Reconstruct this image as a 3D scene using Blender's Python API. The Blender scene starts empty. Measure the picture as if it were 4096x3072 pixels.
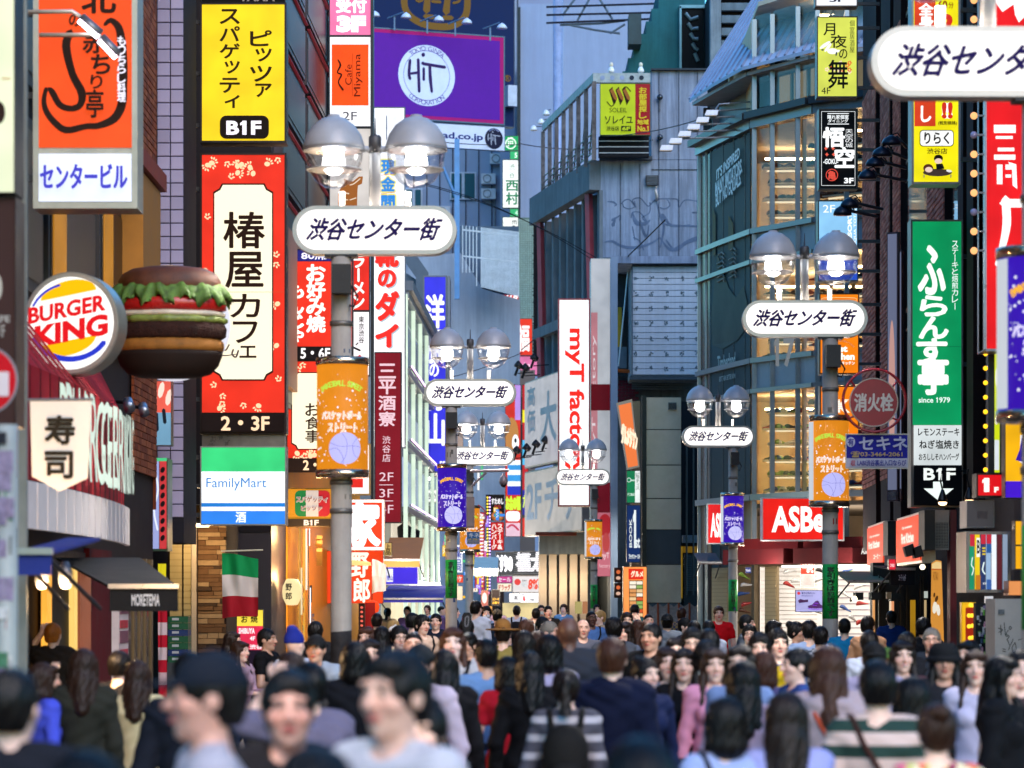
import bpy, math, random
import numpy as np
from math import pi, sin, cos, radians as R, atan2, hypot
random.seed(7); ru = random.uniform; rch = random.choice; RNG = np.random.default_rng(5)
SC = bpy.context.scene
COL = SC.collection
# ---------------------------------------------------------------- camera, sky, sun, exposure
F = 100/36*4096; CZ = 1.85; HY = 2400.0          # focal length and horizon, in pixels of the 4096 px photograph
cam = bpy.data.cameras.new('camera'); cam_o = bpy.data.objects.new('camera', cam); COL.objects.link(cam_o)
cam.lens = 100; cam.sensor_width = 36; cam.clip_start = .5; cam.clip_end = 2000
cam_o.location = (0,0, CZ); cam_o.rotation_euler = (pi/2,0,0); cam.shift_y = (HY-1536)/4096
cam.dof.use_dof = True; cam.dof.focus_distance = 50; cam.dof.aperture_fstop = 2.8; cam.dof.aperture_blades = 0
SC.camera = cam_o
world = bpy.data.worlds.new('World'); SC.world = world; world.use_nodes = True
wn = world.node_tree; sky = wn.nodes.new('ShaderNodeTexSky'); sky.sky_type = 'NISHITA'; sky.sun_disc = False
sky.sun_elevation = R(2.5); sky.sun_rotation = R(160); sky.altitude = 0; sky.air_density = 1.3; sky.dust_density = .15; sky.ozone_density = 4.5
wb = wn.nodes.new('ShaderNodeVectorMath'); wb.operation = 'MULTIPLY'; wb.inputs[1].default_value = (.67,1.05,1.06)      # cool white balance of the whole sky
wn.links.new(sky.outputs[0], wb.inputs[0]); wn.links.new(wb.outputs[0], wn.nodes['Background'].inputs[0]); wn.nodes['Background'].inputs[1].default_value = .15
sun = bpy.data.lights.new('sun', 'SUN'); sun.energy = .26; sun.angle = R(40); sun.color = (1,.82,.74)  # added warm frontal fill for the faces; the real sun has set
fill_sun_o = bpy.data.objects.new('sun', sun); COL.objects.link(fill_sun_o); fill_sun_o.rotation_euler = (R(58),0, R(20)); fill_sun_o.location = (0,-20,60)
SC.view_settings.view_transform = 'Standard'; SC.view_settings.look = 'None'; SC.view_settings.gamma = 1
SC.view_settings.exposure = 3.42
SC.render.engine = 'CYCLES'
SC.cycles.max_bounces = 6; SC.cycles.diffuse_bounces = 3; SC.cycles.glossy_bounces = 3; SC.cycles.transmission_bounces = 4; SC.cycles.transparent_max_bounces = 8
SC.cycles.caustics_reflective = False; SC.cycles.caustics_refractive = False
SC.cycles.sample_clamp_indirect = 4; SC.cycles.use_denoising = True; SC.cycles.use_light_tree = True
try: SC.cycles.denoiser = 'OPENIMAGEDENOISE'
except Exception: pass
def X(px, D): return (px-2048)*D/F
def Z(py, D): return CZ-(py-HY)*D/F
# ---------------------------------------------------------------- materials
def lin(h):
 h = h.lstrip('#'); h = h if len(h) == 6 else h[0]*2+h[1]*2+h[2]*2; c = [int(h[i:i+2], 16)/255 for i in (0,2,4)]
 return tuple((v/12.92 if v <= .04045 else ((v+.055)/1.055)**2.4) for v in c)+(1,)
_m = {}
def M(hexc, rough=.6, metal=0., noise=.18, scale=3., bump=0., rand=0., streak=0., bscale=None, name='surface', coat=0.):
 key = (hexc, rough, metal, noise, scale, bump, rand, streak, coat)
 if key in _m: return _m[key]
 m = bpy.data.materials.new(name); m.use_nodes = True; nt = m.node_tree; b = nt.nodes['Principled BSDF']
 b.inputs['Roughness'].default_value = rough; b.inputs['Metallic'].default_value = metal; b.inputs['Specular IOR Level'].default_value = .5 if rough < .6 else .2
 if coat: b.inputs['Coat Weight'].default_value = coat
 L = nt.links.new; tc = nt.nodes.new('ShaderNodeTexCoord'); col = None
 rgb = nt.nodes.new('ShaderNodeRGB'); rgb.outputs[0].default_value = lin(hexc); col = rgb.outputs[0]
 def mult(fac_out, lo, hi):
  nonlocal col
  mr = nt.nodes.new('ShaderNodeMapRange'); mr.inputs[1].default_value = .3; mr.inputs[2].default_value = .7
  mr.inputs[3].default_value = lo; mr.inputs[4].default_value = hi; L(fac_out, mr.inputs[0])
  mx = nt.nodes.new('ShaderNodeVectorMath'); mx.operation = 'SCALE'; L(col, mx.inputs[0]); L(mr.outputs[0], mx.inputs['Scale']); col = mx.outputs[0]
  return mr
 if noise:
  n = nt.nodes.new('ShaderNodeTexNoise'); n.inputs['Scale'].default_value = scale; n.inputs['Detail'].default_value = 6; n.inputs['Roughness'].default_value = .65
  L(tc.outputs['Object'], n.inputs['Vector']); mult(n.outputs[0], 1-noise, 1+noise)
  rr = nt.nodes.new('ShaderNodeMapRange'); rr.inputs[3].default_value = max(.02, rough-.12); rr.inputs[4].default_value = min(1, rough+.12); L(n.outputs[0], rr.inputs[0]); L(rr.outputs[0], b.inputs['Roughness'])
 if streak:
  mp = nt.nodes.new('ShaderNodeMapping'); mp.inputs['Scale'].default_value = (3.2,3.2,.22); L(tc.outputs['Object'], mp.inputs[0])
  n2 = nt.nodes.new('ShaderNodeTexNoise'); n2.inputs['Scale'].default_value = 1.6; n2.inputs['Detail'].default_value = 7; n2.inputs['Roughness'].default_value = .7
  L(mp.outputs[0], n2.inputs['Vector']); mult(n2.outputs[0], 1-streak, 1+streak*.45)
 if rand:
  oi = nt.nodes.new('ShaderNodeObjectInfo'); mr = mult(oi.outputs['Random'], 1-rand, 1+rand); mr.inputs[1].default_value = 0; mr.inputs[2].default_value = 1
 if bump:
  n3 = nt.nodes.new('ShaderNodeTexNoise'); n3.inputs['Scale'].default_value = bscale or scale*12; n3.inputs['Detail'].default_value = 4; L(tc.outputs['Object'], n3.inputs['Vector'])
  bp = nt.nodes.new('ShaderNodeBump'); bp.inputs['Strength'].default_value = bump; bp.inputs['Distance'].default_value = .02
  L(n3.outputs[0], bp.inputs['Height']); L(bp.outputs[0], b.inputs['Normal'])
 L(col, b.inputs['Base Color']); _m[key] = m; return m
def E(hexc, s=1., lights=True):
 key = ('E', hexc, s, lights)
 if key in _m: return _m[key]
 m = bpy.data.materials.new('lit_surface'); m.use_nodes = True; b = m.node_tree.nodes['Principled BSDF']
 c = lin(hexc); b.inputs['Base Color'].default_value = tuple(v*.2 for v in c[:3])+(1,); b.inputs['Roughness'].default_value = .5; b.inputs['Specular IOR Level'].default_value = .15
 b.inputs['Emission Color'].default_value = c; b.inputs['Emission Strength'].default_value = s*EMK
 if not lights: m.cycles.emission_sampling = 'NONE'
 elif s < 2:                                          # light boxes are never lit quite evenly
  nt = m.node_tree; n = nt.nodes.new('ShaderNodeTexNoise'); n.inputs['Scale'].default_value = 1.9; n.inputs['Detail'].default_value = 2; tc = nt.nodes.new('ShaderNodeTexCoord'); mr = nt.nodes.new('ShaderNodeMapRange')
  mr.inputs[1].default_value = .3; mr.inputs[2].default_value = .7; mr.inputs[3].default_value = s*EMK*.8; mr.inputs[4].default_value = s*EMK*1.12; nt.links.new(tc.outputs['Object'], n.inputs['Vector']); nt.links.new(n.outputs[0], mr.inputs[0]); nt.links.new(mr.outputs[0], b.inputs['Emission Strength'])
 _m[key] = m; return m
EMK = 1.06*2**-3.42            # lit faces come out at the photographed colour after exposure
def GLASS(tint='#f0f4f4', refl=.16):
 key = ('G', tint, refl)
 if key in _m: return _m[key]
 m = bpy.data.materials.new('window_glass'); m.use_nodes = True; nt = m.node_tree; nt.nodes.clear()
 o = nt.nodes.new('ShaderNodeOutputMaterial'); t = nt.nodes.new('ShaderNodeBsdfTransparent'); g = nt.nodes.new('ShaderNodeBsdfGlossy'); mx = nt.nodes.new('ShaderNodeMixShader')
 t.inputs[0].default_value = lin(tint); g.inputs['Roughness'].default_value = .02
 fr = nt.nodes.new('ShaderNodeLayerWeight'); fr.inputs[0].default_value = .35; mr = nt.nodes.new('ShaderNodeMapRange'); mr.inputs[1].default_value = .25; mr.inputs[3].default_value = .04; mr.inputs[4].default_value = refl
 nt.links.new(fr.outputs['Facing'], mr.inputs[0]); nt.links.new(mr.outputs[0], mx.inputs[0]); nt.links.new(t.outputs[0], mx.inputs[1]); nt.links.new(g.outputs[0], mx.inputs[2]); nt.links.new(mx.outputs[0], o.inputs[0])
 _m[key] = m; return m
# ---------------------------------------------------------------- objects
ROOT = {}
def tag(o, label=None, cat=None, group=None, kind=None):
 if label: o['label'] = label
 if cat: o['category'] = cat
 if group: o['group'] = group
 if kind: o['kind'] = kind
 return o
def thing(name, label, cat, loc, rz=0, group=None, kind=None):
 o = bpy.data.objects.new(name, None); COL.objects.link(o); o.location = loc; o.rotation_euler = (0,0, rz); o.empty_display_size = .2
 ROOT[o.name] = np.array(loc, float); tag(o, label, cat, group, kind); return o
class MB:
 def __init__(s): s.v = []; s.f = []; s.mi = []; s.n = 0
 def add(s, v, f, mi=0):
  v = np.asarray(v, float).reshape(-1,3); s.v.append(v); n = s.n
  s.f += [tuple(i+n for i in q) for q in f]; s.mi += [mi]*len(f); s.n += len(v); return s
 def box(s, x0, x1, y0, y1, z0, z1, mi=0):
  v = [(x0, y0, z0),(x1, y0, z0),(x1, y1, z0),(x0, y1, z0),(x0, y0, z1),(x1, y0, z1),(x1, y1, z1),(x0, y1, z1)]
  return s.add(v, [(0,3,2,1),(4,5,6,7),(0,1,5,4),(1,2,6,5),(2,3,7,6),(3,0,4,7)], mi)
 def hexa(s, v, mi=0): return s.add(v, [(0,3,2,1),(4,5,6,7),(0,1,5,4),(1,2,6,5),(2,3,7,6),(3,0,4,7)], mi)
 def prism(s, pts, y0, y1, mi=0, side=None):           # outline in x,z pushed from y0 (front) to y1
  n = len(pts); v = [(p[0], y0, p[1]) for p in pts]+[(p[0], y1, p[1]) for p in pts]
  a = sum(pts[i][0]*pts[(i+1) % n][1]-pts[(i+1) % n][0]*pts[i][1] for i in range(n))
  fr = tuple(range(n)) if a > 0 else tuple(reversed(range(n)))
  s.add(v, [fr, tuple(i+n for i in reversed(fr))], mi)
  s.f += [(s.n-2*n+i, s.n-2*n+(i+1) % n, s.n-n+(i+1) % n, s.n-n+i) for i in range(n)]; s.mi += [mi if side is None else side]*n; return s
 def ring(s, cx, cz, ro, ri, y0, y1, mi=0, n=40, sx=1, a0=0, a1=2*pi):
  k = n; full = abs(a1-a0-2*pi) < 1e-6; m = k if full else k+1
  v = []
  for i in range(m):
   a = a0+(a1-a0)*i/k
   for (r, y) in ((ro, y0),(ri, y0),(ri, y1),(ro, y1)): v.append((cx+r*sx*cos(a), y, cz+r*sin(a)))
  f = []
  for i in range(k):
   j = (i+1) % m
   for q in range(4): f.append((4*i+q, 4*i+(q+1) % 4,4*j+(q+1) % 4,4*j+q))
  return s.add(v, f, mi)
 def la(s, c, prof, n=24, mi=0, sx=1, sy=1, wob=None):        # prof: (r, z)
  v = []
  for r, z in prof:
   for i in range(n):
    a = 2*pi*i/n; rr = r*(1+(wob(a, z) if wob else 0)); v.append((c[0]+rr*sx*cos(a), c[1]+rr*sy*sin(a), c[2]+z))
  f = [(j*n+i, j*n+(i+1) % n, (j+1)*n+(i+1) % n, (j+1)*n+i) for j in range(len(prof)-1) for i in range(n)]
  f += [tuple(reversed(range(n))), tuple((len(prof)-1)*n+i for i in range(n))]
  return s.add(v, f, mi)
 def tb(s, pts, r, n=8, mi=0, r2=None):
  P = np.array(pts, float); m = len(P); v = []
  for i in range(m):
   t = P[min(i+1, m-1)]-P[max(i-1,0)]; t /= (np.linalg.norm(t) or 1); u = np.cross(t, (0,0,1.) if abs(t[2]) < .9 else (1., 0,0)); u /= np.linalg.norm(u); w = np.cross(t, u)
   rr = r if r2 is None else r+(r2-r)*i/(m-1)
   for k in range(n): a = 2*pi*k/n; v.append(P[i]+rr*(cos(a)*u+sin(a)*w))
  f = [(i*n+k, i*n+(k+1) % n, (i+1)*n+(k+1) % n, (i+1)*n+k) for i in range(m-1) for k in range(n)]
  f += [tuple(reversed(range(n))), tuple((m-1)*n+k for k in range(n))]
  return s.add(v, f, mi)
 def ball(s, c, r, n=12, mi=0, rz=None):
  rz = rz or r; return s.la(c, [(max(1e-4, r*sin(pi*j/(n//2+2))),-rz*cos(pi*j/(n//2+2))) for j in range(n//2+3)], n, mi)
 def stroke(s, pts, w, y0, y1, mi=0, smooth=True):           # a brushed line in x,z; w a width or a list
  P = np.array(pts, float)
  if smooth and len(P) > 2:
   Q = [];
   for i in range(len(P)-1):
    p0, p1, p2, p3 = P[max(i-1,0)], P[i], P[i+1], P[min(i+2, len(P)-1)]
    for t in (0,.25,.5,.75): Q.append(.5*(2*p1+(p2-p0)*t+(2*p0-5*p1+4*p2-p3)*t*t+(3*p1-p0-3*p2+p3)*t**3))
   Q.append(P[-1]); Q = np.array(Q)
  else: Q = P
  m = len(Q); W = np.interp(np.linspace(0,1, m), np.linspace(0,1, len(w)), w) if hasattr(w, '__len__') else np.full(m, w)
  L_, R_ = [], []
  for i in range(m):
   t = Q[min(i+1, m-1)]-Q[max(i-1,0)]; t /= (np.linalg.norm(t) or 1); nn = np.array((-t[1], t[0]))*W[i]/2; L_.append(Q[i]+nn); R_.append(Q[i]-nn)
  t = Q[0]-Q[1]; t /= (np.linalg.norm(t) or 1); t2 = Q[-1]-Q[-2]; t2 /= (np.linalg.norm(t2) or 1)
  v = [(a[0], y0, a[1]) for a in L_]+[(a[0], y0, a[1]) for a in R_]+[(Q[0][0]+t[0]*W[0]/2, y0, Q[0][1]+t[1]*W[0]/2),(Q[-1][0]+t2[0]*W[-1]/2, y0, Q[-1][1]+t2[1]*W[-1]/2)]
  f = [(i, m+i, m+i+1, i+1) for i in range(m-1)]+[(0,2*m, m),(m-1,2*m-1,2*m+1)]
  return s.add(v, f, mi)
 def mk(s, name, mat, parent=None, smooth=False, label=None, cat=None, group=None, kind=None, origin=None):
  V = np.concatenate(s.v) if s.v else np.zeros((0,3))
  if parent is not None:
   p = parent
   while p.name not in ROOT: p = p.parent
   off = ROOT[p.name]
  elif origin is not None: off = np.array(origin, float)
  else: off = np.array([(V[:, 0].min()+V[:, 0].max())/2,(V[:, 1].min()+V[:, 1].max())/2, V[:, 2].min()])
  me = bpy.data.meshes.new(name); me.from_pydata((V-off).tolist(), [], s.f)
  for m in (mat if isinstance(mat, (list, tuple)) else [mat]): me.materials.append(m)
  if isinstance(mat, (list, tuple)): me.polygons.foreach_set('material_index', s.mi)
  if smooth: me.polygons.foreach_set('use_smooth', [True]*len(me.polygons))
  o = bpy.data.objects.new(name, me); COL.objects.link(o)
  if parent is not None:
   o.parent = parent
  else: o.location = off; ROOT[o.name] = off
  return tag(o, label, cat, group, kind)
_unit = {}
def pieces(parent, name, boxes, mats, limit=300, off=None):
 """boxes (cx, cy, cz, sx, sy, sz[, mat index]); alike pieces share one mesh; what is past LIMIT is one part"""
 if not isinstance(mats, (list, tuple)): mats = [mats]
 off = ROOT[parent.name] if off is None else off
 for b in boxes[:limit]:
  mi = b[6] if len(b) > 6 else 0; key = (name, tuple(round(q, 3) for q in b[3:6]), mats[mi].name)
  if key not in _unit:
   me = bpy.data.meshes.new(name); sx, sy, sz = (q/2 for q in b[3:6]); e = min(sx, sz)*.08+.0015; v = []
   for (yy, ex) in ((sy, 0),(-sy+e, 0),(-sy, e)):
    v += [(-sx+ex, yy, -sz+ex),(sx-ex, yy, -sz+ex),(sx-ex, yy, sz-ex),(-sx+ex, yy, sz-ex)]
   f = [(3,2,1,0),(8,9,10,11)]
   for a in (0,4): f += [(a+i, a+(i+1) % 4, a+4+(i+1) % 4, a+4+i) for i in range(4)]
   me.from_pydata(v, [], f); me.materials.append(mats[mi]); _unit[key] = me
  o = bpy.data.objects.new(name, _unit[key]); COL.objects.link(o); o.parent = parent; o.location = (b[0]-off[0], b[1]-off[1], b[2]-off[2])
 if len(boxes) > limit:
  mb = MB()
  for b in boxes[limit:]:
   mb.box(b[0]-b[3]/2, b[0]+b[3]/2, b[1]-b[4]/2, b[1]+b[4]/2, b[2]-b[5]/2, b[2]+b[5]/2, b[6] if len(b) > 6 else 0)
  mb.mk(name+'_field', list(mats), parent, kind='stuff')
# ---------------------------------------------------------------- lettering
_cu = bpy.data.curves.new('lettering', 'FONT'); _co = bpy.data.objects.new('lettering', _cu); _cu.resolution_u = 3; _cu.fill_mode = 'FRONT'
_gl = {}
def glyphs(s, off=0.):
 key = (s, off)
 if key not in _gl:
  _cu.body = s; _cu.offset = off if all(ord(c) < 0x250 for c in s) else 0
  me = _co.to_mesh(); v = np.zeros(len(me.vertices)*3); me.vertices.foreach_get('co', v); v = v.reshape(-1,3)[:, :2].copy()
  f = [tuple(p.vertices) for p in me.polygons]; _co.to_mesh_clear()
  if '1' in s and all(ord(c) < 0x250 for c in s):                # the plain bar of this typeface's 1 gets its flag
   for i, c in enumerate(s):
    if c != '1': continue
    _cu.body = s[:i+1]; m2 = _co.to_mesh(); xr = max(q.co.x for q in m2.vertices); tp = max(q.co.y for q in m2.vertices if q.co.x > xr-.1); _co.to_mesh_clear(); n = len(v); w = .09+off*2
    v = np.concatenate([v, [(xr-w*.6, tp),(xr-w*.6, tp-.14-off),(xr-w-.10, tp-.22-off),(xr-w-.10, tp-.12)]]); f.append((n, n+3, n+2, n+1))
  _gl[key] = (v, f)
 return _gl[key]
def text_mb(mb, s, x0, x1, z0, z1, y, bold=.0, shear=0., rot=0, mi=0, fit=True, dy=.0006):
 """fill the rectangle with S; rot 90 reads upward, -90 downward; bold in fractions of the letter height"""
 v, f = glyphs(s, bold if all(ord(c) < 0x250 for c in s) else 0)
 if not len(v): return mb
 v = v.copy(); v[:, 0] += shear*v[:, 1]
 if rot == 90: v = np.stack([-v[:, 1], v[:, 0]], 1)
 if rot == -90: v = np.stack([v[:, 1], -v[:, 0]], 1)
 lo, hi = v.min(0), v.max(0); sp = np.maximum(hi-lo, 1e-6)
 if len(s) == 1 and fit != 'hard':      # keep thin characters (一 ー ・) thin
  k = max(sp[0], sp[1]);
  if sp[0] < .45*k: d = (.45*k-sp[0])/2; lo[0] -= d; hi[0] += d
  if sp[1] < .45*k: d = (.9*k-sp[1])/2; lo[1] -= d; hi[1] += d
  sp = hi-lo
 u = (v-lo)/sp; Xs = x0+u[:, 0]*(x1-x0); Zs = z0+u[:, 1]*(z1-z0)
 cjk = bold and not all(ord(c) < 0x250 for c in s); h = min(abs(z1-z0), abs(x1-x0)) if rot == 0 else abs(x1-x0)
 if len(s) > 1 and rot == 0: h = abs(z1-z0)
 b = bold*h
 offs = [(0,0)]+([(b, 0),(-b, 0),(0, b),(0,-b),(.7*b, .7*b),(-.7*b, -.7*b),(.7*b, -.7*b),(-.7*b, .7*b)] if cjk else [])
 for i, (a, c) in enumerate(offs): mb.add(np.stack([Xs+a, np.full(len(Xs), y-i*dy), Zs+c], 1), f, mi)
 return mb
def vtext_mb(mb, s, x0, x1, z0, z1, y, bold=0., mi=0, gap=.1):
 n = len(s); h = (z1-z0)/n
 for i, c in enumerate(s):
  zt = z1-i*h; g = h*gap/2
  small = c in 'ッャュョゃゅょっァィゥェォ'
  if c == 'ー': mb.stroke([((x0+x1)/2, zt-g),((x0+x1)/2, zt-h+g)], (x1-x0)*(.1+bold*2), y, y, mi, False); continue
  ax, bx = (x0+(x1-x0)*.25, x1) if small else (x0, x1); az, bz = (zt-h*.8, zt-g) if small else (zt-h+g, zt-g)
  text_mb(mb, c, ax, bx, az, bz, y, bold, mi=mi)
 return mb
def rrect(x0, x1, z0, z1, r, n=6):
 P = []
 for cx, cz, a in ((x1-r, z1-r, 0),(x0+r, z1-r, 1),(x0+r, z0+r, 2),(x1-r, z0+r, 3)):
  for k in range(n+1): t = pi/2*(a+k/n); P.append((cx+r*cos(t), cz+r*sin(t)))
 return P
def wrap(mb, cx, cy, r):
 """bend what was drawn in the plane y = cy-r round an upright cylinder"""
 for v in mb.v:
  th = (v[:, 0]-cx)/r; rr = cy-v[:, 1]; v[:, 0] = cx+rr*np.sin(th); v[:, 1] = cy-rr*np.cos(th)
 return mb
class Sign:
 """draws in photograph pixels on the plane at distance D; root is turned by rz about its own base"""
 def __init__(s, label, D, box, name='hanging_sign', cat='sign', depth=.22, frame='#2a2826', rim=5, rz=0, group=None, casing=True, metal=.5, loc=None):
  s.D = D; s.b = box; s.cs = 1/cos(rz); s.cx = (box[0]+box[2])/2; s.y = D; s.k = 0
  s.root = thing(name, label, cat, (X(s.cx, D), D, Z(box[3], D)), rz, group)
  if casing:
   x0, x1, z0, z1 = s.x(box[0]-rim), s.x(box[2]+rim), s.z(box[3]+rim), s.z(box[1]-rim)
   MB().box(x0, x1, D+.012, D+depth, z0, z1).mk('casing', M(frame, .4, metal, bump=.05), s.root)
   e = s.x(box[0])-x0
   MB().box(x0, x0+e, D-.012, D+.011, z0, z1).box(x1-e, x1, D-.012, D+.011, z0, z1).box(x0+e+.001, x1-e-.001, D-.012, D+.011, z0, z0+e).box(x0+e+.001, x1-e-.001, D-.012, D+.011, z1-e, z1).mk('frame', M(frame, .35, metal, .1), s.root)
 def x(s, p): return X(s.cx, s.D)+(p-s.cx)*s.D/F*s.cs
 def z(s, p): return Z(p, s.D)
 def step(s): s.k += 1; return s.D+.006-s.k*.0045
 def rc(s, b, col, lit=1., rad=0, name='panel', lights=True):
  y = s.step(); P = [(s.x(b[0]), s.z(b[3])),(s.x(b[2]), s.z(b[3])),(s.x(b[2]), s.z(b[1])),(s.x(b[0]), s.z(b[1]))] if not rad else rrect(s.x(b[0]), s.x(b[2]), s.z(b[3]), s.z(b[1]), rad*s.D/F)
  MB().prism(P, y, y+.004).mk(name, E(col, lit, lights) if lit else M(col, .85, noise=.06), s.root); return s
 def poly(s, pts, col, lit=1., name='panel'):
  y = s.step(); MB().prism([(s.x(a), s.z(b)) for a, b in pts], y, y+.004).mk(name, E(col, lit, False) if lit else M(col, .85, noise=.06), s.root); return s
 def circ(s, cx, cy, rx, ry, col, lit=1., n=36, name='disc'):
  return s.poly([(cx+rx*cos(2*pi*i/n), cy-ry*sin(2*pi*i/n)) for i in range(n)], col, lit, name)
 def ringp(s, cx, cy, r, w, col, lit=1., sx=1):
  y = s.step(); MB().ring(s.x(cx), s.z(cy),(r+w/2)*s.D/F, (r-w/2)*s.D/F, y, y+.004, sx=sx*s.cs).mk('ring', E(col, lit, False) if lit else M(col, .85, noise=.06), s.root); return s
 def tx(s, t, b, col, lit=1., bold=.02, shear=0, rot=0, name='lettering'):
  y = s.step(); s.step(); text_mb(MB_ := MB(), t, s.x(b[0]), s.x(b[2]), s.z(b[3]), s.z(b[1]), y, bold, shear, rot, dy=.0004)
  MB_.mk(name, E(col, lit, False) if lit else M(col, .85, noise=0), s.root); return s
 def vt(s, t, b, col, lit=1., bold=.02, gap=.1, name='lettering'):
  y = s.step(); s.step(); mb = vtext_mb(MB(), t, s.x(b[0]), s.x(b[2]), s.z(b[3]), s.z(b[1]), y, bold, gap=gap)
  mb.mk(name, E(col, lit, False) if lit else M(col, .85, noise=0), s.root); return s
 def sk(s, L, col, lit=1., name='brush_mark'):
  y = s.step(); mb = MB()
  for i, (pts, w) in enumerate(L):
   w = [q*s.D/F for q in w] if hasattr(w, '__len__') else w*s.D/F
   mb.stroke([(s.x(a), s.z(b)) for a, b in pts], w, y-i*.0003, y)
  mb.mk(name, E(col, lit, False) if lit else M(col, .85, noise=0), s.root); return s
 def dt(s, L, col, lit=1., name='pattern', n=8):
  y = s.step(); mb = MB()
  for i, (cx, cy, rx, ry, a) in enumerate(L):
   mb.add([(s.x(cx+rx*cos(t)*cos(a)-ry*sin(t)*sin(a)), y-(i % 7)*.0003, s.z(cy+rx*cos(t)*sin(a)+ry*sin(t)*cos(a))) for t in [2*pi*q/n for q in range(n)]], [tuple(reversed(range(n)))])
  mb.mk(name, E(col, lit, False) if lit else M(col, .85, noise=0), s.root, kind='stuff' if len(L) > 5 else None); return s
 def brackets(s, side, length=.5, zs=None, col='#3a3a3c'):
  """steel arms back to the facade on one side (-1 left, +1 right)"""
  xe = s.x(s.b[0]) if side < 0 else s.x(s.b[2]); za, zb = s.z(s.b[3]), s.z(s.b[1])
  for q in (zs or (.12,.5,.88)):
   z = za+(zb-za)*q; a, b = (xe-length, xe-.002) if side < 0 else (xe+.002, xe+length)
   MB().box(a, b, s.D+.07, s.D+.13, z-.03, z+.03).mk('bracket', M(col, .5,.6), s.root)
  return s
def strip_colors(s, box, cols, seed=1):
 """a directory of tall lit name strips"""
 rr = random.Random(seed); n = len(cols); w = (box[2]-box[0])/n
 for i, c in enumerate(cols): s.rc((box[0]+i*w+1.5, box[1], box[0]+(i+1)*w-1.5, box[3]), c, .95)
# ---------------------------------------------------------------- facades: local x runs along the wall, local -y is the street side
class Facade:
 def __init__(s, name, label, p0, p1, cat='building', **kw):
  s.p0 = p0; s.p1 = p1; s.L = hypot(p1[0]-p0[0], p1[1]-p0[1]); s.th = atan2(p1[1]-p0[1], p1[0]-p0[0])
  s.root = thing(name, label, cat, (p0[0], p0[1], 0), s.th, **kw); s.ox, s.oy = p0
 def u(s, px):
  k = (px-2048)/F; c, n = cos(s.th), sin(s.th); return (k*s.oy-s.ox)/(c-k*n)
 def D(s, px): return s.oy+s.u(px)*sin(s.th)
 def z(s, py, px): return Z(py, s.D(px))
 def box(s, name, u0, u1, z0, z1, mat, d0=-.02, d1=0., parent=None, **kw):   # d: depth behind the wall plane (negative = proud)
  return MB().box(s.ox+u0, s.ox+u1, s.oy+d0, s.oy+d1, z0, z1).mk(name, mat, parent or s.root, **kw)
 def bx(s, u0, u1, d0, d1, z0, z1): return (s.ox+(u0+u1)/2, s.oy+(d0+d1)/2,(z0+z1)/2, abs(u1-u0), abs(d1-d0), abs(z1-z0))
 def bricks(s, u0, u1, z0, z1, mats, d=-.014, bw=.23, bh=.085, limit=300, name='brick', nearest=None, top=False):
  L = []; r = 0; z = z0
  while z+bh <= z1+.001:
   u = u0-(bw/2 if r % 2 else 0)
   while u < u1-.02:
    a, b = max(u, u0), min(u+bw, u1)
    if b-a > .04: L.append(s.bx(a+.005, b-.005, d-random.random()*.004,.0, z+.005, z+bh-.005)+(random.randrange(len(mats)),))
    u += bw
   z += bh; r += 1
  if nearest is not None: L.sort(key=lambda q: abs(q[2]-nearest))
  pieces(s.root, name, L, mats, limit)
# people
def nets(xs, ys, zs, f):
 ax = (xs, ys, zs); n = f.shape; cs = tuple(k-1 for k in n); N = cs[0]*cs[1]*cs[2]
 acc = np.zeros((3, N)); cnt = np.zeros(N); quads = []
 for a in range(3):
  b, c = (a+1) % 3,(a+2) % 3
  s0 = [slice(None)]*3; s1 = [slice(None)]*3; s0[a] = slice(0,-1); s1[a] = slice(1, None)
  f0, f1 = f[tuple(s0)], f[tuple(s1)]; I = list(np.nonzero((f0 < 0) != (f1 < 0)))
  ok = (I[b] > 0) & (I[b] < n[b]-1) & (I[c] > 0) & (I[c] < n[c]-1); I = [q[ok] for q in I]
  v0, v1 = f0[tuple(I)], f1[tuple(I)]; t = v0/(v0-v1); P = [None]*3
  P[a] = ax[a][I[a]]*(1-t)+ax[a][I[a]+1]*t; P[b] = ax[b][I[b]]; P[c] = ax[c][I[c]]
  q = []
  for db, dc in ((-1,-1),(0,-1),(0,0),(-1,0)):
   J = list(I); J[b] = I[b]+db; J[c] = I[c]+dc; fl = (J[0]*cs[1]+J[1])*cs[2]+J[2]; q.append(fl)
   cnt += np.bincount(fl, minlength=N)
   for k in range(3): acc[k] += np.bincount(fl, weights=P[k], minlength=N)
  q = np.stack(q, 1); fl = v0 > 0; q[fl] = q[fl][:, ::-1]; quads.append(q)
 used = np.nonzero(cnt)[0]; rm = np.full(N, -1); rm[used] = np.arange(len(used))
 return (acc[:, used]/cnt[used]).T, rm[np.concatenate(quads)]
def np_mesh(name, V, Q, smooth=True):
 me = bpy.data.meshes.new(name); me.vertices.add(len(V)); me.vertices.foreach_set('co', V.astype(np.float32).ravel())
 me.loops.add(len(Q)*4); me.loops.foreach_set('vertex_index', Q.astype(np.int32).ravel()); me.polygons.add(len(Q))
 me.polygons.foreach_set('loop_start', np.arange(0, len(Q)*4,4, dtype=np.int32)); me.polygons.foreach_set('use_smooth', np.full(len(Q), smooth)); me.update(); me.validate(); return me
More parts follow.
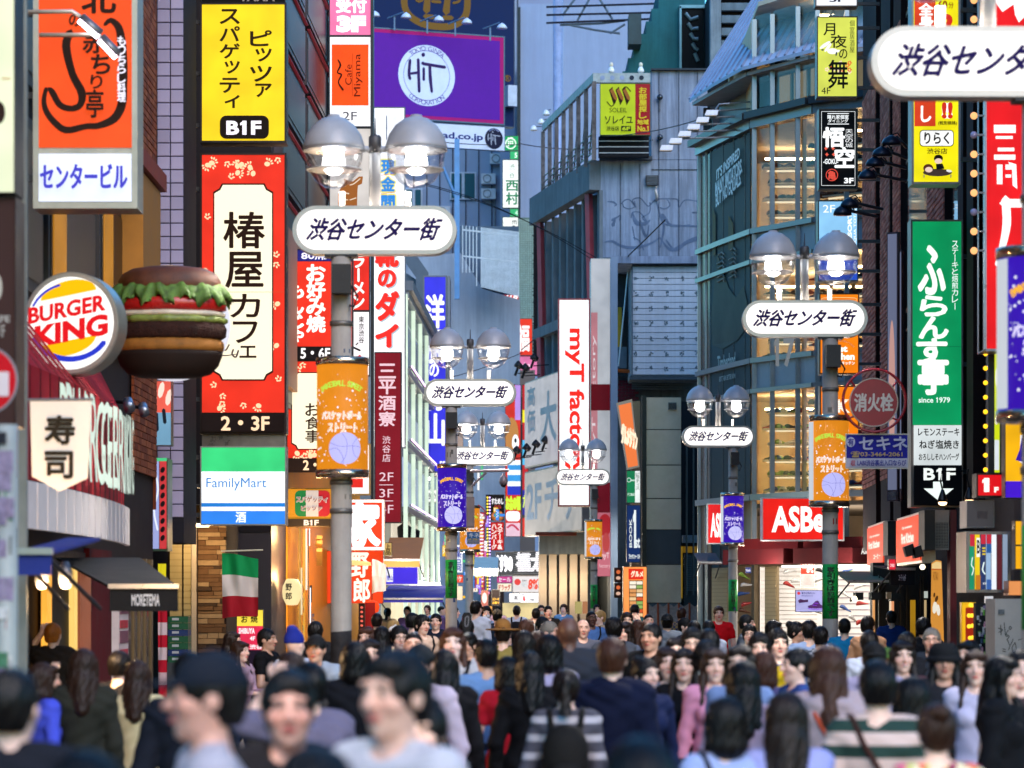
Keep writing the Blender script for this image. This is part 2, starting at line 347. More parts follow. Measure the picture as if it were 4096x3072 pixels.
class Field:
 def __init__(s, xs, ys, zs): s.a = (xs, ys, zs); s.f = np.full((len(xs), len(ys), len(zs)),.3, np.float32)
 def sl(s, lo, hi): return [slice(max(0, np.searchsorted(q, l)-1), np.searchsorted(q, h)+2) for q, l, h in zip(s.a, lo, hi)]
 def pts(s, S): x, y, z = (q[t] for q, t in zip(s.a, S)); return x[:, None, None], y[None, :, None], z[None, None, :]
 def comb(s, S, d, k, op):
  g = s.f[tuple(S)]
  if op == 'u': h = np.clip(.5+.5*(g-d)/k, 0,1); s.f[tuple(S)] = g*(1-h)+d*h-k*h*(1-h)
  elif op == 's': h = np.clip(.5-.5*(g+d)/k, 0,1); s.f[tuple(S)] = g*(1-h)-d*h+k*h*(1-h)
 def ell(s, c, r, k=.02, op='u', infl=0):
  c = np.array(c); r = np.array(r)+infl; S = s.sl(c-r-k-.03, c+r+k+.03); x, y, z = s.pts(S); x = x-c[0]; y = y-c[1]; z = z-c[2]
  k0 = np.sqrt((x/r[0])**2+(y/r[1])**2+(z/r[2])**2)+1e-6; k1 = np.sqrt((x/r[0]**2)**2+(y/r[1]**2)**2+(z/r[2]**2)**2)+1e-6
  s.comb(S, (k0*(k0-1)/k1).astype(np.float32), k, op); return s
 def cap(s, a, b, ra, rb, k=.02, op='u', infl=0):
  a = np.array(a, float); b = np.array(b, float); m = max(ra, rb)+infl+k+.03; S = s.sl(np.minimum(a, b)-m, np.maximum(a, b)+m); x, y, z = s.pts(S)
  d = b-a; L = d@d; t = np.clip(((x-a[0])*d[0]+(y-a[1])*d[1]+(z-a[2])*d[2])/L, 0,1)
  s.comb(S, (np.sqrt((x-a[0]-t*d[0])**2+(y-a[1]-t*d[1])**2+(z-a[2]-t*d[2])**2)-(ra+(rb-ra)*t)-infl).astype(np.float32), k, op); return s
 def cut(s, fn):                                     # keep where fn(x, y, z) < 0
  x, y, z = s.pts([slice(None)]*3); s.f = np.maximum(s.f, fn(x, y, z).astype(np.float32)); return s
 def warp(s, fn): x, y, z = s.pts([slice(None)]*3); s.f = s.f+fn(x, y, z).astype(np.float32); return s
 def mesh(s, name): V, Q = nets(*s.a, s.f); return np_mesh(name, V, Q)
def axis(lo, hi, st, flo=None, fhi=None, fs=None):
 if flo is None: return np.arange(lo, hi, st)
 return np.concatenate([np.arange(lo, flo-st*.5, st), np.arange(flo, fhi, fs), np.arange(fhi, hi, st)])
POSE = {   # elbow and wrist of each arm (x for the right-hand side, mirrored) and finger direction; y negative is forward
 'down':  ((.245,.03,1.10),(.255,-.04,.86),(.215,.03,1.10),(.255,-.03,.86)),
 'walk':  ((.235,.10,1.12),(.245,.04,.88),(.235,-.07,1.12),(.225,-.20,.92)),
 'front': ((.235,-.03,1.13),(.09,-.25,1.16),(.235,-.03,1.12),(.11,-.25,1.14)),
 'raise': ((.31,-.10,1.42),(.16,-.10,1.62),(.235,.03,1.12),(.245,-.05,.88)),
 'cam':   ((.27,-.16,1.33),(.085,-.26,1.58),(.27,-.16,1.33),(.085,-.26,1.58)),
}
def arms(pose):
 e1, w1, e2, w2 = POSE[pose]
 for sgn, e, w in ((1, e1, w1),(-1, e2, w2)):
  yield np.array((sgn*.178,.0,1.405)), np.array((sgn*e[0], e[1], e[2])), np.array((sgn*w[0], w[1], w[2])), sgn
def torso(F_, fem, infl=0, k=.05, arm_end=1., pose='down', legs=True):
 w = .92 if fem else 1.
 F_.ell((0,.0,.95),(.165,.115,.12), k, infl=infl); F_.ell((0,0,1.10),(.128 if fem else .145,.098,.15), k, infl=infl)
 F_.ell((0,.005,1.29),(.158*w, .108,.165), k, infl=infl); F_.cap((-.145*w, .005,1.408),(.145*w, .005,1.408),.052,.052,.05, infl=infl)
 F_.cap((-.1,.03,1.36),(.1,.03,1.36),.075,.075,.05, infl=infl)
 for q in (-1,1): F_.cap((q*.03,.02,1.472),(q*.15,.01,1.418),.026,.042,.03, infl=infl)
 if fem: F_.ell((-.068,-.082,1.285),(.058,.052,.058),.03, infl=infl*.7); F_.ell((.068,-.082,1.285),(.058,.052,.058),.03, infl=infl*.7)
 for sh, e, wr, sg in arms(pose):
  sh = sh*np.array((w, 1,1)); a = .046 if fem else .053
  F_.cap(sh, e, a, a*.8,.035, infl=infl)
  if arm_end > .5: F_.cap(e, e+(wr-e)*min(1,(arm_end-.5)*2), a*.78, a*.52,.015, infl=infl)
def hand(F_, e, w, sg):
 u = (w-e)/np.linalg.norm(w-e); side = np.cross(u, (0,0,1.) if abs(u[2]) < .8 else (0,1., 0)); side /= np.linalg.norm(side); nr = np.cross(u, side)
 p = w+u*.055; F_.cap(w+u*.02-side*.012, p-side*.018,.021,.02,.012); F_.cap(w+u*.02+side*.012, p+side*.018,.021,.02,.012)
 for i, (o, l) in enumerate(((-.029,.062),(-.010,.074),(.010,.07),(.028,.055))):
  b = p+side*o+u*.02; m = b+u*l*.55+nr*.006; t = m+u*l*.42+nr*.022; F_.cap(b, m, .0092,.0085,.004); F_.cap(m, t, .0085,.0078,.003)
 b = w+u*.03-side*.028; m = b+u*.03-side*.024+nr*.01; F_.cap(b, m, .0125,.0105,.006); F_.cap(m, m+u*.028+nr*.008,.0105,.009,.004)
_pm = {}
def body_mesh(fem, pose):
 key = ('body', fem, pose)
 if key in _pm: return _pm[key]
 xs = axis(-.40,.40,.009,-.1,.1,.0048); ys = axis(-.36,.20,.009,-.125,.11,.0048); zs = axis(-.02,1.74,.011,1.46,1.735,.0046)
 f = Field(xs, ys, zs); torso(f, fem, pose=pose)
 for sg in (-1,1):
  yk = -.10*sg; ya = .16*sg if sg > 0 else -.12; ya = (.10 if sg > 0 else -.10)
  f.cap((sg*.088,0,.93),(sg*.095, yk*.6-.02,.50),.082,.055,.03); f.cap((sg*.095, yk*.6-.02,.50),(sg*.1, ya*1.2+.02,.09),.055,.036,.02)
  f.cap((sg*.1, ya*1.2+.03,.05),(sg*.11, ya*1.2-.11,.03),.035,.026,.02)
 for sh, e, w, sg in arms(pose): hand(f, e, w, sg)
 j = .93 if fem else 1
 f.cap((0,.025,1.40),(0,.008,1.54),.056*j, .05*j, .03)
 f.ell((0,.014,1.628),(.0755,.094,.09),.015); f.ell((0,-.012,1.585),(.064*j, .074,.075),.03)
 f.ell((0,-.028,1.535),(.044*j, .05,.036),.03); f.ell((0,-.062,1.513),(.02,.018,.015),.02)
 for sg in (-1,1):
  f.ell((sg*.038,-.055,1.588),(.026,.024,.024),.02); f.ell((sg*.033,-.078,1.647),(.024,.012,.008),.015)
  f.ell((sg*.031,-.098,1.625),(.018,.016,.011),.012, 's'); f.ell((sg*.031,-.077,1.624),(.0135,.012,.0105),.004)
  f.ell((sg*.077,.012,1.605),(.009,.02,.03),.006); f.ell((sg*.0125,-.092,1.585),(.009,.01,.007),.006)
 f.cap((0,-.086,1.63),(0,-.107,1.589),.008,.0125,.012)
 f.ell((0,-.089,1.5585),(.023,.010,.0055),.006); f.ell((0,-.0875,1.548),(.02,.010,.0065),.006); f.ell((0,-.099,1.553),(.024,.012,.0016),.003, 's')
 me = f.mesh('person_body'); V = np.zeros(len(me.vertices)*3); me.vertices.foreach_get('co', V); V = V.reshape(-1,3)
 lip = np.clip(1.25-np.sqrt((V[:, 0]/.023)**2+((V[:, 2]-1.5535)/.0105)**2),0,.35)/.35*(V[:, 1] < -.075)
 red = np.exp(-((np.abs(V[:, 0])-.042)**2+(V[:, 2]-1.585)**2)/.0006)*(V[:, 1] < -.03)+np.exp(-((V[:, 0])**2+(V[:, 2]-1.588)**2)/.00025)*(V[:, 1] < -.06)*.7
 at = me.color_attributes.new('tint', 'FLOAT_COLOR', 'POINT'); c = np.zeros((len(V),4), np.float32); c[:, 0] = lip; c[:, 1] = np.clip(red, 0,1); c[:, 3] = 1; at.data.foreach_set('color', c.ravel())
 me.materials.append(None); _pm[key] = me; return me
def folds(amp, seed=0.):
 return lambda x, y, z: amp*(np.sin(17*z+9*x+4*np.sin(7*y+seed))*.6+np.sin(38*x-21*z+6*np.sin(11*z))*.4+np.sin(60*z+25*x+20*y)*.25)
def cloth_mesh(kind, fem, pose):
 key = (kind, fem, pose)
 if key in _pm: return _pm[key]
 xs = np.arange(-.42,.42,.0095); ys = np.arange(-.36,.24,.0095)
 if kind in ('tee', 'long', 'jacket', 'hoodie', 'sweater'):
  zs = np.arange(.74,1.56,.0095); f = Field(xs, ys, zs)
  infl = {'tee': .011, 'long': .012, 'jacket': .024, 'hoodie': .026, 'sweater': .018}[kind]
  torso(f, fem, infl, .05, arm_end=.2 if kind == 'tee' else .96, pose=pose)
  if kind == 'tee':
   for sh, e, wr, sg in arms(pose):
    u = (e-sh)/np.linalg.norm(e-sh); lim = .60*np.linalg.norm(e-sh)
    def cutfn(x, y, z, sh=sh, u=u, lim=lim, sg=sg):
     t = (x-sh[0])*u[0]+(y-sh[1])*u[1]+(z-sh[2])*u[2]
     return np.where((x*sg > .165), t-lim, -1.)
    f.cut(cutfn)
  if kind == 'hoodie': f.ell((0,.10,1.425),(.125,.055,.065),.03); f.ell((0,.02,1.445),(.095,.09,.03),.02)
  if kind == 'jacket': f.cap((-.06,.045,1.455),(.06,.045,1.455),.028,.028,.02); f.cap((-.07,-.01,1.44),(-.05,-.10,1.36),.02,.014,.02); f.cap((.07,-.01,1.44),(.05,-.10,1.36),.02,.014,.02)
  if kind in ('jacket', 'hoodie'): f.ell((0,.0,.93),(.185,.135,.15),.05)
  f.warp(folds(.007 if kind != 'jacket' else .009))
  nz = {'tee': 1.492, 'long': 1.498, 'jacket': 1.506, 'hoodie': 1.51, 'sweater': 1.5}[kind]; bot = .86 if kind in ('tee', 'long', 'sweater') else .80
  if fem: nz -= .012
  f.cut(lambda x, y, z: np.maximum(bot-z, z-nz)+0*x+0*y)
  f.cut(lambda x, y, z: (.07-np.sqrt(x*x+(y+.05)**2+((z-1.5)*1.1)**2)))          # neck opening at the front
 elif kind in ('trousers', 'skirt'):
  zs = np.arange(.03,1.06,.011); f = Field(xs, ys, zs); f.ell((0,0,.95),(.172,.123,.13),.04)
  if kind == 'skirt':
   f.cap((0,0,.95),(0,0,.42),.15,.25,.05); f.warp(lambda x, y, z: .012*np.sin(np.arctan2(y, x)*11)*np.clip((1-z)*2,0,1)); f.cut(lambda x, y, z: .42-z+0*x+0*y)
  else:
   for sg in (-1,1):
    yk = -.10*sg; ya = .10 if sg > 0 else -.10
    f.cap((sg*.09,0,.93),(sg*.097, yk*.6-.02,.50),.092,.068,.03); f.cap((sg*.097, yk*.6-.02,.50),(sg*.102, ya*1.2+.02,.09),.066,.056,.02)
   f.warp(folds(.004,2.))
  f.cut(lambda x, y, z: np.maximum(z-1.02,.06-z)+0*x+0*y)
 elif kind == 'shoes':
  f = Field(np.arange(-.2,.2,.01), np.arange(-.36,.3,.01), np.arange(-.01,.14,.01))
  for sg in (-1,1):
   ya = .10 if sg > 0 else -.10
   f.cap((sg*.1, ya*1.2+.04,.05),(sg*.112, ya*1.2-.13,.035),.046,.036,.03)
  f.cut(lambda x, y, z: .002-z+0*x+0*y)
 me = f.mesh(kind); me.materials.append(None); _pm[key] = me; return me
def hair_mesh(kind):
 key = ('hair', kind)
 if key in _pm: return _pm[key]
 lo = {'long': 1.26, 'longback': 1.26, 'pony': 1.24, 'bob': 1.45, 'bun': 1.44}.get(kind, 1.5); big = kind in ('straw',)
 e = .21 if big else .135
 xs = np.arange(-e, e, .0052); ys = np.arange(-e-.02, e+.06,.0052); zs = np.arange(lo, 1.83,.0052); f = Field(xs, ys, zs)
 def strands(a=.0035, fr=46):
  def g(x, y, z):
   th = np.arctan2(x, y+.02); return a*.5*(np.sin(th*fr+3*np.sin(z*25))+.7*np.sin(th*fr*.47+z*18)+.6*np.sin(z*90+th*9+x*60))
  return g
 face = lambda x, y, z: -(np.sqrt((x/.072)**2+((y+.115)/.078)**2+((z-1.585)/.078)**2)-1)*.07
 if kind == 'buzz':
  f.ell((0,.016,1.63),(.0775,.095,.0905),.01); f.cut(lambda x, y, z: 1.612-z-.35*(y-.0)+0*x); f.cut(face)
 elif kind in ('short', 'shortm', 'messy', 'bob', 'long', 'longback', 'pony', 'bun'):
  t = {'short': .012, 'shortm': .018, 'messy': .026}.get(kind, .013)
  f.ell((0,.018,1.635),(.0765+t*(.7 if kind in ('short', 'shortm', 'messy') else 1),.094+t, .09+t*1.05),.01)
  if kind in ('short', 'shortm', 'messy'):
   f.ell((0,.062,1.57),(.06+t*.4,.042,.06),.03)
   if kind != 'short': f.ell((.012,-.045,1.695),(.058,.04,.026),.02)
   f.cut(lambda x, y, z: 1.545-z-(y < .0)*.0+np.clip(-.9*y, -.01,.06)+0*x)
   f.cut(lambda x, y, z: -(np.sqrt((x/.070)**2+((y+.115)/.082)**2+((z-1.60)/.083)**2)-1)*.07); f.cut(lambda x, y, z: .026-np.sqrt((np.abs(x)-.092)**2+(y-.004)**2+(z-1.598)**2))
   f.warp(strands(.0045 if kind == 'messy' else .003,30))
  else:
   if kind in ('pony', 'bun'):
    f.ell((0,.03,1.60),(.078,.082,.08),.02)
    if kind == 'pony':
     f.ell((0,.118,1.655),(.03,.03,.03),.02); f.cap((0,.135,1.64),(.0,.15,1.45),.03,.038,.02); f.cap((0,.15,1.45),(.012,.135,1.30),.038,.014,.02)
    else: f.ell((0,.10,1.70),(.045,.045,.042),.01)
    f.cut(lambda x, y, z: 1.53-z-.6*(y-.05)+0*x)
   else:
    f.ell((0,.05,1.55),(.085,.072,.11),.03)
    for sg in (-1,1): f.cap((sg*.078,-.015,1.64),(sg*.084,-.01,1.50),.026,.024,.02)
    f.ell((-.03,-.045,1.69),(.045,.04,.024),.02); f.ell((.04,-.045,1.69),(.04,.04,.022),.02)
    if kind == 'bob': f.ell((0,.04,1.51),(.092,.075,.05),.03)
    else:
     f.cap((0,.075,1.52),(0,.125,1.33),.075,.05,.03); f.cap((-.06,.06,1.5),(-.075,.10,1.36),.045,.03,.03); f.cap((.06,.06,1.5),(.07,.10,1.34),.045,.03,.03)
     if kind == 'long':
      for sg in (-1,1): f.cap((sg*.085,-.02,1.52),(sg*.10,-.085,1.33),.026,.016,.02)
   f.cut(lambda x, y, z: -(np.sqrt((x/.066)**2+((y+.12)/.082)**2+((z-1.60-.25*np.abs(x+.01)*0)/.086)**2)-1)*.07); f.warp(strands(.0042,34))
 elif kind in ('cap', 'capback'):
  f.ell((0,.018,1.64),(.088,.105,.098),.01); f.cut(lambda x, y, z: 1.645-z+.10*(-y)*0+0*x+0*y)
  s_ = -1 if kind == 'cap' else 1
  f.ell((0, s_*.115+.01,1.648),(.07,.07,.009),.01); f.ell((0,.018,1.74),(.01,.01,.006),.005)
 elif kind == 'beanie':
  f.ell((0,.02,1.655),(.087,.104,.105),.02); f.ell((0,.055,1.755),(.05,.05,.04),.04); f.cut(lambda x, y, z: 1.628-z+0*x+0*y); f.warp(lambda x, y, z: .002*np.sin(np.arctan2(x, y)*40))
 elif kind == 'bucket':
  f.ell((0,.015,1.69),(.088,.102,.062),.01); f.cap((0,.01,1.66),(0,.01,1.645),.112,.13,.01); f.cut(lambda x, y, z: np.maximum(1.618-z+.0*x, z-1.752)+0*y)
 elif kind == 'straw':
  f.ell((0,.015,1.70),(.085,.10,.075),.01); f.ell((0,.015,1.658),(.19,.175,.014),.02); f.warp(lambda x, y, z: .004*np.sin(np.arctan2(x, y)*2)*np.clip((np.sqrt(x*x+y*y)-.1)*10,0,1)+.0012*np.sin(z*900))
 me = f.mesh('hair'); me.materials.append(None); _pm[key] = me; return me
def skin_mat(hexc):
 key = ('skin', hexc)
 if key in _m: return _m[key]
 m = bpy.data.materials.new('skin'); m.use_nodes = True; nt = m.node_tree; b = nt.nodes['Principled BSDF']; L = nt.links.new; b.inputs['Roughness'].default_value = .48
 at = nt.nodes.new('ShaderNodeAttribute'); at.attribute_name = 'tint'; sp = nt.nodes.new('ShaderNodeSeparateColor'); L(at.outputs['Color'], sp.inputs[0])
 c = lin(hexc); a = nt.nodes.new('ShaderNodeMix'); a.data_type = 'RGBA'; a.inputs[6].default_value = c; a.inputs[7].default_value = (c[0]*.95, c[1]*.62, c[2]*.6,1)
 mu = nt.nodes.new('ShaderNodeMath'); mu.operation = 'MULTIPLY'; mu.inputs[1].default_value = .5; L(sp.outputs[1], mu.inputs[0]); L(mu.outputs[0], a.inputs[0])
 a2 = nt.nodes.new('ShaderNodeMix'); a2.data_type = 'RGBA'; L(a.outputs[2], a2.inputs[6]); a2.inputs[7].default_value = (c[0]*.75, c[1]*.33, c[2]*.35,1); L(sp.outputs[0], a2.inputs[0])
 n = nt.nodes.new('ShaderNodeTexNoise'); n.inputs['Scale'].default_value = 14; n.inputs['Detail'].default_value = 5; tc = nt.nodes.new('ShaderNodeTexCoord'); L(tc.outputs['Object'], n.inputs['Vector'])
 mr = nt.nodes.new('ShaderNodeMapRange'); mr.inputs[3].default_value = .84; mr.inputs[4].default_value = 1.14; L(n.outputs[0], mr.inputs[0]); vm = nt.nodes.new('ShaderNodeVectorMath'); vm.operation = 'SCALE'; L(a2.outputs[2], vm.inputs[0]); L(mr.outputs[0], vm.inputs['Scale']); L(vm.outputs[0], b.inputs['Base Color'])
 b.inputs['Subsurface Weight'].default_value = .08; b.inputs['Subsurface Radius'].default_value = (1,.3,.15); b.inputs['Subsurface Scale'].default_value = .01
 _m[key] = m; return m
def hair_mat(hexc):
 key = ('hair', hexc)
 if key in _m: return _m[key]
 m = M(hexc, .42,0,.3,9,0, name='hair'); m = m.copy(); nt = m.node_tree; b = nt.nodes['Principled BSDF']; L = nt.links.new; b.inputs['Specular IOR Level'].default_value = .22
 tc = nt.nodes.new('ShaderNodeTexCoord'); mp = nt.nodes.new('ShaderNodeMapping'); mp.inputs['Scale'].default_value = (170,170,9); L(tc.outputs['Object'], mp.inputs[0])
 n = nt.nodes.new('ShaderNodeTexNoise'); n.inputs['Scale'].default_value = 1; n.inputs['Detail'].default_value = 3; L(mp.outputs[0], n.inputs['Vector'])
 bp = nt.nodes.new('ShaderNodeBump'); bp.inputs['Strength'].default_value = .5; bp.inputs['Distance'].default_value = .006; L(n.outputs[0], bp.inputs['Height']); L(bp.outputs[0], b.inputs['Normal'])
 _m[key] = m; return m
def cloth_mat(spec):
 """'#rrggbb' plain, 'stripe:#a:#b:n' bands, 'check:#a:#b', 'camo', 'floral'"""
 key = ('cloth', spec)
 if key in _m: return _m[key]
 if spec.startswith('#'): m = M(spec, .85,0,.12,5,.25, bscale=220, name='cloth').copy(); m.node_tree.nodes['Principled BSDF'].inputs['Specular IOR Level'].default_value = .15; _m[key] = m; return m
 m = bpy.data.materials.new('cloth'); m.use_nodes = True; nt = m.node_tree; b = nt.nodes['Principled BSDF']; b.inputs['Roughness'].default_value = .88; L = nt.links.new
 tc = nt.nodes.new('ShaderNodeTexCoord'); p = spec.split(':')
 if p[0] == 'stripe':
  sx = nt.nodes.new('ShaderNodeSeparateXYZ'); L(tc.outputs['Object'], sx.inputs[0]); k = nt.nodes.new('ShaderNodeMath'); k.operation = 'MULTIPLY'; k.inputs[1].default_value = float(p[3]); L(sx.outputs[2], k.inputs[0])
  fr = nt.nodes.new('ShaderNodeMath'); fr.operation = 'FRACT'; L(k.outputs[0], fr.inputs[0]); g = nt.nodes.new('ShaderNodeMath'); g.operation = 'GREATER_THAN'; g.inputs[1].default_value = float(p[4]) if len(p) > 4 else .5; L(fr.outputs[0], g.inputs[0]); fac = g.outputs[0]
  cols = p[1:3]
 elif p[0] == 'check':
  ck = nt.nodes.new('ShaderNodeTexChecker'); ck.inputs['Scale'].default_value = 22; L(tc.outputs['Object'], ck.inputs['Vector']); fac = ck.outputs['Fac']; cols = p[1:3]
 else:
  vo = nt.nodes.new('ShaderNodeTexVoronoi'); vo.inputs['Scale'].default_value = 26 if p[0] == 'floral' else 12; L(tc.outputs['Object'], vo.inputs['Vector'])
  cr = nt.nodes.new('ShaderNodeValToRGB'); cr.color_ramp.interpolation = 'CONSTANT'; E_ = cr.color_ramp.elements
  cc = ['#c8607a', '#b8b56a', '#7a1f44', '#d8cfa8', '#d06850'] if p[0] == 'floral' else ['#4c4526', '#2c2a18', '#8a7a3a', '#1d1d14', '#6a5c2c']
  for i, c in enumerate(cc):
   e = E_[i] if i < 2 else E_.new(i/5); e.position = i/5; e.color = lin(c)
  sp = nt.nodes.new('ShaderNodeSeparateColor'); L(vo.outputs['Color'], sp.inputs[0]); L(sp.outputs[0], cr.inputs[0]); L(cr.outputs[0], b.inputs['Base Color']); _m[key] = m; return m
 mx = nt.nodes.new('ShaderNodeMix'); mx.data_type = 'RGBA'; mx.inputs[6].default_value = lin(cols[0]); mx.inputs[7].default_value = lin(cols[1]); L(fac, mx.inputs[0]); L(mx.outputs[2], b.inputs['Base Color']); _m[key] = m; return m
def child(name, me, par, mat, label=None):
 o = bpy.data.objects.new(name, me); COL.objects.link(o); o.parent = par
 if mat is not None: o.material_slots[0].link = 'OBJECT'; o.material_slots[0].material = mat
 if label: o['label'] = label
 return o
def feature_meshes(smile):
 key = ('feat', smile)
 if key in _pm: return _pm[key]
 out = []
 for sg in (-1,1):
  mb = MB(); c = (sg*.031,-.0815,1.6245); mb.la(c, [(.0001,-.006),(.0075,-.0045),(.0105,0),(.0075,.0042),(.0001,.0055)], 14,0,1.05,.75); mb.ball((sg*.031,-.0872,1.6245),.0048,10,1)
  mb.tb([(sg*.018,-.088,1.6285),(sg*.026,-.0905,1.6315),(sg*.036,-.0885,1.631),(sg*.046,-.080,1.627)], .0016,6,1)
  out.append(('eye', mb, [M('#d8d4cc', .25, noise=0), M('#120c0a', .2, noise=0)]))
  mb = MB(); mb.tb([(sg*.014,-.0905,1.641),(sg*.026,-.0925,1.6455),(sg*.038,-.0865,1.6455),(sg*.05,-.0755,1.6395)], .0028,6, r2=.0014)
  out.append(('eyebrow', mb, [M('#16100d', .8, noise=0)]))
 if smile:
  mb = MB(); mb.la((0,-.0945,1.552), [(.0001,-.0055),(.013,-.004),(.019,0),(.017,.003),(.0001,.0035)], 16,0,1,.3); out.append(('teeth', mb, [M('#e8e2d6', .2, noise=0)]))
 res = []
 for n, mb, ms in out:
  me = bpy.data.meshes.new(n); me.from_pydata(np.concatenate(mb.v).tolist(), [], mb.f)
  for q in ms: me.materials.append(q)
  me.polygons.foreach_set('material_index', mb.mi); me.polygons.foreach_set('use_smooth', [True]*len(me.polygons)); res.append((n, me))
 _pm[key] = res; return res
def glasses_mesh():
 if 'gl' not in _pm:
  mb = MB()
  for sg in (-1,1): mb.ring(sg*.033,1.6235,.021,.0185,-.104,-.101, n=20, sx=1.15); mb.tb([(sg*.056,-.102,1.628),(sg*.08,-.05,1.628),(sg*.083,.01,1.62)], .0018,6)
  mb.tb([(-.012,-.103,1.627),(.012,-.103,1.627)], .0018,6)
  me = bpy.data.meshes.new('glasses'); me.from_pydata(np.concatenate(mb.v).tolist(), [], mb.f); me.materials.append(M('#0c0c0e', .3, noise=0)); _pm['gl'] = me
 return _pm['gl']
def strap_mesh(which):
 if ('st', which) not in _pm:
  mb = MB()
  if which == 'backpack':
   mb.la((0,.20,1.0), [(.02,-.02),(.125,0),(.15,.12),(.145,.28),(.10,.38),(.02,.40)], 20,0,1,.62)
   mb.la((0,.275,1.03), [(.02,0),(.09,.01),(.095,.13),(.02,.15)], 16,0,1,.5)
   for sg in (-1,1): mb.tb([(sg*.09,.17,1.37),(sg*.105,.08,1.475),(sg*.105,-.02,1.485),(sg*.115,-.11,1.38),(sg*.13,-.13,1.2),(sg*.15,-.02,1.06)], .019,6)
  elif which == 'strap':
   mb.tb([(.12,.05,1.475),(.08,.135,1.37),(-.02,.15,1.2),(-.16,.12,1.0),(-.2,.02,.93),(-.1,-.13,1.02),(.02,-.155,1.2),(.1,-.12,1.37),(.13,-.02,1.485),(.12,.05,1.475)], .014,6)
   mb.la((-.22,.02,.78), [(.02,0),(.10,.01),(.11,.15),(.09,.2),(.02,.21)], 12,0,.6,1)
  me = bpy.data.meshes.new(which); me.from_pydata(np.concatenate(mb.v).tolist(), [], mb.f); me.polygons.foreach_set('use_smooth', [True]*len(me.polygons)); me.materials.append(None); _pm[('st', which)] = me
 return _pm[('st', which)]
SK = {'a': '#dcae98', 'b': '#e9bfa9', 'c': '#c4967c', 'd': '#5f3e30', 'e': '#f0cdbd', 'r': '#d29c88'}
HC = {'k': '#0d0a09', 'n': '#1c120d', 'b': '#2e1c13', 'r': '#422619', 'o': '#9a5418', 'y': '#a5834e', 'g': '#6a665f', 'w': '#c9c4ba'}
HATS = ('cap', 'capback', 'beanie', 'bucket', 'straw')
NPEOPLE = 0
def person(px, py, D, sex, hair, hc, cloth, col, rz, label, pose='down', skin='b', smile=False, glasses=False, bag=None, bagcol='#141316', hat=None, hatcol='#111214', legs='trousers', legcol=None, group=None, dx=0, mask=False, inner=None, tilt=0):
 """px, py: crown of the head in the photograph, D the distance; rz 0 faces the camera, 90 to the right, 180 away"""
 global NPEOPLE; NPEOPLE += 1
 fem = sex == 'f'; HT = 1.745+(.025 if hat in ('cap', 'beanie', 'bucket', 'straw') else 0)
 s = Z(py, D)/HT
 if not .84 < s < 1.1: s = .84 if s < .84 else 1.1; D = max(4.5, min(80,(CZ-s*HT)*F/(py-HY))) if py > HY+4 else D
 b = child('person', body_mesh(fem, pose), None, skin_mat(SK[skin])); b.location = (X(px, D), D, 0); b.rotation_euler = (R(tilt),0, R(rz)); b.scale = (s*(1.0 if not fem else .96), s, s)
 ROOT[b.name] = np.zeros(3); tag(b, label, 'person', group)
 if hair: child('hair', hair_mesh(hair), b, hair_mat(HC[hc]))
 if hat:
  h = child('hat', hair_mesh(hat), b, M(hatcol, .8, noise=.15, scale=6, bump=.2))
 child({'tee': 't_shirt', 'long': 'shirt', 'jacket': 'jacket', 'hoodie': 'hooded_top', 'sweater': 'sweater'}[cloth], cloth_mesh(cloth, fem, pose), b, cloth_mat(col))
 child(legs, cloth_mesh(legs, False, 'x'), b, cloth_mat(legcol or rch(['#15171c', '#1c2434', '#26221f', '#2b3a52', '#111113'])))
 child('shoes', cloth_mesh('shoes', False, 'x'), b, M(rch(['#101010', '#3a2a20', '#8a8680']),.5, noise=.1))
 if abs((rz+180) % 360-180) < 115 and D < 48:
  for n, me in feature_meshes(smile): child(n, me, b, None)
 if glasses: child('glasses', glasses_mesh(), b, None)
 if mask:
  f = Field(np.arange(-.1,.1,.006), np.arange(-.14,.02,.006), np.arange(1.48,1.62,.006)); f.ell((0,-.03,1.56),(.07,.088,.055),.01); f.cut(lambda x, y, z: y+.035+0*x+0*z); f.cut(lambda x, y, z: z-1.595+0*x+0*y)
  me = f.mesh('face_mask'); me.materials.append(None); child('face_mask', me, b, M('#d8d8d8', .8, noise=.04))
 if bag: child('backpack' if bag == 'backpack' else 'shoulder_bag', strap_mesh(bag), b, M(bagcol, .75, noise=.15, bump=.2))
 return b
# the setting
asph = M('#3b3a3c', .7,0,.2,1.2,.35, bscale=60)
def ground():
 mb = MB(); mb.box(-60,60,-40,400,-.3,0); mb.mk('street', asph, kind='structure')
 for nm, x0, x1 in (('left_pavement', -4.6,-1.2),('right_pavement', 3.5,7.9)):
  mb = MB(); mb.box(x0, x1,5,62,.004,.022); mb.mk(nm, M('#6d6762', .65,0,.15,2,.2), kind='structure')
ground()
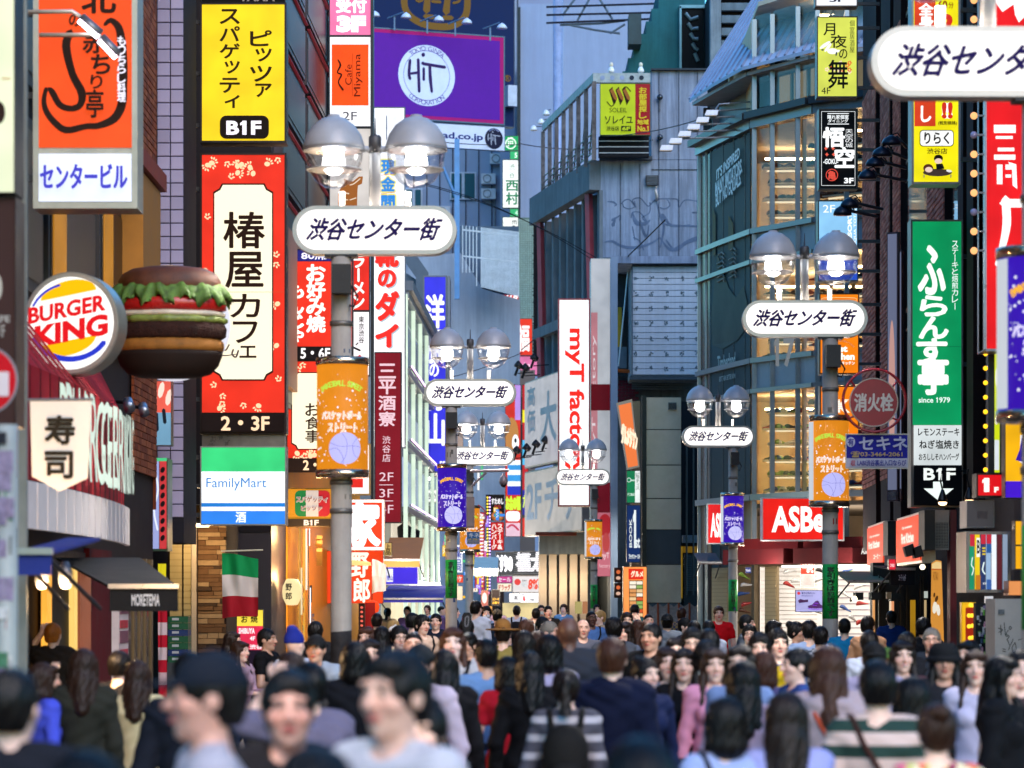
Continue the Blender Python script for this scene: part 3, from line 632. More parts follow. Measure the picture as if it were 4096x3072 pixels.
# ---------------------------------------------------------------- street lamps
SIGNM = E('#fff8f6', 1.45)
def lamp_light(loc, w, col=(1,.9,.78), r=.08, sp=False):
 l = bpy.data.lights.new('lamp_light', 'SPOT' if sp else 'POINT'); l.energy = w*(2.4 if sp else .42);
 if sp: l.spot_size = R(128); l.spot_blend = .6
 l.color = col; l.shadow_soft_size = r; o = bpy.data.objects.new('lamp_light', l); COL.objects.link(o); o.location = loc
def lamp_post(label, D, cx, side, banner, green=False, box=True, extra=None):
 """cx: x of the oval sign in pixels; side -1: pole stands left of the sign centre"""
 x = X(cx, D); px = x+side*.33; y = D; t = thing('street_lamp', label, 'street lamp', (px, y, 0),0, 'twin-globe street lamps along the shopping street')
 pm = M('#a39c92', .6,.0,.2,2,.1, streak=.2); gm = M('#9d9fa2', .4,.2,.1); dk = M('#1d1c1d', .5,.3)
 MB().la((px, y, 0), [(.115,0),(.115,.25),(.102,.3),(.1,5.2)], 20).mk('pole', pm, t, True)
 for z in (2.72,3.0,4.55): MB().la((px, y, z), [(.1,-.025),(.112,-.024),(.112,.024),(.1,.025)], 20).mk('pole_band', M('#6f6b66', .5,.5), t, True)
 if box: MB().box(px-.075, px+.11, y-.30, y-.105,4.82,5.1).box(px-.02, px+.04, y-.304, y-.3,4.95,5.0).mk('speaker_box', dk, t); MB().tb([(px+.11, y-.2,4.9),(px+.17, y-.18,4.8),(px+.13, y-.15,4.7),(px+.09, y-.08,4.72)], .012,6).mk('cable', dk, t)
 # the oval lit sign
 z0, z1 = 5.22,5.69; P = rrect(x-.8, x+.8, z0, z1,.234,10)
 MB().prism(P, y-.10, y+.10).mk('sign_case', M('#a09a94', .35,.6,.1), t, False)
 Q = rrect(x-.755, x+.755, z0+.04, z1-.04,.195,10); c = MB().prism(Q, y-.106, y-.102).mk('sign_face', SIGNM, t)
 MB().prism(Q, y+.102, y+.106).mk('sign_face', SIGNM, t)
 mb = MB(); text_mb(mb, '渋谷センター街', x-.66, x+.66, z0+.135, z1-.125, y-.111,.034,.45); mb.mk('lettering', M('#1c0f4a', .85, noise=0), t)
 MB().box(px-.16, px+.16, y-.09, y+.09,5.195,5.219).mk('mount', dk, t)
 # stem, arms, globes
 MB().la((x, y, 5.69), [(.055,0),(.055,.5),(.05,.55)], 16).mk('stem', gm, t, True); MB().la((x, y, 6.22), [(.062,0),(.062,.15),(.05,.17),(.012,.171),(.004,.34)], 16).mk('stem_cap', M('#4b4a4c', .5,.4), t, True)
 for q in (-.32,.32): MB().box(x+q-.028, x+q+.028, y-.028, y+.028,5.69,5.84).mk('fin', M('#b9b4ac', .4,.3), t)
 for sg in (-1,1):
  g = x+sg*.403; zc = 6.255
  MB().tb([(x+sg*.05, y, zc),(x+sg*.14, y, zc)], .03,8).mk('arm', gm, t)
  prof = [(.30,-.005),(.305,.02),(.297,.05),(.268,.14),(.205,.23),(.12,.295),(.06,.315),(.055,.335),(.001,.338)]
  h = MB().la((g, y, zc), [(r, z) for r, z in prof], 32).mk('lamp_hood', M('#a3a4a8', .42,.1,.12), t, True)
  prof = [(.001,-.385),(.09,-.37),(.18,-.31),(.245,-.21),(.28,-.09),(.285,-.012)]
  MB().la((g, y, zc), prof, 32).mk('globe', globe_mat, t, True)
  MB().la((g, y, zc-.012), [(.285,-.006),(.306,-.004),(.306,.006),(.285,.008)], 32).mk('rim', M('#c4c6c8', .3,.6), t, True)
  MB().la((g, y, zc-.2), [(.262,-.006),(.272,-.004),(.272,.004),(.262,.006)], 32).mk('rim', M('#b4b6ba', .3,.3), t, True)
  MB().la((g, y, zc-.17), [(.001,-.085),(.055,-.075),(.095,-.035),(.112,.02),(.105,.08),(.085,.15),(.001,.162)], 20).mk('bulb', E('#fffaf4', 14), t, True); lamp_light((g, y, zc-.3),34, sp=True)
 # lit cylinder banner
 if banner:
  o = banner == 'o'; bc, dc = ('#f0921e', '#fff0d8') if o else ('#3a16b4', '#e8dcff')
  bx_, r = px+.012*side*-1,.25
  MB().la((bx_, y, 3.12), [(r, 0),(r, 1.02)], 40).mk('banner_drum', E(bc, .8), t, True)
  for z in (3.045,4.141): MB().la((bx_, y, z), [(.11,0),(r+.012,.001),(r+.012,.074),(.11,.075)], 40).mk('chrome_band', M('#c8b49c', .18,.95,.1), t, True)
  Y = y-r-.004
  def lay(fn, mat, nm, dy=0): mb = MB(); fn(mb, Y-dy); wrap(mb, bx_, y, r); mb.mk(nm, mat, t)
  white = E('#f6f2ff', .95, False); ball = E('#b9b8f2' if o else '#c6c4f8', .95, False)
  lay(lambda m, Yy: [m.ball if 0 else m.add([(bx_+qx+s_*cos(a_), Yy, 3.14+qz+s_*sin(a_)) for a_ in [k*pi/3 for k in range(6)]], [(5,4,3,2,1,0)]) for qx, qz, s_ in [(rn.uniform(-.33,.33), abs(rn.gauss(.42,.25)) % .95, rn.choice((.004,.006,.011))) for _ in range(95)]], white, 'star_pattern')
  def arc(m, Yy):
   tx = 'BASKETBALL STREET'
   for i, ch in enumerate(tx):
    if ch == ' ': continue
    a = (i-8)/8*.5; cx_, cz_ = bx_+.42*sin(a),3.98-.42*(1-cos(a))*1.0-.03
    v, f = glyphs(ch, .03); v = (v-(v.min(0)+v.max(0))/2)*.075; ca, sa = cos(-a), sin(-a); m.add(np.stack([cx_+v[:, 0]*ca-v[:, 1]*sa, np.full(len(v), Yy), cz_+v[:, 0]*sa+v[:, 1]*ca], 1), f)
  lay(arc, E('#b7e04a' if o else '#ffb81e', .95, False), 'banner_title', .001)
  def ttl(m, Yy): text_mb(m, 'バスケットボール', bx_-.20, bx_+.21,3.60,3.68, Yy, .07,.1); text_mb(m, 'ストリート', bx_-.13, bx_+.16,3.48,3.565, Yy, .07,.1)
  lay(ttl, white, 'banner_name', .002)
  lay(lambda m, Yy: (text_mb(m, 'バスケットボール', bx_-.20, bx_+.21,3.60,3.68, Yy, .0,.1), text_mb(m, 'ストリート', bx_-.13, bx_+.16,3.48,3.565, Yy, .0,.1)), E('#f6c33a' if o else '#8f6ae6', .9, False), 'banner_name', .009)
  bz, bxx, br = 3.32, bx_+.04,.155
  lay(lambda m, Yy: m.add([(bxx-br*cos(k*pi/20), Yy, bz+s_*br*sin(k*pi/20)) for k in range(21) for s_ in (-1,1)], [(2*k, 2*k+2,2*k+3,2*k+1) for k in range(20)]), ball, 'ball', .0105)
  def seams(m, Yy):
   for pts in ([(-.93,.35),(-.3,.12),(.4,.15),(.98,.1)], [(-.2,.97),(.1,.4),(.05,-.4),(-.25,-.96)], [(-.98,-.1),(-.5,.0),(-.15,-.5),(-.1,-.98)], [(.75,.65),(.45,.2),(.55,-.4),(.8,-.58)]):
    m.stroke([(bxx+a*br, bz+b*br) for a, b in pts], .0035, Yy, Yy)
  lay(seams, E('#6f6cc8', .7, False), 'seam', .0125)
  if side > 0: lay(lambda m, Yy: m.add([(bx_-.36, Yy, 3.13),(bx_-.235, Yy, 3.13),(bx_-.235, Yy, 4.13),(bx_-.36, Yy, 4.13)], [(0,1,2,3)]), E('#dfe6ee', .7, False), 'side_strip', .014)
 for k in range(7):                                     # torn stickers and tape, no two posts alike
  zz, w_, h_, a_ = rn.uniform(1.0,4.4), rn.uniform(.03,.08), rn.uniform(.03,.09), rn.uniform(-.08,.06); mb = MB(); mb.box(px+a_, px+a_+w_, y-.1035-.0006*k, y-.1032-.0006*k, zz, zz+h_); wrap(mb, px, y, .1032).mk('sticker', M(rn.choice(['#c8c4bc', '#5a5650', '#8a3a30', '#d8d0a0', '#3a4a6a', '#77726a']),.7,0,.4,30), t)
 t.rotation_euler.z = rn.uniform(-.03,.03)
 if green:
  zt, zb = green; mb = MB();
  MB().la((px, y, zb), [(.103,0),(.103, zt-zb)], 24).mk('sticker', M('#12a040', .45,0,.06), t, True)
  mb = MB(); vtext_mb(mb, '客引きは犯罪です', px-.045, px+.045, zb+.03, zt-.03, y-.107,.03, gap=.12); wrap(mb, px, y, .103); mb.mk('lettering', M('#0a1a10', .5, noise=0), t)
 return t
rn = random.Random(3)
def _gm():
 m = bpy.data.materials.new('clear_globe'); m.use_nodes = True; nt = m.node_tree; nt.nodes.clear(); N = nt.nodes.new
 o = N('ShaderNodeOutputMaterial'); t = N('ShaderNodeBsdfTransparent'); g = N('ShaderNodeBsdfGlossy'); mx = N('ShaderNodeMixShader'); lw = N('ShaderNodeLayerWeight'); mr = N('ShaderNodeMapRange')
 t.inputs[0].default_value = (.93,.94,.96,1); g.inputs['Roughness'].default_value = .06; lw.inputs[0].default_value = .35; nt.links.new(lw.outputs['Facing'], mr.inputs[0]); mr.inputs[3].default_value = .05; mr.inputs[4].default_value = .55
 nt.links.new(mr.outputs[0], mx.inputs[0]); nt.links.new(t.outputs[0], mx.inputs[1]); nt.links.new(g.outputs[0], mx.inputs[2]); nt.links.new(mx.outputs[0], o.inputs[0]); return m
globe_mat = _gm()
lamp_post('twin-globe street lamp standing nearest the viewer, just outside the left of the picture', 6.1,2048+(-1.34)*F/6.1,-1, 'p')
p1 = lamp_post('twin-globe street lamp with orange basketball banner and dark-stained pole, nearest on the left', 27.8,1500,-1, 'o')
lamp_post('twin-globe street lamp with a purple banner and green sticker standing before the blue vertical sign', 49.5,1881,-1, 'p', (2.55,1.88))
lamp_post('twin-globe street lamp with orange banner, half hidden behind the lamp with green sticker', 71.2,1930,-1, 'o')
lamp_post('twin-globe street lamp with a purple banner at the right edge of the picture', 19.14,3951,1, 'p', (2.35,1.65))
lamp_post('twin-globe street lamp with orange banner and green sticker, beside the round red hydrant sign', 36.5,3218,1, 'o', (2.31,1.61))
lamp_post('twin-globe street lamp with purple banner before the dark glass corner of the shoe shop', 62.8,2872,1, 'p', (2.3,1.6))
lamp_post('twin-globe street lamp with orange banner in front of the tall white sign with red lettering', 83.5,2331,1, 'o', (2.3,1.6))
lamp_post('small twin-globe street lamp with a purple banner by the lit glass tower on the left', 98.7,1760,-1, None)
lamp_post('smallest twin-globe street lamp, lower one beside the lit glass tower', 134,1750,-1, 'p', box=True)
MB().la((X(1365,27.8),27.8,.02), [(.119,0),(.1045,.3),(.1035,1.42),(.101,1.55)], 20).mk('stain', M('#2f2d2d', .8,0,.5,7), p1, True)
# ---------------------------------------------------------------- fire hydrant sign and plate on the near right lamp post
S = Sign('round red fire hydrant sign with white lettering inside a red hoop on the lamp post', 36.2,(3398,1505,3592,1720), 'hydrant_sign', 'sign', casing=False)
MB().ring(S.x(3497), S.z(1602),.413,.382, S.D-.02, S.D+.02).mk('hoop', M('#a01626', .35), S.root, True)
MB().ring(S.x(3495), S.z(1610),.312,.298, S.D-.014, S.D+.01).mk('rim', M('#c9b6a0', .4), S.root, True)
MB().prism([(S.x(3495)+.299*cos(a*pi/24), S.z(1610)+.299*sin(a*pi/24)) for a in range(48)], S.D-.008, S.D+.008).mk('disc', M('#a01622', .4), S.root)
for a in (40,140,215,320): MB().tb([(S.x(3495)+.31*cos(R(a)), S.D, S.z(1610)+.31*sin(R(a))),(S.x(3497)+.385*cos(R(a)), S.D, S.z(1602)+.385*sin(R(a)))], .012,8).mk('spoke', M('#a01626', .35), S.root)
S.D -= .004; S.tx('FIRE HYDRANT', (3430,1540,3555,1560), '#d8c4b0', 0); S.tx('消火栓', (3418,1575,3572,1645), '#e0d2c4', 0,.03)
S = Sign('blue and white enamel shop plate with a phone number, fixed below the round hydrant sign', 36.3,(3385,1738,3630,1872), 'shop_plate', 'sign', depth=.03, frame='#b9b2b2', rim=3)
S.rc((3385,1740,3630,1833), '#2f2f9a', 0); S.rc((3385,1833,3630,1870), '#c9c4d4', 0); S.circ(3403,1768,17,20, '#c9c8e0', 0)
S.tx('有', (3392,1754,3414,1782), '#2f2f9a', 0,.02); S.tx('セキネ', (3436,1748,3628,1800), '#c9c8e0', 0,.03); S.tx('☎03-3464-2061', (3402,1806,3608,1829), '#cfae72', 0); S.tx('収', (3402,1842,3420,1864), '#c03040', 0,.02); S.tx('LABI渋谷裏出入口ならび', (3428,1840,3622,1864), '#3a3a8c', 0,.02)
MB().box(X(3330,36.3)+.1, X(3390,36.3),36.32,36.36, Z(1790,36.3), Z(1780,36.3)).mk('bracket', M('#555555', .5,.6), S.root)
# LEFT SIDE
brick_l = [M('#8a4426', .8,0,.2,6,.2), M('#753820', .8,0,.2,6,.2), M('#9a5432', .8,0,.2,6,.2)]
mort = M('#241a18', .9)
# brick-ended building with the hamburger shop
A = Facade('brick_shop_building', 'dark brick building with ochre window frames above the red burger shop front', (-4.55,12),(-4.55,36.2))
A.box('wall', 0, A.L, 0,14.5, M('#2a211e', .8,0,.2,2,.1),.02,8)
A.bricks(34.0-12,36.2-12,3.4,10.4, brick_l, nearest=7.2, d=-.03)
MB().box(A.ox+A.L+.001, A.ox+A.L+.02, A.oy-.02, A.oy+8,3.0,14.5).mk('end_wall', M('#6b3118', .85,0,.2,4,.3), A.root)
fr = M('#33302f', .5,.3); och = M('#a8702c', .6,0,.1)
for i, (u0, u1) in enumerate([(3,7),(7.3,11),(11.3,15),(15.3,18.4),(18.7,21.4)]):
 for z0, z1 in ((4.7,6.3),(6.6,8.3),(8.6,10.4)):
  w = A.box('window', u0, u1, z0, z1, fr, -.10,-.0); A.box('pane', u0+.12, u1-.12, z0+.12, z1-.12, M('#141210', .35,0,0),-.112,-.101, w)
  A.box('lit_blind', u0+.2, u0+.2+(u1-u0)*.25, z0+.13, z1-.13, E('#e69a2e', .5 if z0 < 8 else .2),-.125,-.113, w)
A.box('ochre_panel', 20.4,22.0,5.2,6.72, och, -.35,-.0); A.box('wood_eave', 18.6,22.2,6.75,6.95, M('#8a3420', .6),-.4,-.0)
red = M('#98081c', .8,0,.08,3,.08); dred = M('#5e0a14', .6)
# curved red awning and fascia
mb = MB()
for i in range(24):
 u0, u1 = 8+i*.425,8+(i+1)*.42; bow = lambda u: .4+.3*sin(min(1, max(0,(u-8)/10.2))*pi)**.6
 a, b = bow(u0), bow(u1)
 mb.add([(A.ox+u0, A.oy-a, 2.82),(A.ox+u1, A.oy-b, 2.82),(A.ox+u1, A.oy-b, 3.75),(A.ox+u0, A.oy-a, 3.75),(A.ox+u1, A.oy-.05,4.55),(A.ox+u0, A.oy-.05,4.55)], [(0,1,2,3),(3,2,4,5)])
mb.mk('red_fascia', red, A.root, False)
mb = MB()
for i in range(24):
 u0, u1 = 8+i*.425,8+(i+1)*.42; a, b = bow(u0)+.06, bow(u1)+.06
 mb.hexa([(A.ox+u0, A.oy-a, 2.42),(A.ox+u1, A.oy-b, 2.42),(A.ox+u1, A.oy-b+.05,2.42),(A.ox+u0, A.oy-a+.05,2.42),(A.ox+u0, A.oy-a, 2.80),(A.ox+u1, A.oy-b, 2.80),(A.ox+u1, A.oy-b+.05,2.80),(A.ox+u0, A.oy-a+.05,2.80)])
mb.mk('white_valance', M('#cfc6c4', .7,0,.08), A.root)
letM = E('#dcefe0', .8, False)
tx = 'BURGER KING'; pos = [225,272,317,364,422,452,488,496,514,522,534,546]
uo = lambda p: (4.55-.78)*F/(2048-p)-12
for i, ch in enumerate(tx):
 if ch == ' ': continue
 u0, u1 = uo(pos[i])+.03, uo(pos[i+1])-.03
 mb = MB(); v, f = glyphs(ch, .0); v = v.copy(); lo, hi = v.min(0), v.max(0); uu = (v-lo)/np.maximum(hi-lo, 1e-6); um = (u0+u1)/2; a = bow(um)+.16
 for k in range(2): mb.add(np.stack([A.ox+u0+.12*(u1-u0)+uu[:, 0]*(u1-u0)*.72, np.full(len(v), A.oy-a+k*.05),2.9+uu[:, 1]*.76], 1), f)
 mb.mk('channel_letter', letM, A.root)
# ground-floor shop front below it
A.box('red_door', A.u(335), A.u(425),0,2.4, M('#4e060a', .8),-.06,0); A.box('shop_opening', A.u(160), A.u(330),0,2.35, M('#0d0a09', .6),-.03,0)
for a, b, c, s_ in ((150,170, '#ffb040', 1.2),(262,275, '#ffcf70', .9),(285,330, '#b06040', .45)): A.box('lit_strip', A.u(a), A.u(b),.3,2.2, E(c, s_),-.09,-.035)
pst = A.box('poster_board', A.u(433), A.u(472),.6,2.32, M('#c8b8b8', .5),-.12,-.02)
mb = MB(); mb2 = MB()
for k in range(5):
 za = .68+k*.33; mb.box(A.ox+A.u(436), A.ox+A.u(469), A.oy-.128, A.oy-.121, za+.02, za+.16); mb2.box(A.ox+A.u(437), A.ox+A.u(468), A.oy-.128, A.oy-.121, za+.19, za+.28)
mb.mk('poster_picture', M('#7a4a58', .6,0,.4,12), pst); mb2.mk('poster_picture', M('#b8303c', .6,0,.4,12), pst)
for i, a in enumerate((485,510,532,556)): A.box('glass_door', A.u(a), A.u(a+18),.1,2.3, M('#1b1511', .15,0,0, coat=.6),-.08,-.02); A.box('door_frame', A.u(a+18), A.u(a+24),.0,2.35, M('#6a5434', .5,.3),-.1,-.02)
# lit directory strips hanging at the end of the brick building
S = Sign('tall lit shop name strips with a green top at the end of the burger shop', 36.6,(545,1835,668,2200), 'directory_sign', 'sign', depth=.5, frame='#3c5a48', rim=3)
strip_colors(S, (545,1845,668,2195), ['#8fb7d8', '#e8d23a', '#9aa4d8', '#c8383c'])
S.rc((545,1832,668,1845), '#4fd08a', .8); S.rc((576,1870,607,1900), '#f4f4f4', 1); S.rc((576,2140,607,2196), '#d01a2a', .9); S.tx('1F', (580,2152,602,2185), '#ffffff', 1); S.dt([(652,1880+k*34,9,13,.4) for k in range(9)], '#1c1012', 0); S.dt([(590,1930+k*30,11,8,0) for k in range(5)], '#b8c8e8', .8); S.sk([([(622,1880),(634,1960),(618,2040),(632,2120)], 7)], '#e8f0ff', .9)
S = Sign('white and red picture sign high beside the spot lamps above the burger letters', 36.9,(558,1525,684,1780), 'menu_sign', 'sign', depth=.2, frame='#5a504e', rim=3)
S.rc((562,1525,684,1650), '#e8604e', .95); S.rc((562,1650,684,1780), '#7eb2d2', .7); S.dt([(585+k*30,1560+30*(k % 2),12,34,.2) for k in range(4)], '#ffd9c8', 1); S.sk([([(596,1660),(600,1700)], 14),([(655,1640),(660,1690)], 14),([(625,1655),(628,1720)], 16)], '#1c2430', 0)
S = Sign('orange-red lit restaurant sign with looping black brush strokes over a white lit panel', 25.9,(155,-60,528,812), frame='#a9a99c', rim=22, depth=.4)
S.rc((155,-60,528,590), '#f4521e', 1.0); S.rc((150,615,526,806), '#dfe8ff', 1.15)
S.sk([([(281,130),(265,185),(290,296),(327,370),(321,420),(284,435),(240,420),(210,370),(197,355)], [30,34,30,34,26,24,26,26,16]),([(185,355),(176,401),(185,444),(216,487),(265,521),(345,506),(395,503),(457,475),(487,420),(493,345),(493,259),(487,173),(475,111),(444,82),(420,99)], [16,20,24,26,28,24,26,34,36,34,36,36,30,22,14])], '#2a1c14', 0)
for ch, b in (('北', (330,-60,462,52)),('の', (278,58,324,106)),('赤', (334,142,424,214)),('ち', (368,222,442,298)),('り', (366,304,412,358)),('亭', (350,364,416,474))): S.tx(ch, b, '#2a1c14', 0,.035)
S.vt('もつちらし料理', (474,150,506,412), '#f4f0ff', 1.1,.03,.05); S.tx('センタービル', (168,662,512,758), '#4a48d8', .7,.03); S.brackets(-1,.3)
# tiled pier, dark panels
B = Facade('tiled_pier', 'narrow pier of pale lilac square tiles between the brick end and the yellow sign', (X(628,38),38),(X(735,38),38))
B.box('wall', 0, B.L, 2.62,14, M('#1c1a20', .8),.0,1.5)
L = []; tw = B.L/2
for r in range(60):
 for c in range(2): L.append(B.bx(c*tw+.006,(c+1)*tw-.006,-.02,-.001,2.95+r*tw+.006,2.95+(r+1)*tw-.006))
pieces(B.root, 'tile', L, M('#9c93ac', .3,0,.05,2,0, rand=.12),300)
C_ = Facade('dark_panelled_shop_building', 'dark brown panelled building that carries the stacked yellow, red and green signs', (X(735,39),39),(X(742,47),47))
C_.box('wall', 0, C_.L, 3.1,14, M('#2b1714', .55,0,.2,1.5),0,6)
C_.box('end_panel', -.01,.02,3.1,14, M('#3a1c18', .45,0,.25,1),0,3)
for k in range(8): C_.box('panel_joint', -.035,-.012,3.3+k*1.25,3.33+k*1.25, M('#0c0808', .6),.0,3)
E_ = Facade('ledger_stone_shop_front', 'shop front of stacked brown and cream ledger tiles with roller shutters behind the flag', (X(672,45),45),(X(905,45),45))
E_.box('wall', 0, E_.L, 0,3.35, M('#2a1e16', .9),.03,2)
L = []; z = 0; us, ue = E_.u(792), E_.L
while z < 3.2:
 h = rch((.05,.07,.09)); u = us
 while u < ue-.05:
  w = ru(.12,.42); b = min(u+w, ue); L.append(E_.bx(u+.002, b-.002,-ru(.0,.035),.03, z+.003, z+h-.002)+(random.randrange(4),)); u += w
 z += h
pieces(E_.root, 'ledger_tile', L, [M('#5a4028', .8,0,.2,5), M('#8a7252', .8,0,.2,5), M('#3c2c1e', .8,0,.2,5), M('#6c5236', .8,0,.2,5)], 300)
for i in range(2):
 a, b = ((680,728),(735,765))[i]; sh = E_.box('roller_shutter', E_.u(a), E_.u(b),0,3.0, M('#9c8c62', .5,.3,.06),-.01,.02)
 mb = MB(); [mb.box(E_.ox+E_.u(a), E_.ox+E_.u(b), E_.oy-.02, E_.oy-.011, k*.1, k*.1+.075) for k in range(30)]; mb.mk('slat_field', M('#a8986c', .5,.3,.06), sh, kind='stuff')
E_.box('door_post', E_.u(768), E_.u(788),0,3.2, M('#a89a86', .5,.2),-.08,.02)
E_.box('canopy', E_.u(665), E_.L+.25,3.02,3.32, M('#8a8274', .4,.3),-1.4,.02); E_.box('canopy_light', E_.u(800), E_.u(860),2.98,3.015, E('#ffd8a0', 6),-1.1,-.9); lamp_light((E_.ox+E_.u(830), E_.oy-1,2.85),22,(1,.7,.4),.2); E_.box('canopy_trim', E_.u(800), E_.L+.25,3.1,3.3, M('#b88a4a', .15,.9,.2),-1.47,-1.402)
# hamburger sign, round sign, sushi banner, awnings
def burger():
 D = 27.5; cx, cz = X(678, D),0; t = thing('hamburger_sign', 'large three-dimensional hamburger on a lit outline beside the round burger sign', 'sign', (cx, D, Z(1512, D)),0)
 k = D/F; zz = lambda p: Z(p, D); o = (cx, D, 0); n = 72
 def L(name, prof, mat, sx=1., wob=None, smooth=True): MB().la((cx, D, 0), [(r*k, zz(p)) for r, p in prof], n, 0, sx, .62, wob).mk(name, mat, t, smooth)
 L('bun_underside_shaded', [(1,1514),(120,1511),(165,1498),(196,1465),(211,1425),(214,1406)], M('#1c100a', .7,0,.3,10))  # underside of the bun, its shade put into the dark brown
 L('bottom_bun', [(214,1408),(219,1392),(217,1372),(205,1360)], M('#8a5a24', .6,0,.3,9,.3))
 L('patty', [(205,1362),(224,1350),(228,1318),(216,1296)], M('#2e1710', .75,0,.5,22,.9, bscale=60), wob=lambda a, z: .012*sin(a*23)+.01*sin(a*41+1))
 L('pickle_and_onion', [(212,1298),(224,1290),(224,1278),(208,1268)], M('#6e7a34', .5,0,.5,16), wob=lambda a, z: .03*sin(a*11)+.02*sin(a*19))
 L('onion', [(206,1272),(220,1266),(222,1256),(205,1248)], M('#c8bca8', .35,0,.2,12), wob=lambda a, z: .02*sin(a*7))
 L('tomato', [(205,1250),(226,1242),(228,1206),(206,1192)], M('#a81c18', .28,0,.2,8), wob=lambda a, z: .012*sin(a*3))
 mb = MB(); v = []; m = 120
 for j, (r, p, am) in enumerate(((150,1190,0),(205,1186,5),(230,1198,11),(240,1216,15),(234,1180,12),(214,1150,6),(160,1140,0))):
  for i in range(m): a = 2*pi*i/m; rr = (r+am*sin(a*17+j)+am*.6*sin(a*29))*k; v.append((cx+rr*cos(a), D+.62*rr*sin(a), zz(p+am*1.3*sin(a*13+j*.5)+am*.7*sin(a*31))))
 f = [(j*m+i, j*m+(i+1) % m, (j+1)*m+(i+1) % m, (j+1)*m+i) for j in range(6) for i in range(m)]; mb.add(v, f).mk('lettuce', M('#54742a', .5,0,.6,16,.5), t, True)
 L('top_bun', [(198,1160),(206,1150),(205,1126),(188,1098),(150,1078),(90,1068),(1,1066)], M('#54290f', .55,0,.5,8,.4))
 mb = MB(); rr_ = random.Random(2)
 for _ in range(260):
  a, q = rr_.uniform(pi, 2*pi), rr_.uniform(.1,.98); r = 200*q; p = 1066+ (1-math.sqrt(1-q*q))*84; mb.ball((cx+r*k*cos(a), D+.62*r*k*sin(a)-.003, zz(p)),.012,6)
 mb.mk('sesame_field', M('#d8b888', .6), t, True, kind='stuff')
 mb = MB(); P = [(cx+231*k*cos(a), zz(1292)+ (1292-1060 if sin(a) > 0 else 224)*k*sin(a)) for a in [2*pi*i/60 for i in range(60)]]; mb.prism(P, D+.16, D+.30).mk('backing_box', E('#f0f0ff', .8, False), t)
 MB().box(-4.55, cx-.4, D+.2, D+.26, zz(1300), zz(1290)).mk('bracket', M('#333333', .5,.6), t)
burger()
D = 25.4; t = thing('round_burger_sign', 'round white lit burger sign with red lettering between yellow bun shapes', 'sign', (X(283, D), D, Z(1500, D)), R(-9)); k = D/F; cx, cz = X(283, D), Z(1293, D)
ROOT[t.name] = np.array((cx, D, Z(1500, D)))
MB().prism([(cx+.445*cos(a*pi/32), cz+.46*sin(a*pi/32)) for a in range(64)], D, D+.26).mk('casing', M('#8f9088', .35,.5), t)
MB().ring(cx, cz, .448,.415, D-.012, D, sx=.97).mk('rim', M('#b4b4a8', .3,.6), t)
MB().prism([(cx+.41*cos(a*pi/32), cz+.42*sin(a*pi/32)) for a in range(64)], D-.008, D-.001).mk('face_panel', E('#fdfdf6', 1.15), t)
w = lambda p: (cx+(p[0]-290)*k, cz+(1293-p[1])*k)
def half(cy, sgn, pts=24): return [w((290-8+115*cos(pi*i/pts)-sgn*cy*.0, cy-sgn*60*sin(pi*i/pts)-(115*cos(pi*i/pts))*.18)) for i in range(pts+1)]
MB().prism(half(1182,1), D-.014, D-.009).mk('bun_shape', E('#f2b800', 1, False), t); MB().prism(half(1362,-1), D-.014, D-.009).mk('bun_shape', E('#f2b800', 1, False), t)
mb = MB(); text_mb(mb, 'BURGER', cx-.39, cx+.33, cz+.055, cz+.205, D-.016,.04); text_mb(mb, 'KING', cx-.33, cx+.35, cz-.165, cz+.03, D-.016,.05)
for v in mb.v: v[:, 2] += (v[:, 0]-cx)*.16-.0
mb.mk('lettering', E('#d8141c', 1, False), t)
mb = MB(); mb.stroke([w((290+170*cos(a),1293-150*sin(a)-6)) for a in [R(q) for q in range(205,335,12)]], [.03*k/k*.3,.045,.05,.05,.045,.05], D-.0165, D-.0165); mb.stroke([w((290+172*cos(a),1293-158*sin(a))) for a in [R(q) for q in range(105,165,12)]], .022, D-.0165, D-.0165); mb.mk('blue_crescent', E('#2436c0', 1, False), t)
MB().box(-4.55, cx-.43, D+.1, D+.16, cz-.03, cz+.03).mk('bracket', M('#333333', .5,.6), t)
D = 20; t = thing('sushi_banner', 'cream cloth banner with a pointed foot and two brush-written characters', 'banner', (X(240, D), D, Z(1960, D)))
s_ = lambda a, b: (X(a, D), Z(b, D))
MB().prism([s_(120,1602), s_(128,1905), s_(238,1966), s_(350,1912), s_(364,1600)], D, D+.012).mk('cloth', M('#ece2d4', .8,0,.06,2,.1), t)
mb = MB(); text_mb(mb, '寿', *[s_(182,0)[0], s_(298,0)[0]], s_(0,1775)[1], s_(0,1665)[1], D-.004,.035); text_mb(mb, '司', s_(182,0)[0], s_(290,0)[0], s_(0,1912)[1], s_(0,1808)[1], D-.004,.035); mb.mk('lettering', M('#2a2214', .6, noise=0), t)
MB().tb([(X(105, D), D+.006, Z(1600, D)),(X(372, D), D+.006, Z(1598, D))], .012,8).mk('rod', M('#777777', .4,.6), t)
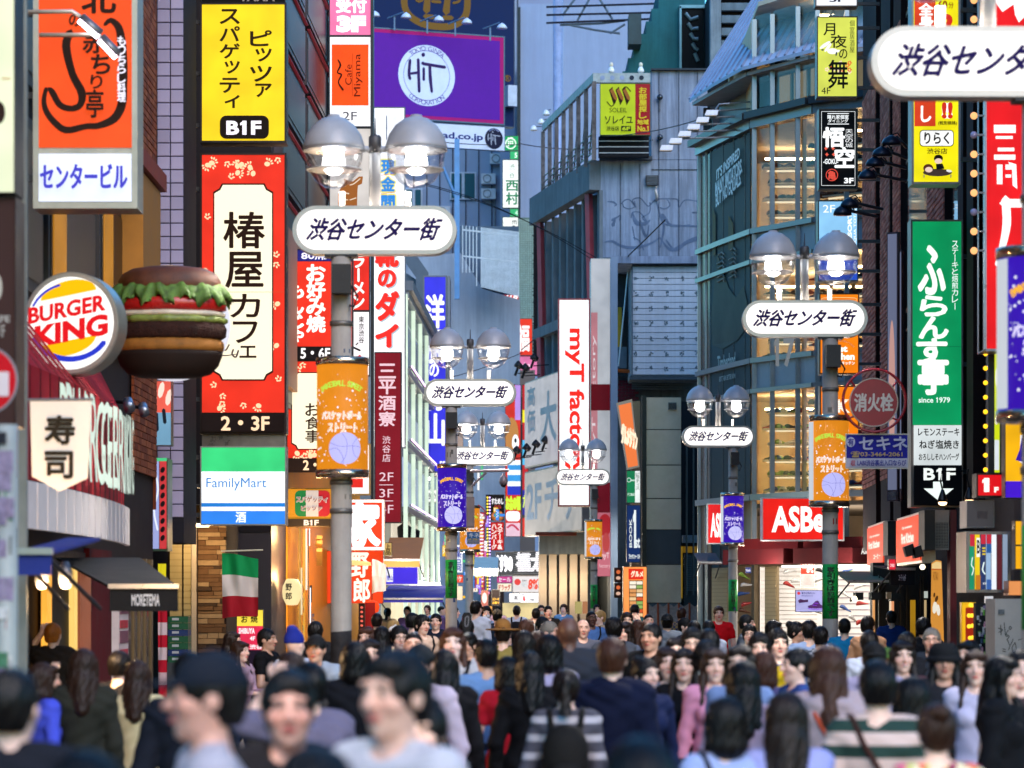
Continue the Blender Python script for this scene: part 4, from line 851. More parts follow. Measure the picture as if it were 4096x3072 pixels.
# far-left foreground: lit sign column, steel pole, no-entry sign, sticker-covered pole
S = Sign('cream lit sign column with a dark round mark at the left edge', 17,(-330,-40,58,770), 'cream_sign', 'sign', depth=.3, frame='#1c1816', rim=3); S.rc((-330,-40,55,768), '#e6ecc8', 1.0); S.circ(-5,450,26,45, '#30201a', 0); S.sk([([(10,315),(42,315)], 6)], '#e0b070', .6)
S = Sign('brown sign panel with small white letters under the cream sign column', 17.05,(-330,790,62,1700), 'brown_sign', 'sign', depth=.3, frame='#2a1c1a', rim=3); S.rc((-330,792,60,1698), '#3e2a26', 0); S.tx('CAFE', (-60,1262,40,1290), '#d8d4d0', .4); S.circ(-10,1150,20,52, '#e0dcd0', .4); S.tx('1F', (2,1300,20,1350), '#d8d4d0', .4)
D = 18; MB().box(X(72, D), X(105, D), D, D+.06,0, Z(-60, D)).mk('steel_post', M('#8a8c84', .6,.3,.2), label='square steel post between the cream sign and the orange lit sign', cat='post')
S = Sign('red no-entry road sign cut by the left edge of the picture', 15,(-190,1390,68,1650), 'no_entry_sign', 'road sign', casing=False); S.circ(-60,1520,132,138, '#8e8b90', 0); S.circ(-60,1520,124,130, '#c4141e', 0); S.rc((-150,1488,36,1585), '#d8c8c8', 0)
D = 13.5; t = thing('sticker_covered_pole', 'pale pole covered in torn stickers at the left edge', 'pole', (X(25, D), D, 0)); MB().la((X(25, D), D, 0), [(.055,0),(.055, Z(1700, D))], 20).mk('pole', M('#9fa098', .5,0,.2,3), t, True)
for i in range(34): zz = ru(.9,2.6); h = ru(.04,.12); aa = ru(-1,1); mb = MB(); mb.box(X(25, D)-.035, X(25, D)+ru(0,.04), D-.0555-.0006*(i+1), D-.0553-.0006*(i+1), zz, zz+h); v = wrap(mb, X(25, D), D, .0555); v.mk('sticker', M(rch(['#8a7a90', '#c8c4c0', '#2c2a30', '#4a7a58', '#a85860', '#b8b0c8']),.6,0,.4,30), t)
def awning(label, D0, px0, px1, ytop, yfront, yval, D1, col, text=None, tcol='#c8c8c8', back=None):
 t = thing('awning', label, 'awning', (X((px0+px1)/2, D0), D0, Z(yval, D0))); xa, xb = X(px0, D0), X(px1, D0)
 xc, xd = (X(back[0], D1), X(back[1], D1)) if back else (xa, xb); za = Z(yfront, D0); zt = Z(ytop, D1); m = M(col, .7,0,.1,3,.15)
 MB().hexa([(xa, D0, za-.02),(xb, D0, za-.02),(xd, D1, zt-.02),(xc, D1, zt-.02),(xa, D0, za),(xb, D0, za),(xd, D1, zt),(xc, D1, zt)]).mk('canopy', m, t)
 MB().box(xa, xb, D0-.02, D0+.0, Z(yval, D0), za).mk('valance', m, t); MB().box(xa-.01, xb+.01, D0-.05, D0-.021, za-.02, za+.02).mk('front_bar', M('#9a9aa0', .3,.8), t)
 for xx, xe in () if back else ((xa+.03, xc),(xb-.03, xd)): MB().tb([(xx, D0, za-.03),(xe, D1, za-.35)], .015,6).mk('stay', M('#26262a', .6), t)
 if text: mb = MB(); text_mb(mb, text[0], X(text[1], D0), X(text[2], D0), Z(text[4], D0), Z(text[3], D0), D0-.026,.02); mb.mk('lettering', M(tcol, .6, noise=0), t)
 return t
awning('black fabric shop awning with pale letters on its front flap, below the white valance', 24,440,712,2230,2345,2445,26.2, '#121214', back=(225,560), text=('MORETEMA', 528,640,2376,2424))
awning('dark blue cloth awning near the left edge above two glowing lamps', 17,62,208,2150,2205,2300,19, '#27347c')
for px, py in ((168,2352),(262,2350)): D = 19.5; t = thing('spot_lamp', 'glowing spot lamp under the dark awning, %s' % ('nearer the blue awning' if px < 200 else 'right of the other one'), 'lamp', (X(px, D), D, Z(py, D)),0, 'spot lamps under the awnings'); MB().la((X(px, D), D, Z(py, D)+.02), [(.045,0),(.05,.09),(.02,.16)], 16).mk('housing', M('#55565c', .4,.6), t, True); MB().ball((X(px, D), D, Z(py, D)+.012),.035,12,0,.02).mk('bulb', E('#ffd8a8', 12), t, True); lamp_light((X(px, D), D-.1, Z(py, D)-.1),26,(1,.62,.3))
for px, py, w_, L_ in ((510,1610,46, 'big silver spot lamp above the burger letters'),(570,1630,42, 'second silver spot lamp beside the picture sign'),(395,2280,48, 'grey spot lamp hanging under the black awning')):
 D = 30; t = thing('spot_lamp', L_, 'lamp', (X(px, D), D, Z(py, D)),0, 'spot lamps above the burger shop'); k = D/F; MB().tb([(X(px, D), D, Z(py, D)+.02),(X(px, D)+w_*k*.3, D-.1, Z(py, D)-w_*k*.6)], w_*k*.42,18, r2=w_*k*.5).mk('housing', M('#7a8496', .3,.8), t, True); MB().tb([(X(px, D), D, Z(py, D)),(X(px, D)-.25, D+.5, Z(py, D)+.05)], .02,8).mk('bracket', M('#333333', .5,.5), t)
# lit strip lights crossing the orange sign
for i, (pts) in enumerate((((325,70),(400,135)),((405,150),(470,218)))):
 D = 25.3; t = thing('floodlight', 'slim tilted tube lamp on a long white arm before the orange sign, %s' % ('upper one' if i == 0 else 'lower one'), 'lamp', (X(pts[0][0], D), D, Z(pts[1][1], D)),0, 'tube lamps on arms'); a, b = [(X(p[0], D), D, Z(p[1], D)) for p in pts]
 MB().tb([a, b], .045,12).mk('housing', M('#77777c', .4,.6), t, True); MB().tb([(a[0]-.015, D-.03, a[2]-.035),(b[0]-.015, D-.03, b[2]-.035)], .022,8).mk('tube_bulb', E('#f8ecff', 8), t, True)
 MB().tb([(a[0]-.55, D, Z((48,140)[i], D)),((X(290, D), X(390, D))[i], D, Z((46,140)[i], D)), a], .02,8).mk('arm', M('#d8cfc0', .4,.4), t, True)
# crates
D = 42; crm = [M('#0c5a34', .5,0,.1), M('#12306a', .5,0,.1)]
for i in range(7):
 z0 = Z(2650, D)+i*.098; x0, x1 = X(672, D), X(752, D); t = thing('plastic_crate', '%s plastic crate in the stack by the roller shutter, %s' % (('green', 'blue')[i % 3 == 1], ('at the bottom', 'second from the bottom', 'third from the bottom', 'in the middle', 'third from the top', 'second from the top', 'topmost')[i]), 'crate', ((x0+x1)/2, D, z0),0, 'stacked delivery crates'); m = crm[i % 3 == 1]
 MB().box(x0, x1, D, D+.4, z0, z0+.02).mk('floor_panel', m, t)
 for q in range(2): MB().box(x0, x1, D+(0,.38)[q], D+(.02,.4)[q], z0+.021, z0+.09).mk('side_panel', m, t); MB().box((x0, x1-.02)[q], (x0+.02, x1)[q], D+.021, D+.379, z0+.021, z0+.09).mk('end_panel', m, t)
 MB().box(x0+.06, x0+.16, D-.004, D-.001, z0+.035, z0+.07).mk('crate_label', M('#c8c8c8', .6), t)
MB().box(X(665,42), X(760,42),42,42.4,0, Z(2650,42)).mk('delivery_trolley', M('#4a4a4c', .5,.3), label='low grey trolley base under the crate stack', cat='trolley')
# flags and vertical banners
def cloth_strip(name, label, D, box, bands, cat, wave=.05, vert=False, n=18, pole=None):
 t = thing(name, label, cat, (X((box[0]+box[2])/2, D), D, Z(box[3], D))); k = len(bands)
 for bi, (c, e) in enumerate(bands):
  mb = MB(); v = []
  for j in range(7):
   for i in range(n+1):
    u = i/n; q = (bi+j/6)/k; x = box[0]+(box[2]-box[0])*u; z = box[1]+(box[3]-box[1])*q+ (20*u*(1-q)-14*u*q)*(0 if vert else 1)*(1 if pole is None else 1)
    v.append((X(x, D), D+wave*sin(7*u+3*q)+wave*.5*sin(13*u-5*q), Z(z, D)+ (0 if vert else .012*sin(5*u))))
  mb.add(v, [(j*(n+1)+i, j*(n+1)+i+1,(j+1)*(n+1)+i+1,(j+1)*(n+1)+i) for j in range(6) for i in range(n)]); mb.mk('cloth_band', E(c, e, False) if e else M(c, .8,0,.06), t, True)
 return t
t = cloth_strip('tricolour_flag', 'hanging flag with green, cream and dark red bands in front of the ledger tiles', 40.5,(888,2212,1032,2475), [('#0e8a48', 0),('#d0c4b8', 0),('#9a1420', 0)], 'flag')
MB().tb([(X(884,40.5),40.5, Z(2205,40.5)),(X(1052,40.5),40.5, Z(2200,40.5))], .012,6).mk('rod', M('#c8c0a0', .5), t)
cloth_strip('red_banner', 'tall narrow red and white banner with white writing beside the black awning', 37,(632,2440,668,2790), [('#b8142a', 0),('#d0b8b8', 0),('#b8142a', 0),('#d0b8b8', 0),('#b8142a', 0),('#c8a8a8', 0),('#b8142a', 0)], 'banner', .02, True, 6)
cloth_strip('yellow_banner', 'narrow yellow banner above the red one by the black awning', 36.9,(632,2255,664,2330), [('#e8d820', .7)], 'banner', .02, True, 6)
S = Sign('yellow and red lit menu sign with black characters, half behind the flag', 42.5,(948,2440,1052,2660), 'menu_sign', 'sign', rim=2, depth=.1); S.rc((948,2440,1052,2504), '#ffe24a', .95); S.tx('焼', (1003,2462,1030,2490), '#1c140a', 0,.03); S.tx('お', (966,2464,990,2490), '#1c140a', 0,.03); S.rc((948,2504,1052,2600), '#e02a50', .95); S.tx('SHIBUYA', (955,2512,1020,2535), '#ffffff', 1,.03); S.tx('4F', (1000,2545,1022,2562), '#ffffff', 1); S.tx('渋谷', (1000,2578,1050,2596), '#ffffff', 1,.03); S.rc((948,2600,1052,2660), '#2a1c30', 0)
# ---------------------------------------------------------------- stacked signs, left
def blossoms(n, box, hole, seed):
 rr = random.Random(seed); L = [];
 while n > 0:
  x, y = rr.uniform(box[0], box[2]), rr.uniform(box[1], box[3])
  if hole[0]-8 < x < hole[2]+8 and hole[1]-8 < y < hole[3]+8: continue
  a = rr.uniform(0,6); big = n % 2
  if big: L.append((x, y, 12,10, a))
  for k in range(4 if big else 5): L.append((x+(20 if big else 9)*cos(a+k*.5 if big else a+k*1.2), y-(20 if big else 9)*sin(a+k*.5 if big else a+k*1.2),6,3.6,-(a+k*.6)))
  n -= 1
 return L
S = Sign('tall yellow lit sign with black vertical characters and a black floor badge', 41,(808,18,1138,563), frame='#241c1a', rim=8, depth=.35)
S.rc((808,18,1138,563), '#fbd61c', 1.0); S.vt('スパゲッティ', (880,32,958,445), '#2a1c08', 0,.03,.16); S.vt('ピッツァ', (1002,118,1086,402), '#2a1c08', 0,.03,.14); S.rc((880,463,1076,556), '#1c120c', 0,26); S.tx('B1F', (906,484,1046,540), '#fdf4ff', 1.1,.04); S.brackets(-1,.2)
S = Sign('unlit black sign panel above the yellow sign, mostly cut by the top of the picture', 41,(808,-80,1138,8), frame='#14100f', rim=4, depth=.35); S.rc((808,-80,1138,8), '#0e0b0b', 0); S.tx('YAMA', (955,-28,1100,5), '#c8b8b0', .3,.03)
S = Sign('tall red lit sign with blossoms round a cream panel and brush-written characters', 41.02,(808,620,1138,1728), frame='#241410', rim=8, depth=.35)
S.rc((808,620,1138,1650), '#e6301a', 1.0); S.dt(blossoms(26,(822,635,1124,1640),(850,730,1094,1528),1), '#ffd7a8', 1.0)
pan = lambda x0, y0, x1, y1, c=26: [(x0+c, y0),(x1-c, y0),(x1-c*.7, y0+c*.6),(x1, y0+c),(x1, y1-c),(x1-c*.7, y1-c*.6),(x1-c, y1),(x0+c, y1),(x0+c*.7, y1-c*.6),(x0, y1-c),(x0, y0+c),(x0+c*.7, y0+c*.6)]
S.poly(pan(853,734,1093,1523,34), '#2c100a', 0); S.poly(pan(858,740,1088,1517,34), '#fff1cf', 1.12)
S.tx('椿', (896,850,1058,992), '#2a1408', 0,.02); S.tx('屋', (904,1010,1052,1150), '#2a1408', 0,.02); S.tx('カ', (924,1178,1040,1270), '#2a1408', 0,.02); S.tx('フ', (934,1288,1030,1372), '#2a1408', 0,.02); S.tx('ェ', (960,1385,1026,1432), '#2a1408', 0,.02)
S.sk([([(878,1418),(900,1424),(946,1418)], [3,5,3]),([(900,1376),(890,1395),(905,1402),(918,1380)], 6),([(935,1400),(930,1418),(945,1430),(955,1404)], 7)], '#5a4a48', 0)
S.sk([([(808,1170),(1138,1170)], 1.6)], '#c8542a', .8, 'panel_joint'); S.rc((808,1652,1138,1728), '#1e120e', 0); S.tx('2・3F', (888,1668,1078,1722), '#ffd8ae', 1.05,.04); S.brackets(-1,.2)
S = Sign('lit convenience store sign with green, white and blue bands', 41.04,(806,1790,1140,2096), frame='#8c8a86', rim=5, depth=.35)
S.rc((806,1790,1140,1886), '#38d27c', 1.0); S.rc((806,1886,1140,2012), '#f6fbff', 1.15); S.rc((806,2012,1140,2027), '#1f7fd6', 1); S.rc((806,2027,1140,2044), '#f6fbff', 1.1); S.rc((806,2044,1140,2096), '#2f86ee', 1)
S.tx('FamilyMart', (826,1912,1066,1962), '#2a8ad8', .8,.0); S.tx('酒', (944,2048,984,2090), '#eef6ff', 1.1,.03); S.brackets(-1,.2)
B_ = MB().box(X(808,41.1), X(1138,41.1),41.1,41.4, Z(1786,41.1), Z(1738,41.1)); B_.mk('sign_bracket_box', M('#6c6660', .3,.7,.3), label='dull metal box beam between the red blossom sign and the convenience store sign', cat='beam')
# second row
dk = Facade('tiled_shop_building_left', 'dark building with red-edged window bays behind the pink floor sign', (-4.0,51),(-3.75,63))
dk.root.name = 'red_edged_building'; ROOT[dk.root.name] = ROOT.get('tiled_shop_building_left')
dk.box('wall', -3, dk.L, 0,17, M('#241c22', .5,0,.2,1),.0,5); dk.box('end_wall', -3.03,-3.0,3,17, M('#1a1416', .6),.0,5)
for k in range(9):
 for j in range(3):
  u0 = -2.6+j*4.6; w = dk.box('window', u0, u0+4.2,5.2+k*1.25,6.2+k*1.25, M('#3a3238', .4,.3),-.14,-.0); dk.box('pane', u0+.08, u0+4.1,5.28+k*1.25,6.1+k*1.25, M('#14161e', .4,0,0),-.155,-.142, w); dk.box('red_reflection_edge', u0, u0+4.2,6.22+k*1.25,6.24+k*1.25, E('#b03040', .22),-.2,-.145, w)  # glowing red edges put in for the red reflections on the frames
dk.box('cream_wall_panel', -2.9,3.2,5.5,8.2, M('#b08a70', .6,0,.1),-.25,-.16)
S = Sign('red lit sign with two columns of white hiragana, its right half behind the lamp pole', 50,(1150,1000,1408,1438), frame='#1c1a1a', rim=4)
S.rc((1150,1000,1408,1044), '#22207a', .9); S.tx('80席', (1206,1006,1310,1038), '#f4f0ff', 1.1,.03); S.rc((1150,1046,1408,1386), '#e8301a', 1.0); S.vt('お好み焼', (1228,1058,1300,1330), '#fff6ea', 1.15,.05,.06); S.vt('もんじゃ', (1150,1132,1214,1380), '#fff6ea', 1.15,.05,.06); S.rc((1150,1388,1408,1438), '#181414', 0); S.tx('5・6F', (1204,1394,1320,1434), '#f8f4f0', 1.1,.04)
S = Sign('red blossom sign with a cream panel for meals, left of the near lamp pole', 50.02,(1150,1446,1408,1885), frame='#241410', rim=4)
S.rc((1150,1446,1408,1832), '#e6301a', 1.0); S.dt(blossoms(14,(1158,1460,1400,1825),(1164,1488,1394,1800),4), '#ffd7a8', 1); S.poly(pan(1165,1489,1393,1799,24), '#2c100a', 0); S.poly(pan(1169,1493,1389,1795,24), '#fff1cf', 1.1); S.vt('お食事', (1222,1612,1282,1772), '#2a1408', 0,.02,.08); S.rc((1150,1834,1408,1885), '#1e120e', 0); S.tx('2・3F', (1214,1842,1330,1880), '#ffd8ae', 1.05,.04)
S = Sign('orange board sign with a green, white and red badge and a black basement strip', 50.04,(1150,1955,1402,2104), frame='#3c2c16', rim=3)
S.rc((1150,1955,1402,2076), '#e09a20', .55); S.rc((1180,1962,1226,2066), '#1c8a48', .5,20); S.rc((1208,1962,1226,2066), '#1c8a48', .5); S.rc((1274,1962,1320,2066), '#c82030', .5,20); S.rc((1272,1962,1290,2066), '#c82030', .5); S.rc((1224,1962,1274,2066), '#d8d0d0', .55)
S.tx('スパゲッティ', (1186,1986,1310,2010), '#f4ecec', .6,.09); S.tx('ピッツァ', (1206,2024,1288,2044), '#f4ecec', .6,.09); S.tx('スパゲッティ', (1186,1986,1310,2010), '#5a3a34', 0,.03); S.tx('ピッツァ', (1206,2024,1288,2044), '#5a3a34', 0,.03); S.rc((1150,2076,1402,2104), '#181210', 0); S.tx('B1F', (1216,2080,1276,2102), '#d8d0d0', .8,.04)
S = Sign('pink lit sign with white characters and a large floor number at the top', 57,(1320,-90,1482,140), frame='#2a262c', rim=4); S.rc((1320,-90,1482,140), '#f47cae', 1.0); S.tx('受付', (1346,-8,1464,50), '#ffffff', 1.2,.05); S.tx('3F', (1346,62,1464,130), '#ffffff', 1.2,.08)
S = Sign('white sign with an orange panel of sideways cafe lettering', 57.02,(1320,148,1482,505), frame='#2a262c', rim=4); S.rc((1320,148,1482,505), '#f6f6fa', 1.1); S.rc((1327,178,1474,422), '#f4500c', 1.0)
S.tx('Cafe', (1381,258,1407,340), '#5a1404', 0,.0, rot=90); S.tx('Miyama', (1416,216,1450,386), '#5a1404', 0,.0, rot=90); S.sk([([(1352,240),(1362,262),(1350,290),(1366,300),(1354,330),(1372,360)], [4,8,5,7,5,8])], '#2a0c06', 0); S.sk([([(1411,215),(1411,386)], 1.5)], '#a83a10', 0); S.tx('2F', (1372,448,1428,482), '#404048', 0,.0)
S = Sign('pale lit picture sign of an orange tabby cat behind the near lamp globes', 57.04,(1320,515,1482,835), frame='#2a262c', rim=4); S.rc((1320,515,1482,835), '#dcd6d0', .85)
S.poly([(1352,832),(1352,775),(1368,742),(1378,735),(1375,715),(1392,722),(1412,726),(1436,706),(1452,706),(1448,735),(1432,742),(1430,760),(1428,832)], '#b46a28', .6); S.sk([([(1400,740),(1416,735),(1440,715)], 4),([(1370,770),(1395,775)], 5),([(1365,795),(1390,800)], 5),([(1400,800),(1424,792)], 4)], '#f4e2c8', .8)
MB().box(X(1484,57), X(1494,57),56.9,57.3,3.2,14.5).mk('sign_post', M('#2a2c30', .4,.6), label='slim dark steel post along the right edge of the pink and orange signs', cat='post')
S = Sign('red lit ramen sign just right of the near lamp pole', 56,(1398,1025,1476,1240), frame='#2a262c', rim=3); S.rc((1398,1025,1476,1240), '#e22a1c', 1.0); S.vt('ラーメン', (1412,1018,1456,1236), '#fff4ec', 1.1,.05)
S = Sign('white lit sign with small brushed characters under the ramen sign', 56.02,(1398,1248,1476,1500), frame='#2a262c', rim=3); S.rc((1398,1248,1476,1500), '#fbf7fa', 1.15); S.vt('東京渋谷', (1435,1264,1456,1374), '#241c1c', 0,.02,.08); S.sk([([(1414,1390),(1440,1402)], 8),([(1424,1380),(1432,1372)], 5)], '#241c1c', 0); S.poly([(1412,1440),(1440,1418),(1462,1448),(1440,1475)], '#d82018', 1); S.tx('麺', (1405,1480,1430,1500), '#241c1c', 0,.02)
S = Sign('white sign with red square block lettering beside the near lamp pole', 56.04,(1398,1780,1476,1975), frame='#b08a4a', rim=6); S.rc((1398,1780,1476,1975), '#f8f2f0', 1.1); S.rc((1398,1915,1452,1950), '#e02a20', 1)
S = Sign('bright red box sign with one big white character and a glowing white tube border', 55,(1360,2000,1536,2198), frame='#fff2e8', rim=2, depth=.3)
S.rc((1360,2000,1536,2198), '#fff0ea', 1.6); S.rc((1368,2010,1528,2188), '#f0401c', 1.05); S.tx('家', (1372,2010,1516,2186), '#fffafa', 1.4,.06)
S = Sign('red lit banner sign with big white characters under the bright box sign', 55.3,(1285,2205,1530,2412), frame='#8a2010', rim=2); S.rc((1285,2205,1530,2412), '#ee4216', .95); S.tx('野', (1405,2212,1474,2308), '#fff0dc', 1.15,.04); S.tx('郎', (1415,2314,1478,2408), '#fff0dc', 1.15,.04)
S = Sign('white sign with a red rim and sky-blue outlined characters, half behind the lamp globe', 75,(1497,432,1617,1000), frame='#4a5058', rim=4); S.rc((1497,432,1617,1000), '#f2f4fa', 1.05)
for ch, y in (('現', 640),('金', 708),('問', 782),('屋', 850)): S.tx(ch, (1524, y, 1580, y+58), '#f0e468', .9,.11); S.tx(ch, (1526, y+2,1578, y+56), '#2a86d8', .9,.05)
S.sk([([(1547,465),(1547,560)], 4)], '#5a6478', 0); S.sk([([(1525,703),(1582,696)], 2),([(1525,777),(1582,770)], 2)], '#d84a5a', .8)
S = Sign('tall white lit sign with rounded red shoe-shop characters', 68,(1489,985,1618,1788), frame='#7a7a80', rim=3, depth=.4); S.rc((1489,985,1618,1788), '#fdfbff', 1.2)
for ch, b in (('靴', (1505,985,1590,1064)),('の', (1515,1082,1581,1148)),('ダ', (1506,1170,1592,1280)),('イ', (1506,1302,1590,1386))): S.tx(ch, (b[0]+5, b[1]+4, b[2]+5, b[3]+4), '#b8cdd8', .8,.07); S.tx(ch, b, '#ee2a22', 1.05,.07)
S = Sign('tall dark red sign with pale brush characters and floor numbers', 66,(1502,1412,1602,2088), frame='#2a2022', rim=4, depth=.35); S.rc((1502,1412,1602,2088), '#8c1022', .75)
for i, ch in enumerate('三平酒寮'): S.tx(ch, (1515,1456+i*64,1582,1512+i*64), '#eec8d2', .95,.03)
S.vt('渋谷店', (1530,1742,1562,1850), '#eec8d2', .9,.01,.14)
for t_, y in (('2F', 1890),('3F', 1956),('4F', 2020)): S.tx(t_, (1518, y, 1574, y+34), '#eec8d2', .95,.0)
S.sk([([(1518,1940),(1572,1940)], 3),([(1518,2004),(1572,2004)], 3)], '#eec8d2', .9)
S = Sign('tall blue lit sign with white characters for suits, in a grey steel case', 88,(1698,1108,1782,1885), frame='#5c6068', rim=6, depth=.5); S.rc((1698,1108,1782,1885), '#3636d8', 1.0)
for ch, b in (('洋', (1704,1180,1776,1310)),('服', (1704,1322,1776,1452)),('の', (1718,1456,1754,1506)),('青', (1704,1520,1776,1640)),('山', (1708,1656,1776,1780))): S.tx(ch, b, '#f6f4ff', 1.15,.05)
S.tx('B1F〜5F', (1701,1846,1780,1880), '#f6f4ff', 1.1,.03); MB().box(S.x(1790), S.x(1800),88,89.4, S.z(1890), S.z(1103)).mk('case_side', M('#6a6e76', .4,.5), S.root)
# shop fronts between
G_ = Facade('yellow_lit_eatery', 'yellow and orange lit eatery front with sloping beams left of the near lamp pole', (X(1150,50.5),50.5),(X(1330,56),56)); G_.root.name = 'yellow_lit_eatery'
G_.box('wall', 0, G_.L+4,0,4.6, M('#c88a28', .6,0,.1),.0,4)
wd = 50.3
for k, (x0, x1, y0, y1, c, e) in enumerate(((1155,1210,2110,2640, '#d8a040', .5),(1186,1215,2270,2460, '#e8dcb8', .8),(1214,1250,2115,2630, '#f0b030', .75),(1250,1288,2110,2360, '#fff0d8', .9),(1270,1322,2115,2180, '#e0401c', .9),(1288,1298,2110,2180, '#fff0e0', 2.),(1270,1322,2340,2410, '#1c1614', 0),(1250,1262,2350,2600, '#e8ecff', 1.6),(1262,1325,2455,2640, '#8a6a70', .4),(1140,1152,2120,2600, '#9a8c80', .1))):
 MB().box(X(x0, wd), X(x1, wd), wd-.02*k, wd-.02*k+.01, Z(y1, wd), Z(y0, wd)).mk('lit_panel' if e else 'dark_panel', E(c, e) if e else M(c, .6), G_.root)
for (x0, y0, x1, y1) in ((1176,2158,1320,2200),(1176,2190,1320,2245),(1176,2138,1270,2165)): MB().hexa([(X(x0,49.9),49.9, Z(y0+14,49.9)),(X(x1,50),50, Z(y1+14,50)),(X(x1,50),50.1, Z(y1+14,50)),(X(x0,49.9),50, Z(y0+14,49.9)),(X(x0,49.9),49.9, Z(y0,49.9)),(X(x1,50),50, Z(y1,50)),(X(x1,50),50.1, Z(y1,50)),(X(x0,49.9),50, Z(y0,49.9))]).mk('beam', M('#d8a050', .5), G_.root)
for i in range(9): z = Z(2470+i*16, wd); MB().box(X(1163, wd), X(1188, wd), wd-.25, wd-.24, z-.03, z+.012).mk('menu_strip', E(rch(['#e8c850', '#f0e0b0', '#d8882a']),.6, False), G_.root)
for i in range(6):
 for j in range(2): zz = Z(2350+i*40+j*10, wd); MB().box(X(1190+j*12, wd), X(1199+j*12, wd), wd-.05, wd-.045, zz-.05, zz+.03).mk('menu_picture', E(rch(['#b05a20', '#6a8a6a', '#c8a060', '#a83020']),.6, False), G_.root)
for q in ((X(1240,49.6),49.4,3.0),(X(1200,49.6),49.3,2.2)): lamp_light(q, 22,(1,.62,.25),.15)
lamp_light((X(1470,53),53,2.6),15,(1,.35,.15),.2); lamp_light((X(1600,61),61,2.5),40,(1,.85,.7),.3)
D = 49; t = thing('paper_lantern', 'round cream lantern with two black characters by the yellow eatery', 'lantern', (X(1168, D), D, Z(2420, D))); MB().la((X(1168, D), D, Z(2368, D)), [(.02,-.23),(.1,-.22),(.16,-.1),(.17,0),(.16,.1),(.1,.22),(.02,.23)], 24).mk('paper', E('#ffe6a8', .95), t, True); mb = MB(); text_mb(mb, '野', X(1146, D), X(1170, D), Z(2362, D), Z(2335, D), D-.178,.03); text_mb(mb, '郎', X(1146, D), X(1170, D), Z(2398, D), Z(2370, D), D-.178,.03); mb.mk('lettering', M('#1a120a', .6, noise=0), t)
D = 54; t = thing('red_paper_lantern', 'glowing red paper lantern under the red banner sign', 'lantern', (X(1488, D), D, Z(2452, D))); MB().la((X(1488, D), D, Z(2428, D)), [(.03,-.13),(.12,-.09),(.145,0),(.12,.09),(.03,.13)], 24).mk('paper', E('#ff4a1c', 1.0), t, True); MB().tb([(X(1488, D), D, Z(2428, D)+.12),(X(1488, D), D, Z(2400, D)+.2)], .01,6).mk('cord', M('#222222'), t)
S = Sign('dark narrow menu board with small red and white writing right of the near pole', 53.5,(1436,2415,1458,2560), 'menu_board', 'sign', rim=2, depth=.08); S.rc((1436,2415,1458,2560), '#241614', 0); S.dt([(1447,2430+k*18,6,5,.2) for k in range(7)], '#e86a5a', .8);
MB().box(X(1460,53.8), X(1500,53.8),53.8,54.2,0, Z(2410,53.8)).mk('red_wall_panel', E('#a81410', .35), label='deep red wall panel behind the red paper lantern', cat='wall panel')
D = 52; mb = MB(); mb.hexa([(X(1400, D), D+.0, Z(2262, D)),(X(1485, D), D, Z(2262, D)),(X(1485, D), D+.1, Z(2262, D)),(X(1400, D), D+.1, Z(2262, D)),(X(1400, D), D, Z(2240, D)),(X(1480, D), D, Z(2248, D)),(X(1480, D), D+.1, Z(2248, D)),(X(1400, D), D+.1, Z(2240, D))]); t = cloth_strip('white_hanging_cloth', 'white cloth strip with faint writing hanging beside the red banner sign', 52.2,(1488,2236,1544,2375), [('#d8d2cc', 0),('#ccc6c0', 0)], 'banner', .03, False, 8); mb.mk('arm', M('#c8b878', .5), t)
S = Sign('small lit plate reading upscale goods above the tan awning', 60,(1538,2172,1566,2222), 'shop_plate', 'sign', rim=2, depth=.06); S.rc((1538,2172,1566,2222), '#e8c070', .7); S.vt('上品', (1542,2175,1562,2220), '#2a1c10', 0,.03)
awning('tan fabric awning lit from below, above the blue shop sign', 62,1535,1678,2150,2240,2268,65, '#b0713a')
S = Sign('blue lit shop fascia with a white square emblem under the tan awning', 66,(1530,2270,1670,2336), 'shop_fascia', 'sign', rim=3, frame='#c8c8d8'); S.rc((1530,2270,1670,2336), '#4a36e6', .95); S.rc((1545,2275,1572,2328), '#f2f2ff', 1.05); S.tx('青山', (1548,2302,1570,2322), '#3a2ac8', .8,.02)
awning('wide violet-blue fabric awning in front of the lit suit shop', 62.5,1512,1772,2342,2395,2410,68, '#2c2a88')
# lit glass tower, left of centre
T = Facade('lit_glass_tower', 'slim glass-fronted shop tower with pale green lit mullions and purple light strips', (X(1615,74),74),(X(1745,92),92))
T.box('wall', 0, T.L, 0,9.9, M('#8f9aa0', .4,.2,.1),.6,4); T.box('roof_slab', -.05, T.L+.1,9.9,10.15, M('#5a646e', .5),-.25,4)
for i in range(6):
 u = i*T.L/5; T.box('lit_mullion', u-.16, u+.16,.2,9.8, E('#dff4dc', .9),-.1,.0)
fl = [(.2,2.2),(2.5,4.1),(4.3,5.8),(6.0,7.7),(7.9,9.7)]
for j, (z0, z1) in enumerate(fl):
 T.box('floor_band', 0, T.L, z1+.02, z1+.18, M('#6c7076', .4,.4),-.14,.5)
 T.box('lit_interior', .2, T.L-.2, z0, z1, E(('#ffe9c0', '#f4e8d0', '#b8c8f0', '#c4d0ee', '#d8e8f0')[j], (.9,.8,.7,.6,.5)[j]),.3,.35)
 for i in range(5): T.box('window_pane', i*T.L/5+.17,(i+1)*T.L/5-.17, z0, z1, GLASS(),-.02,-.01)
 if j in (1,2,3):
  s = T.box('light_strip', 0, T.L, z1+.20, z1+.24, M('#555555'),-.2,-.15); mb = MB(); [mb.ball((T.ox+k*T.L/70, T.oy-.215, z1+.22),.03,6) for k in range(70)]; mb.mk('led_field', E('#e8b8ff', 2.5, False), s, kind='stuff')
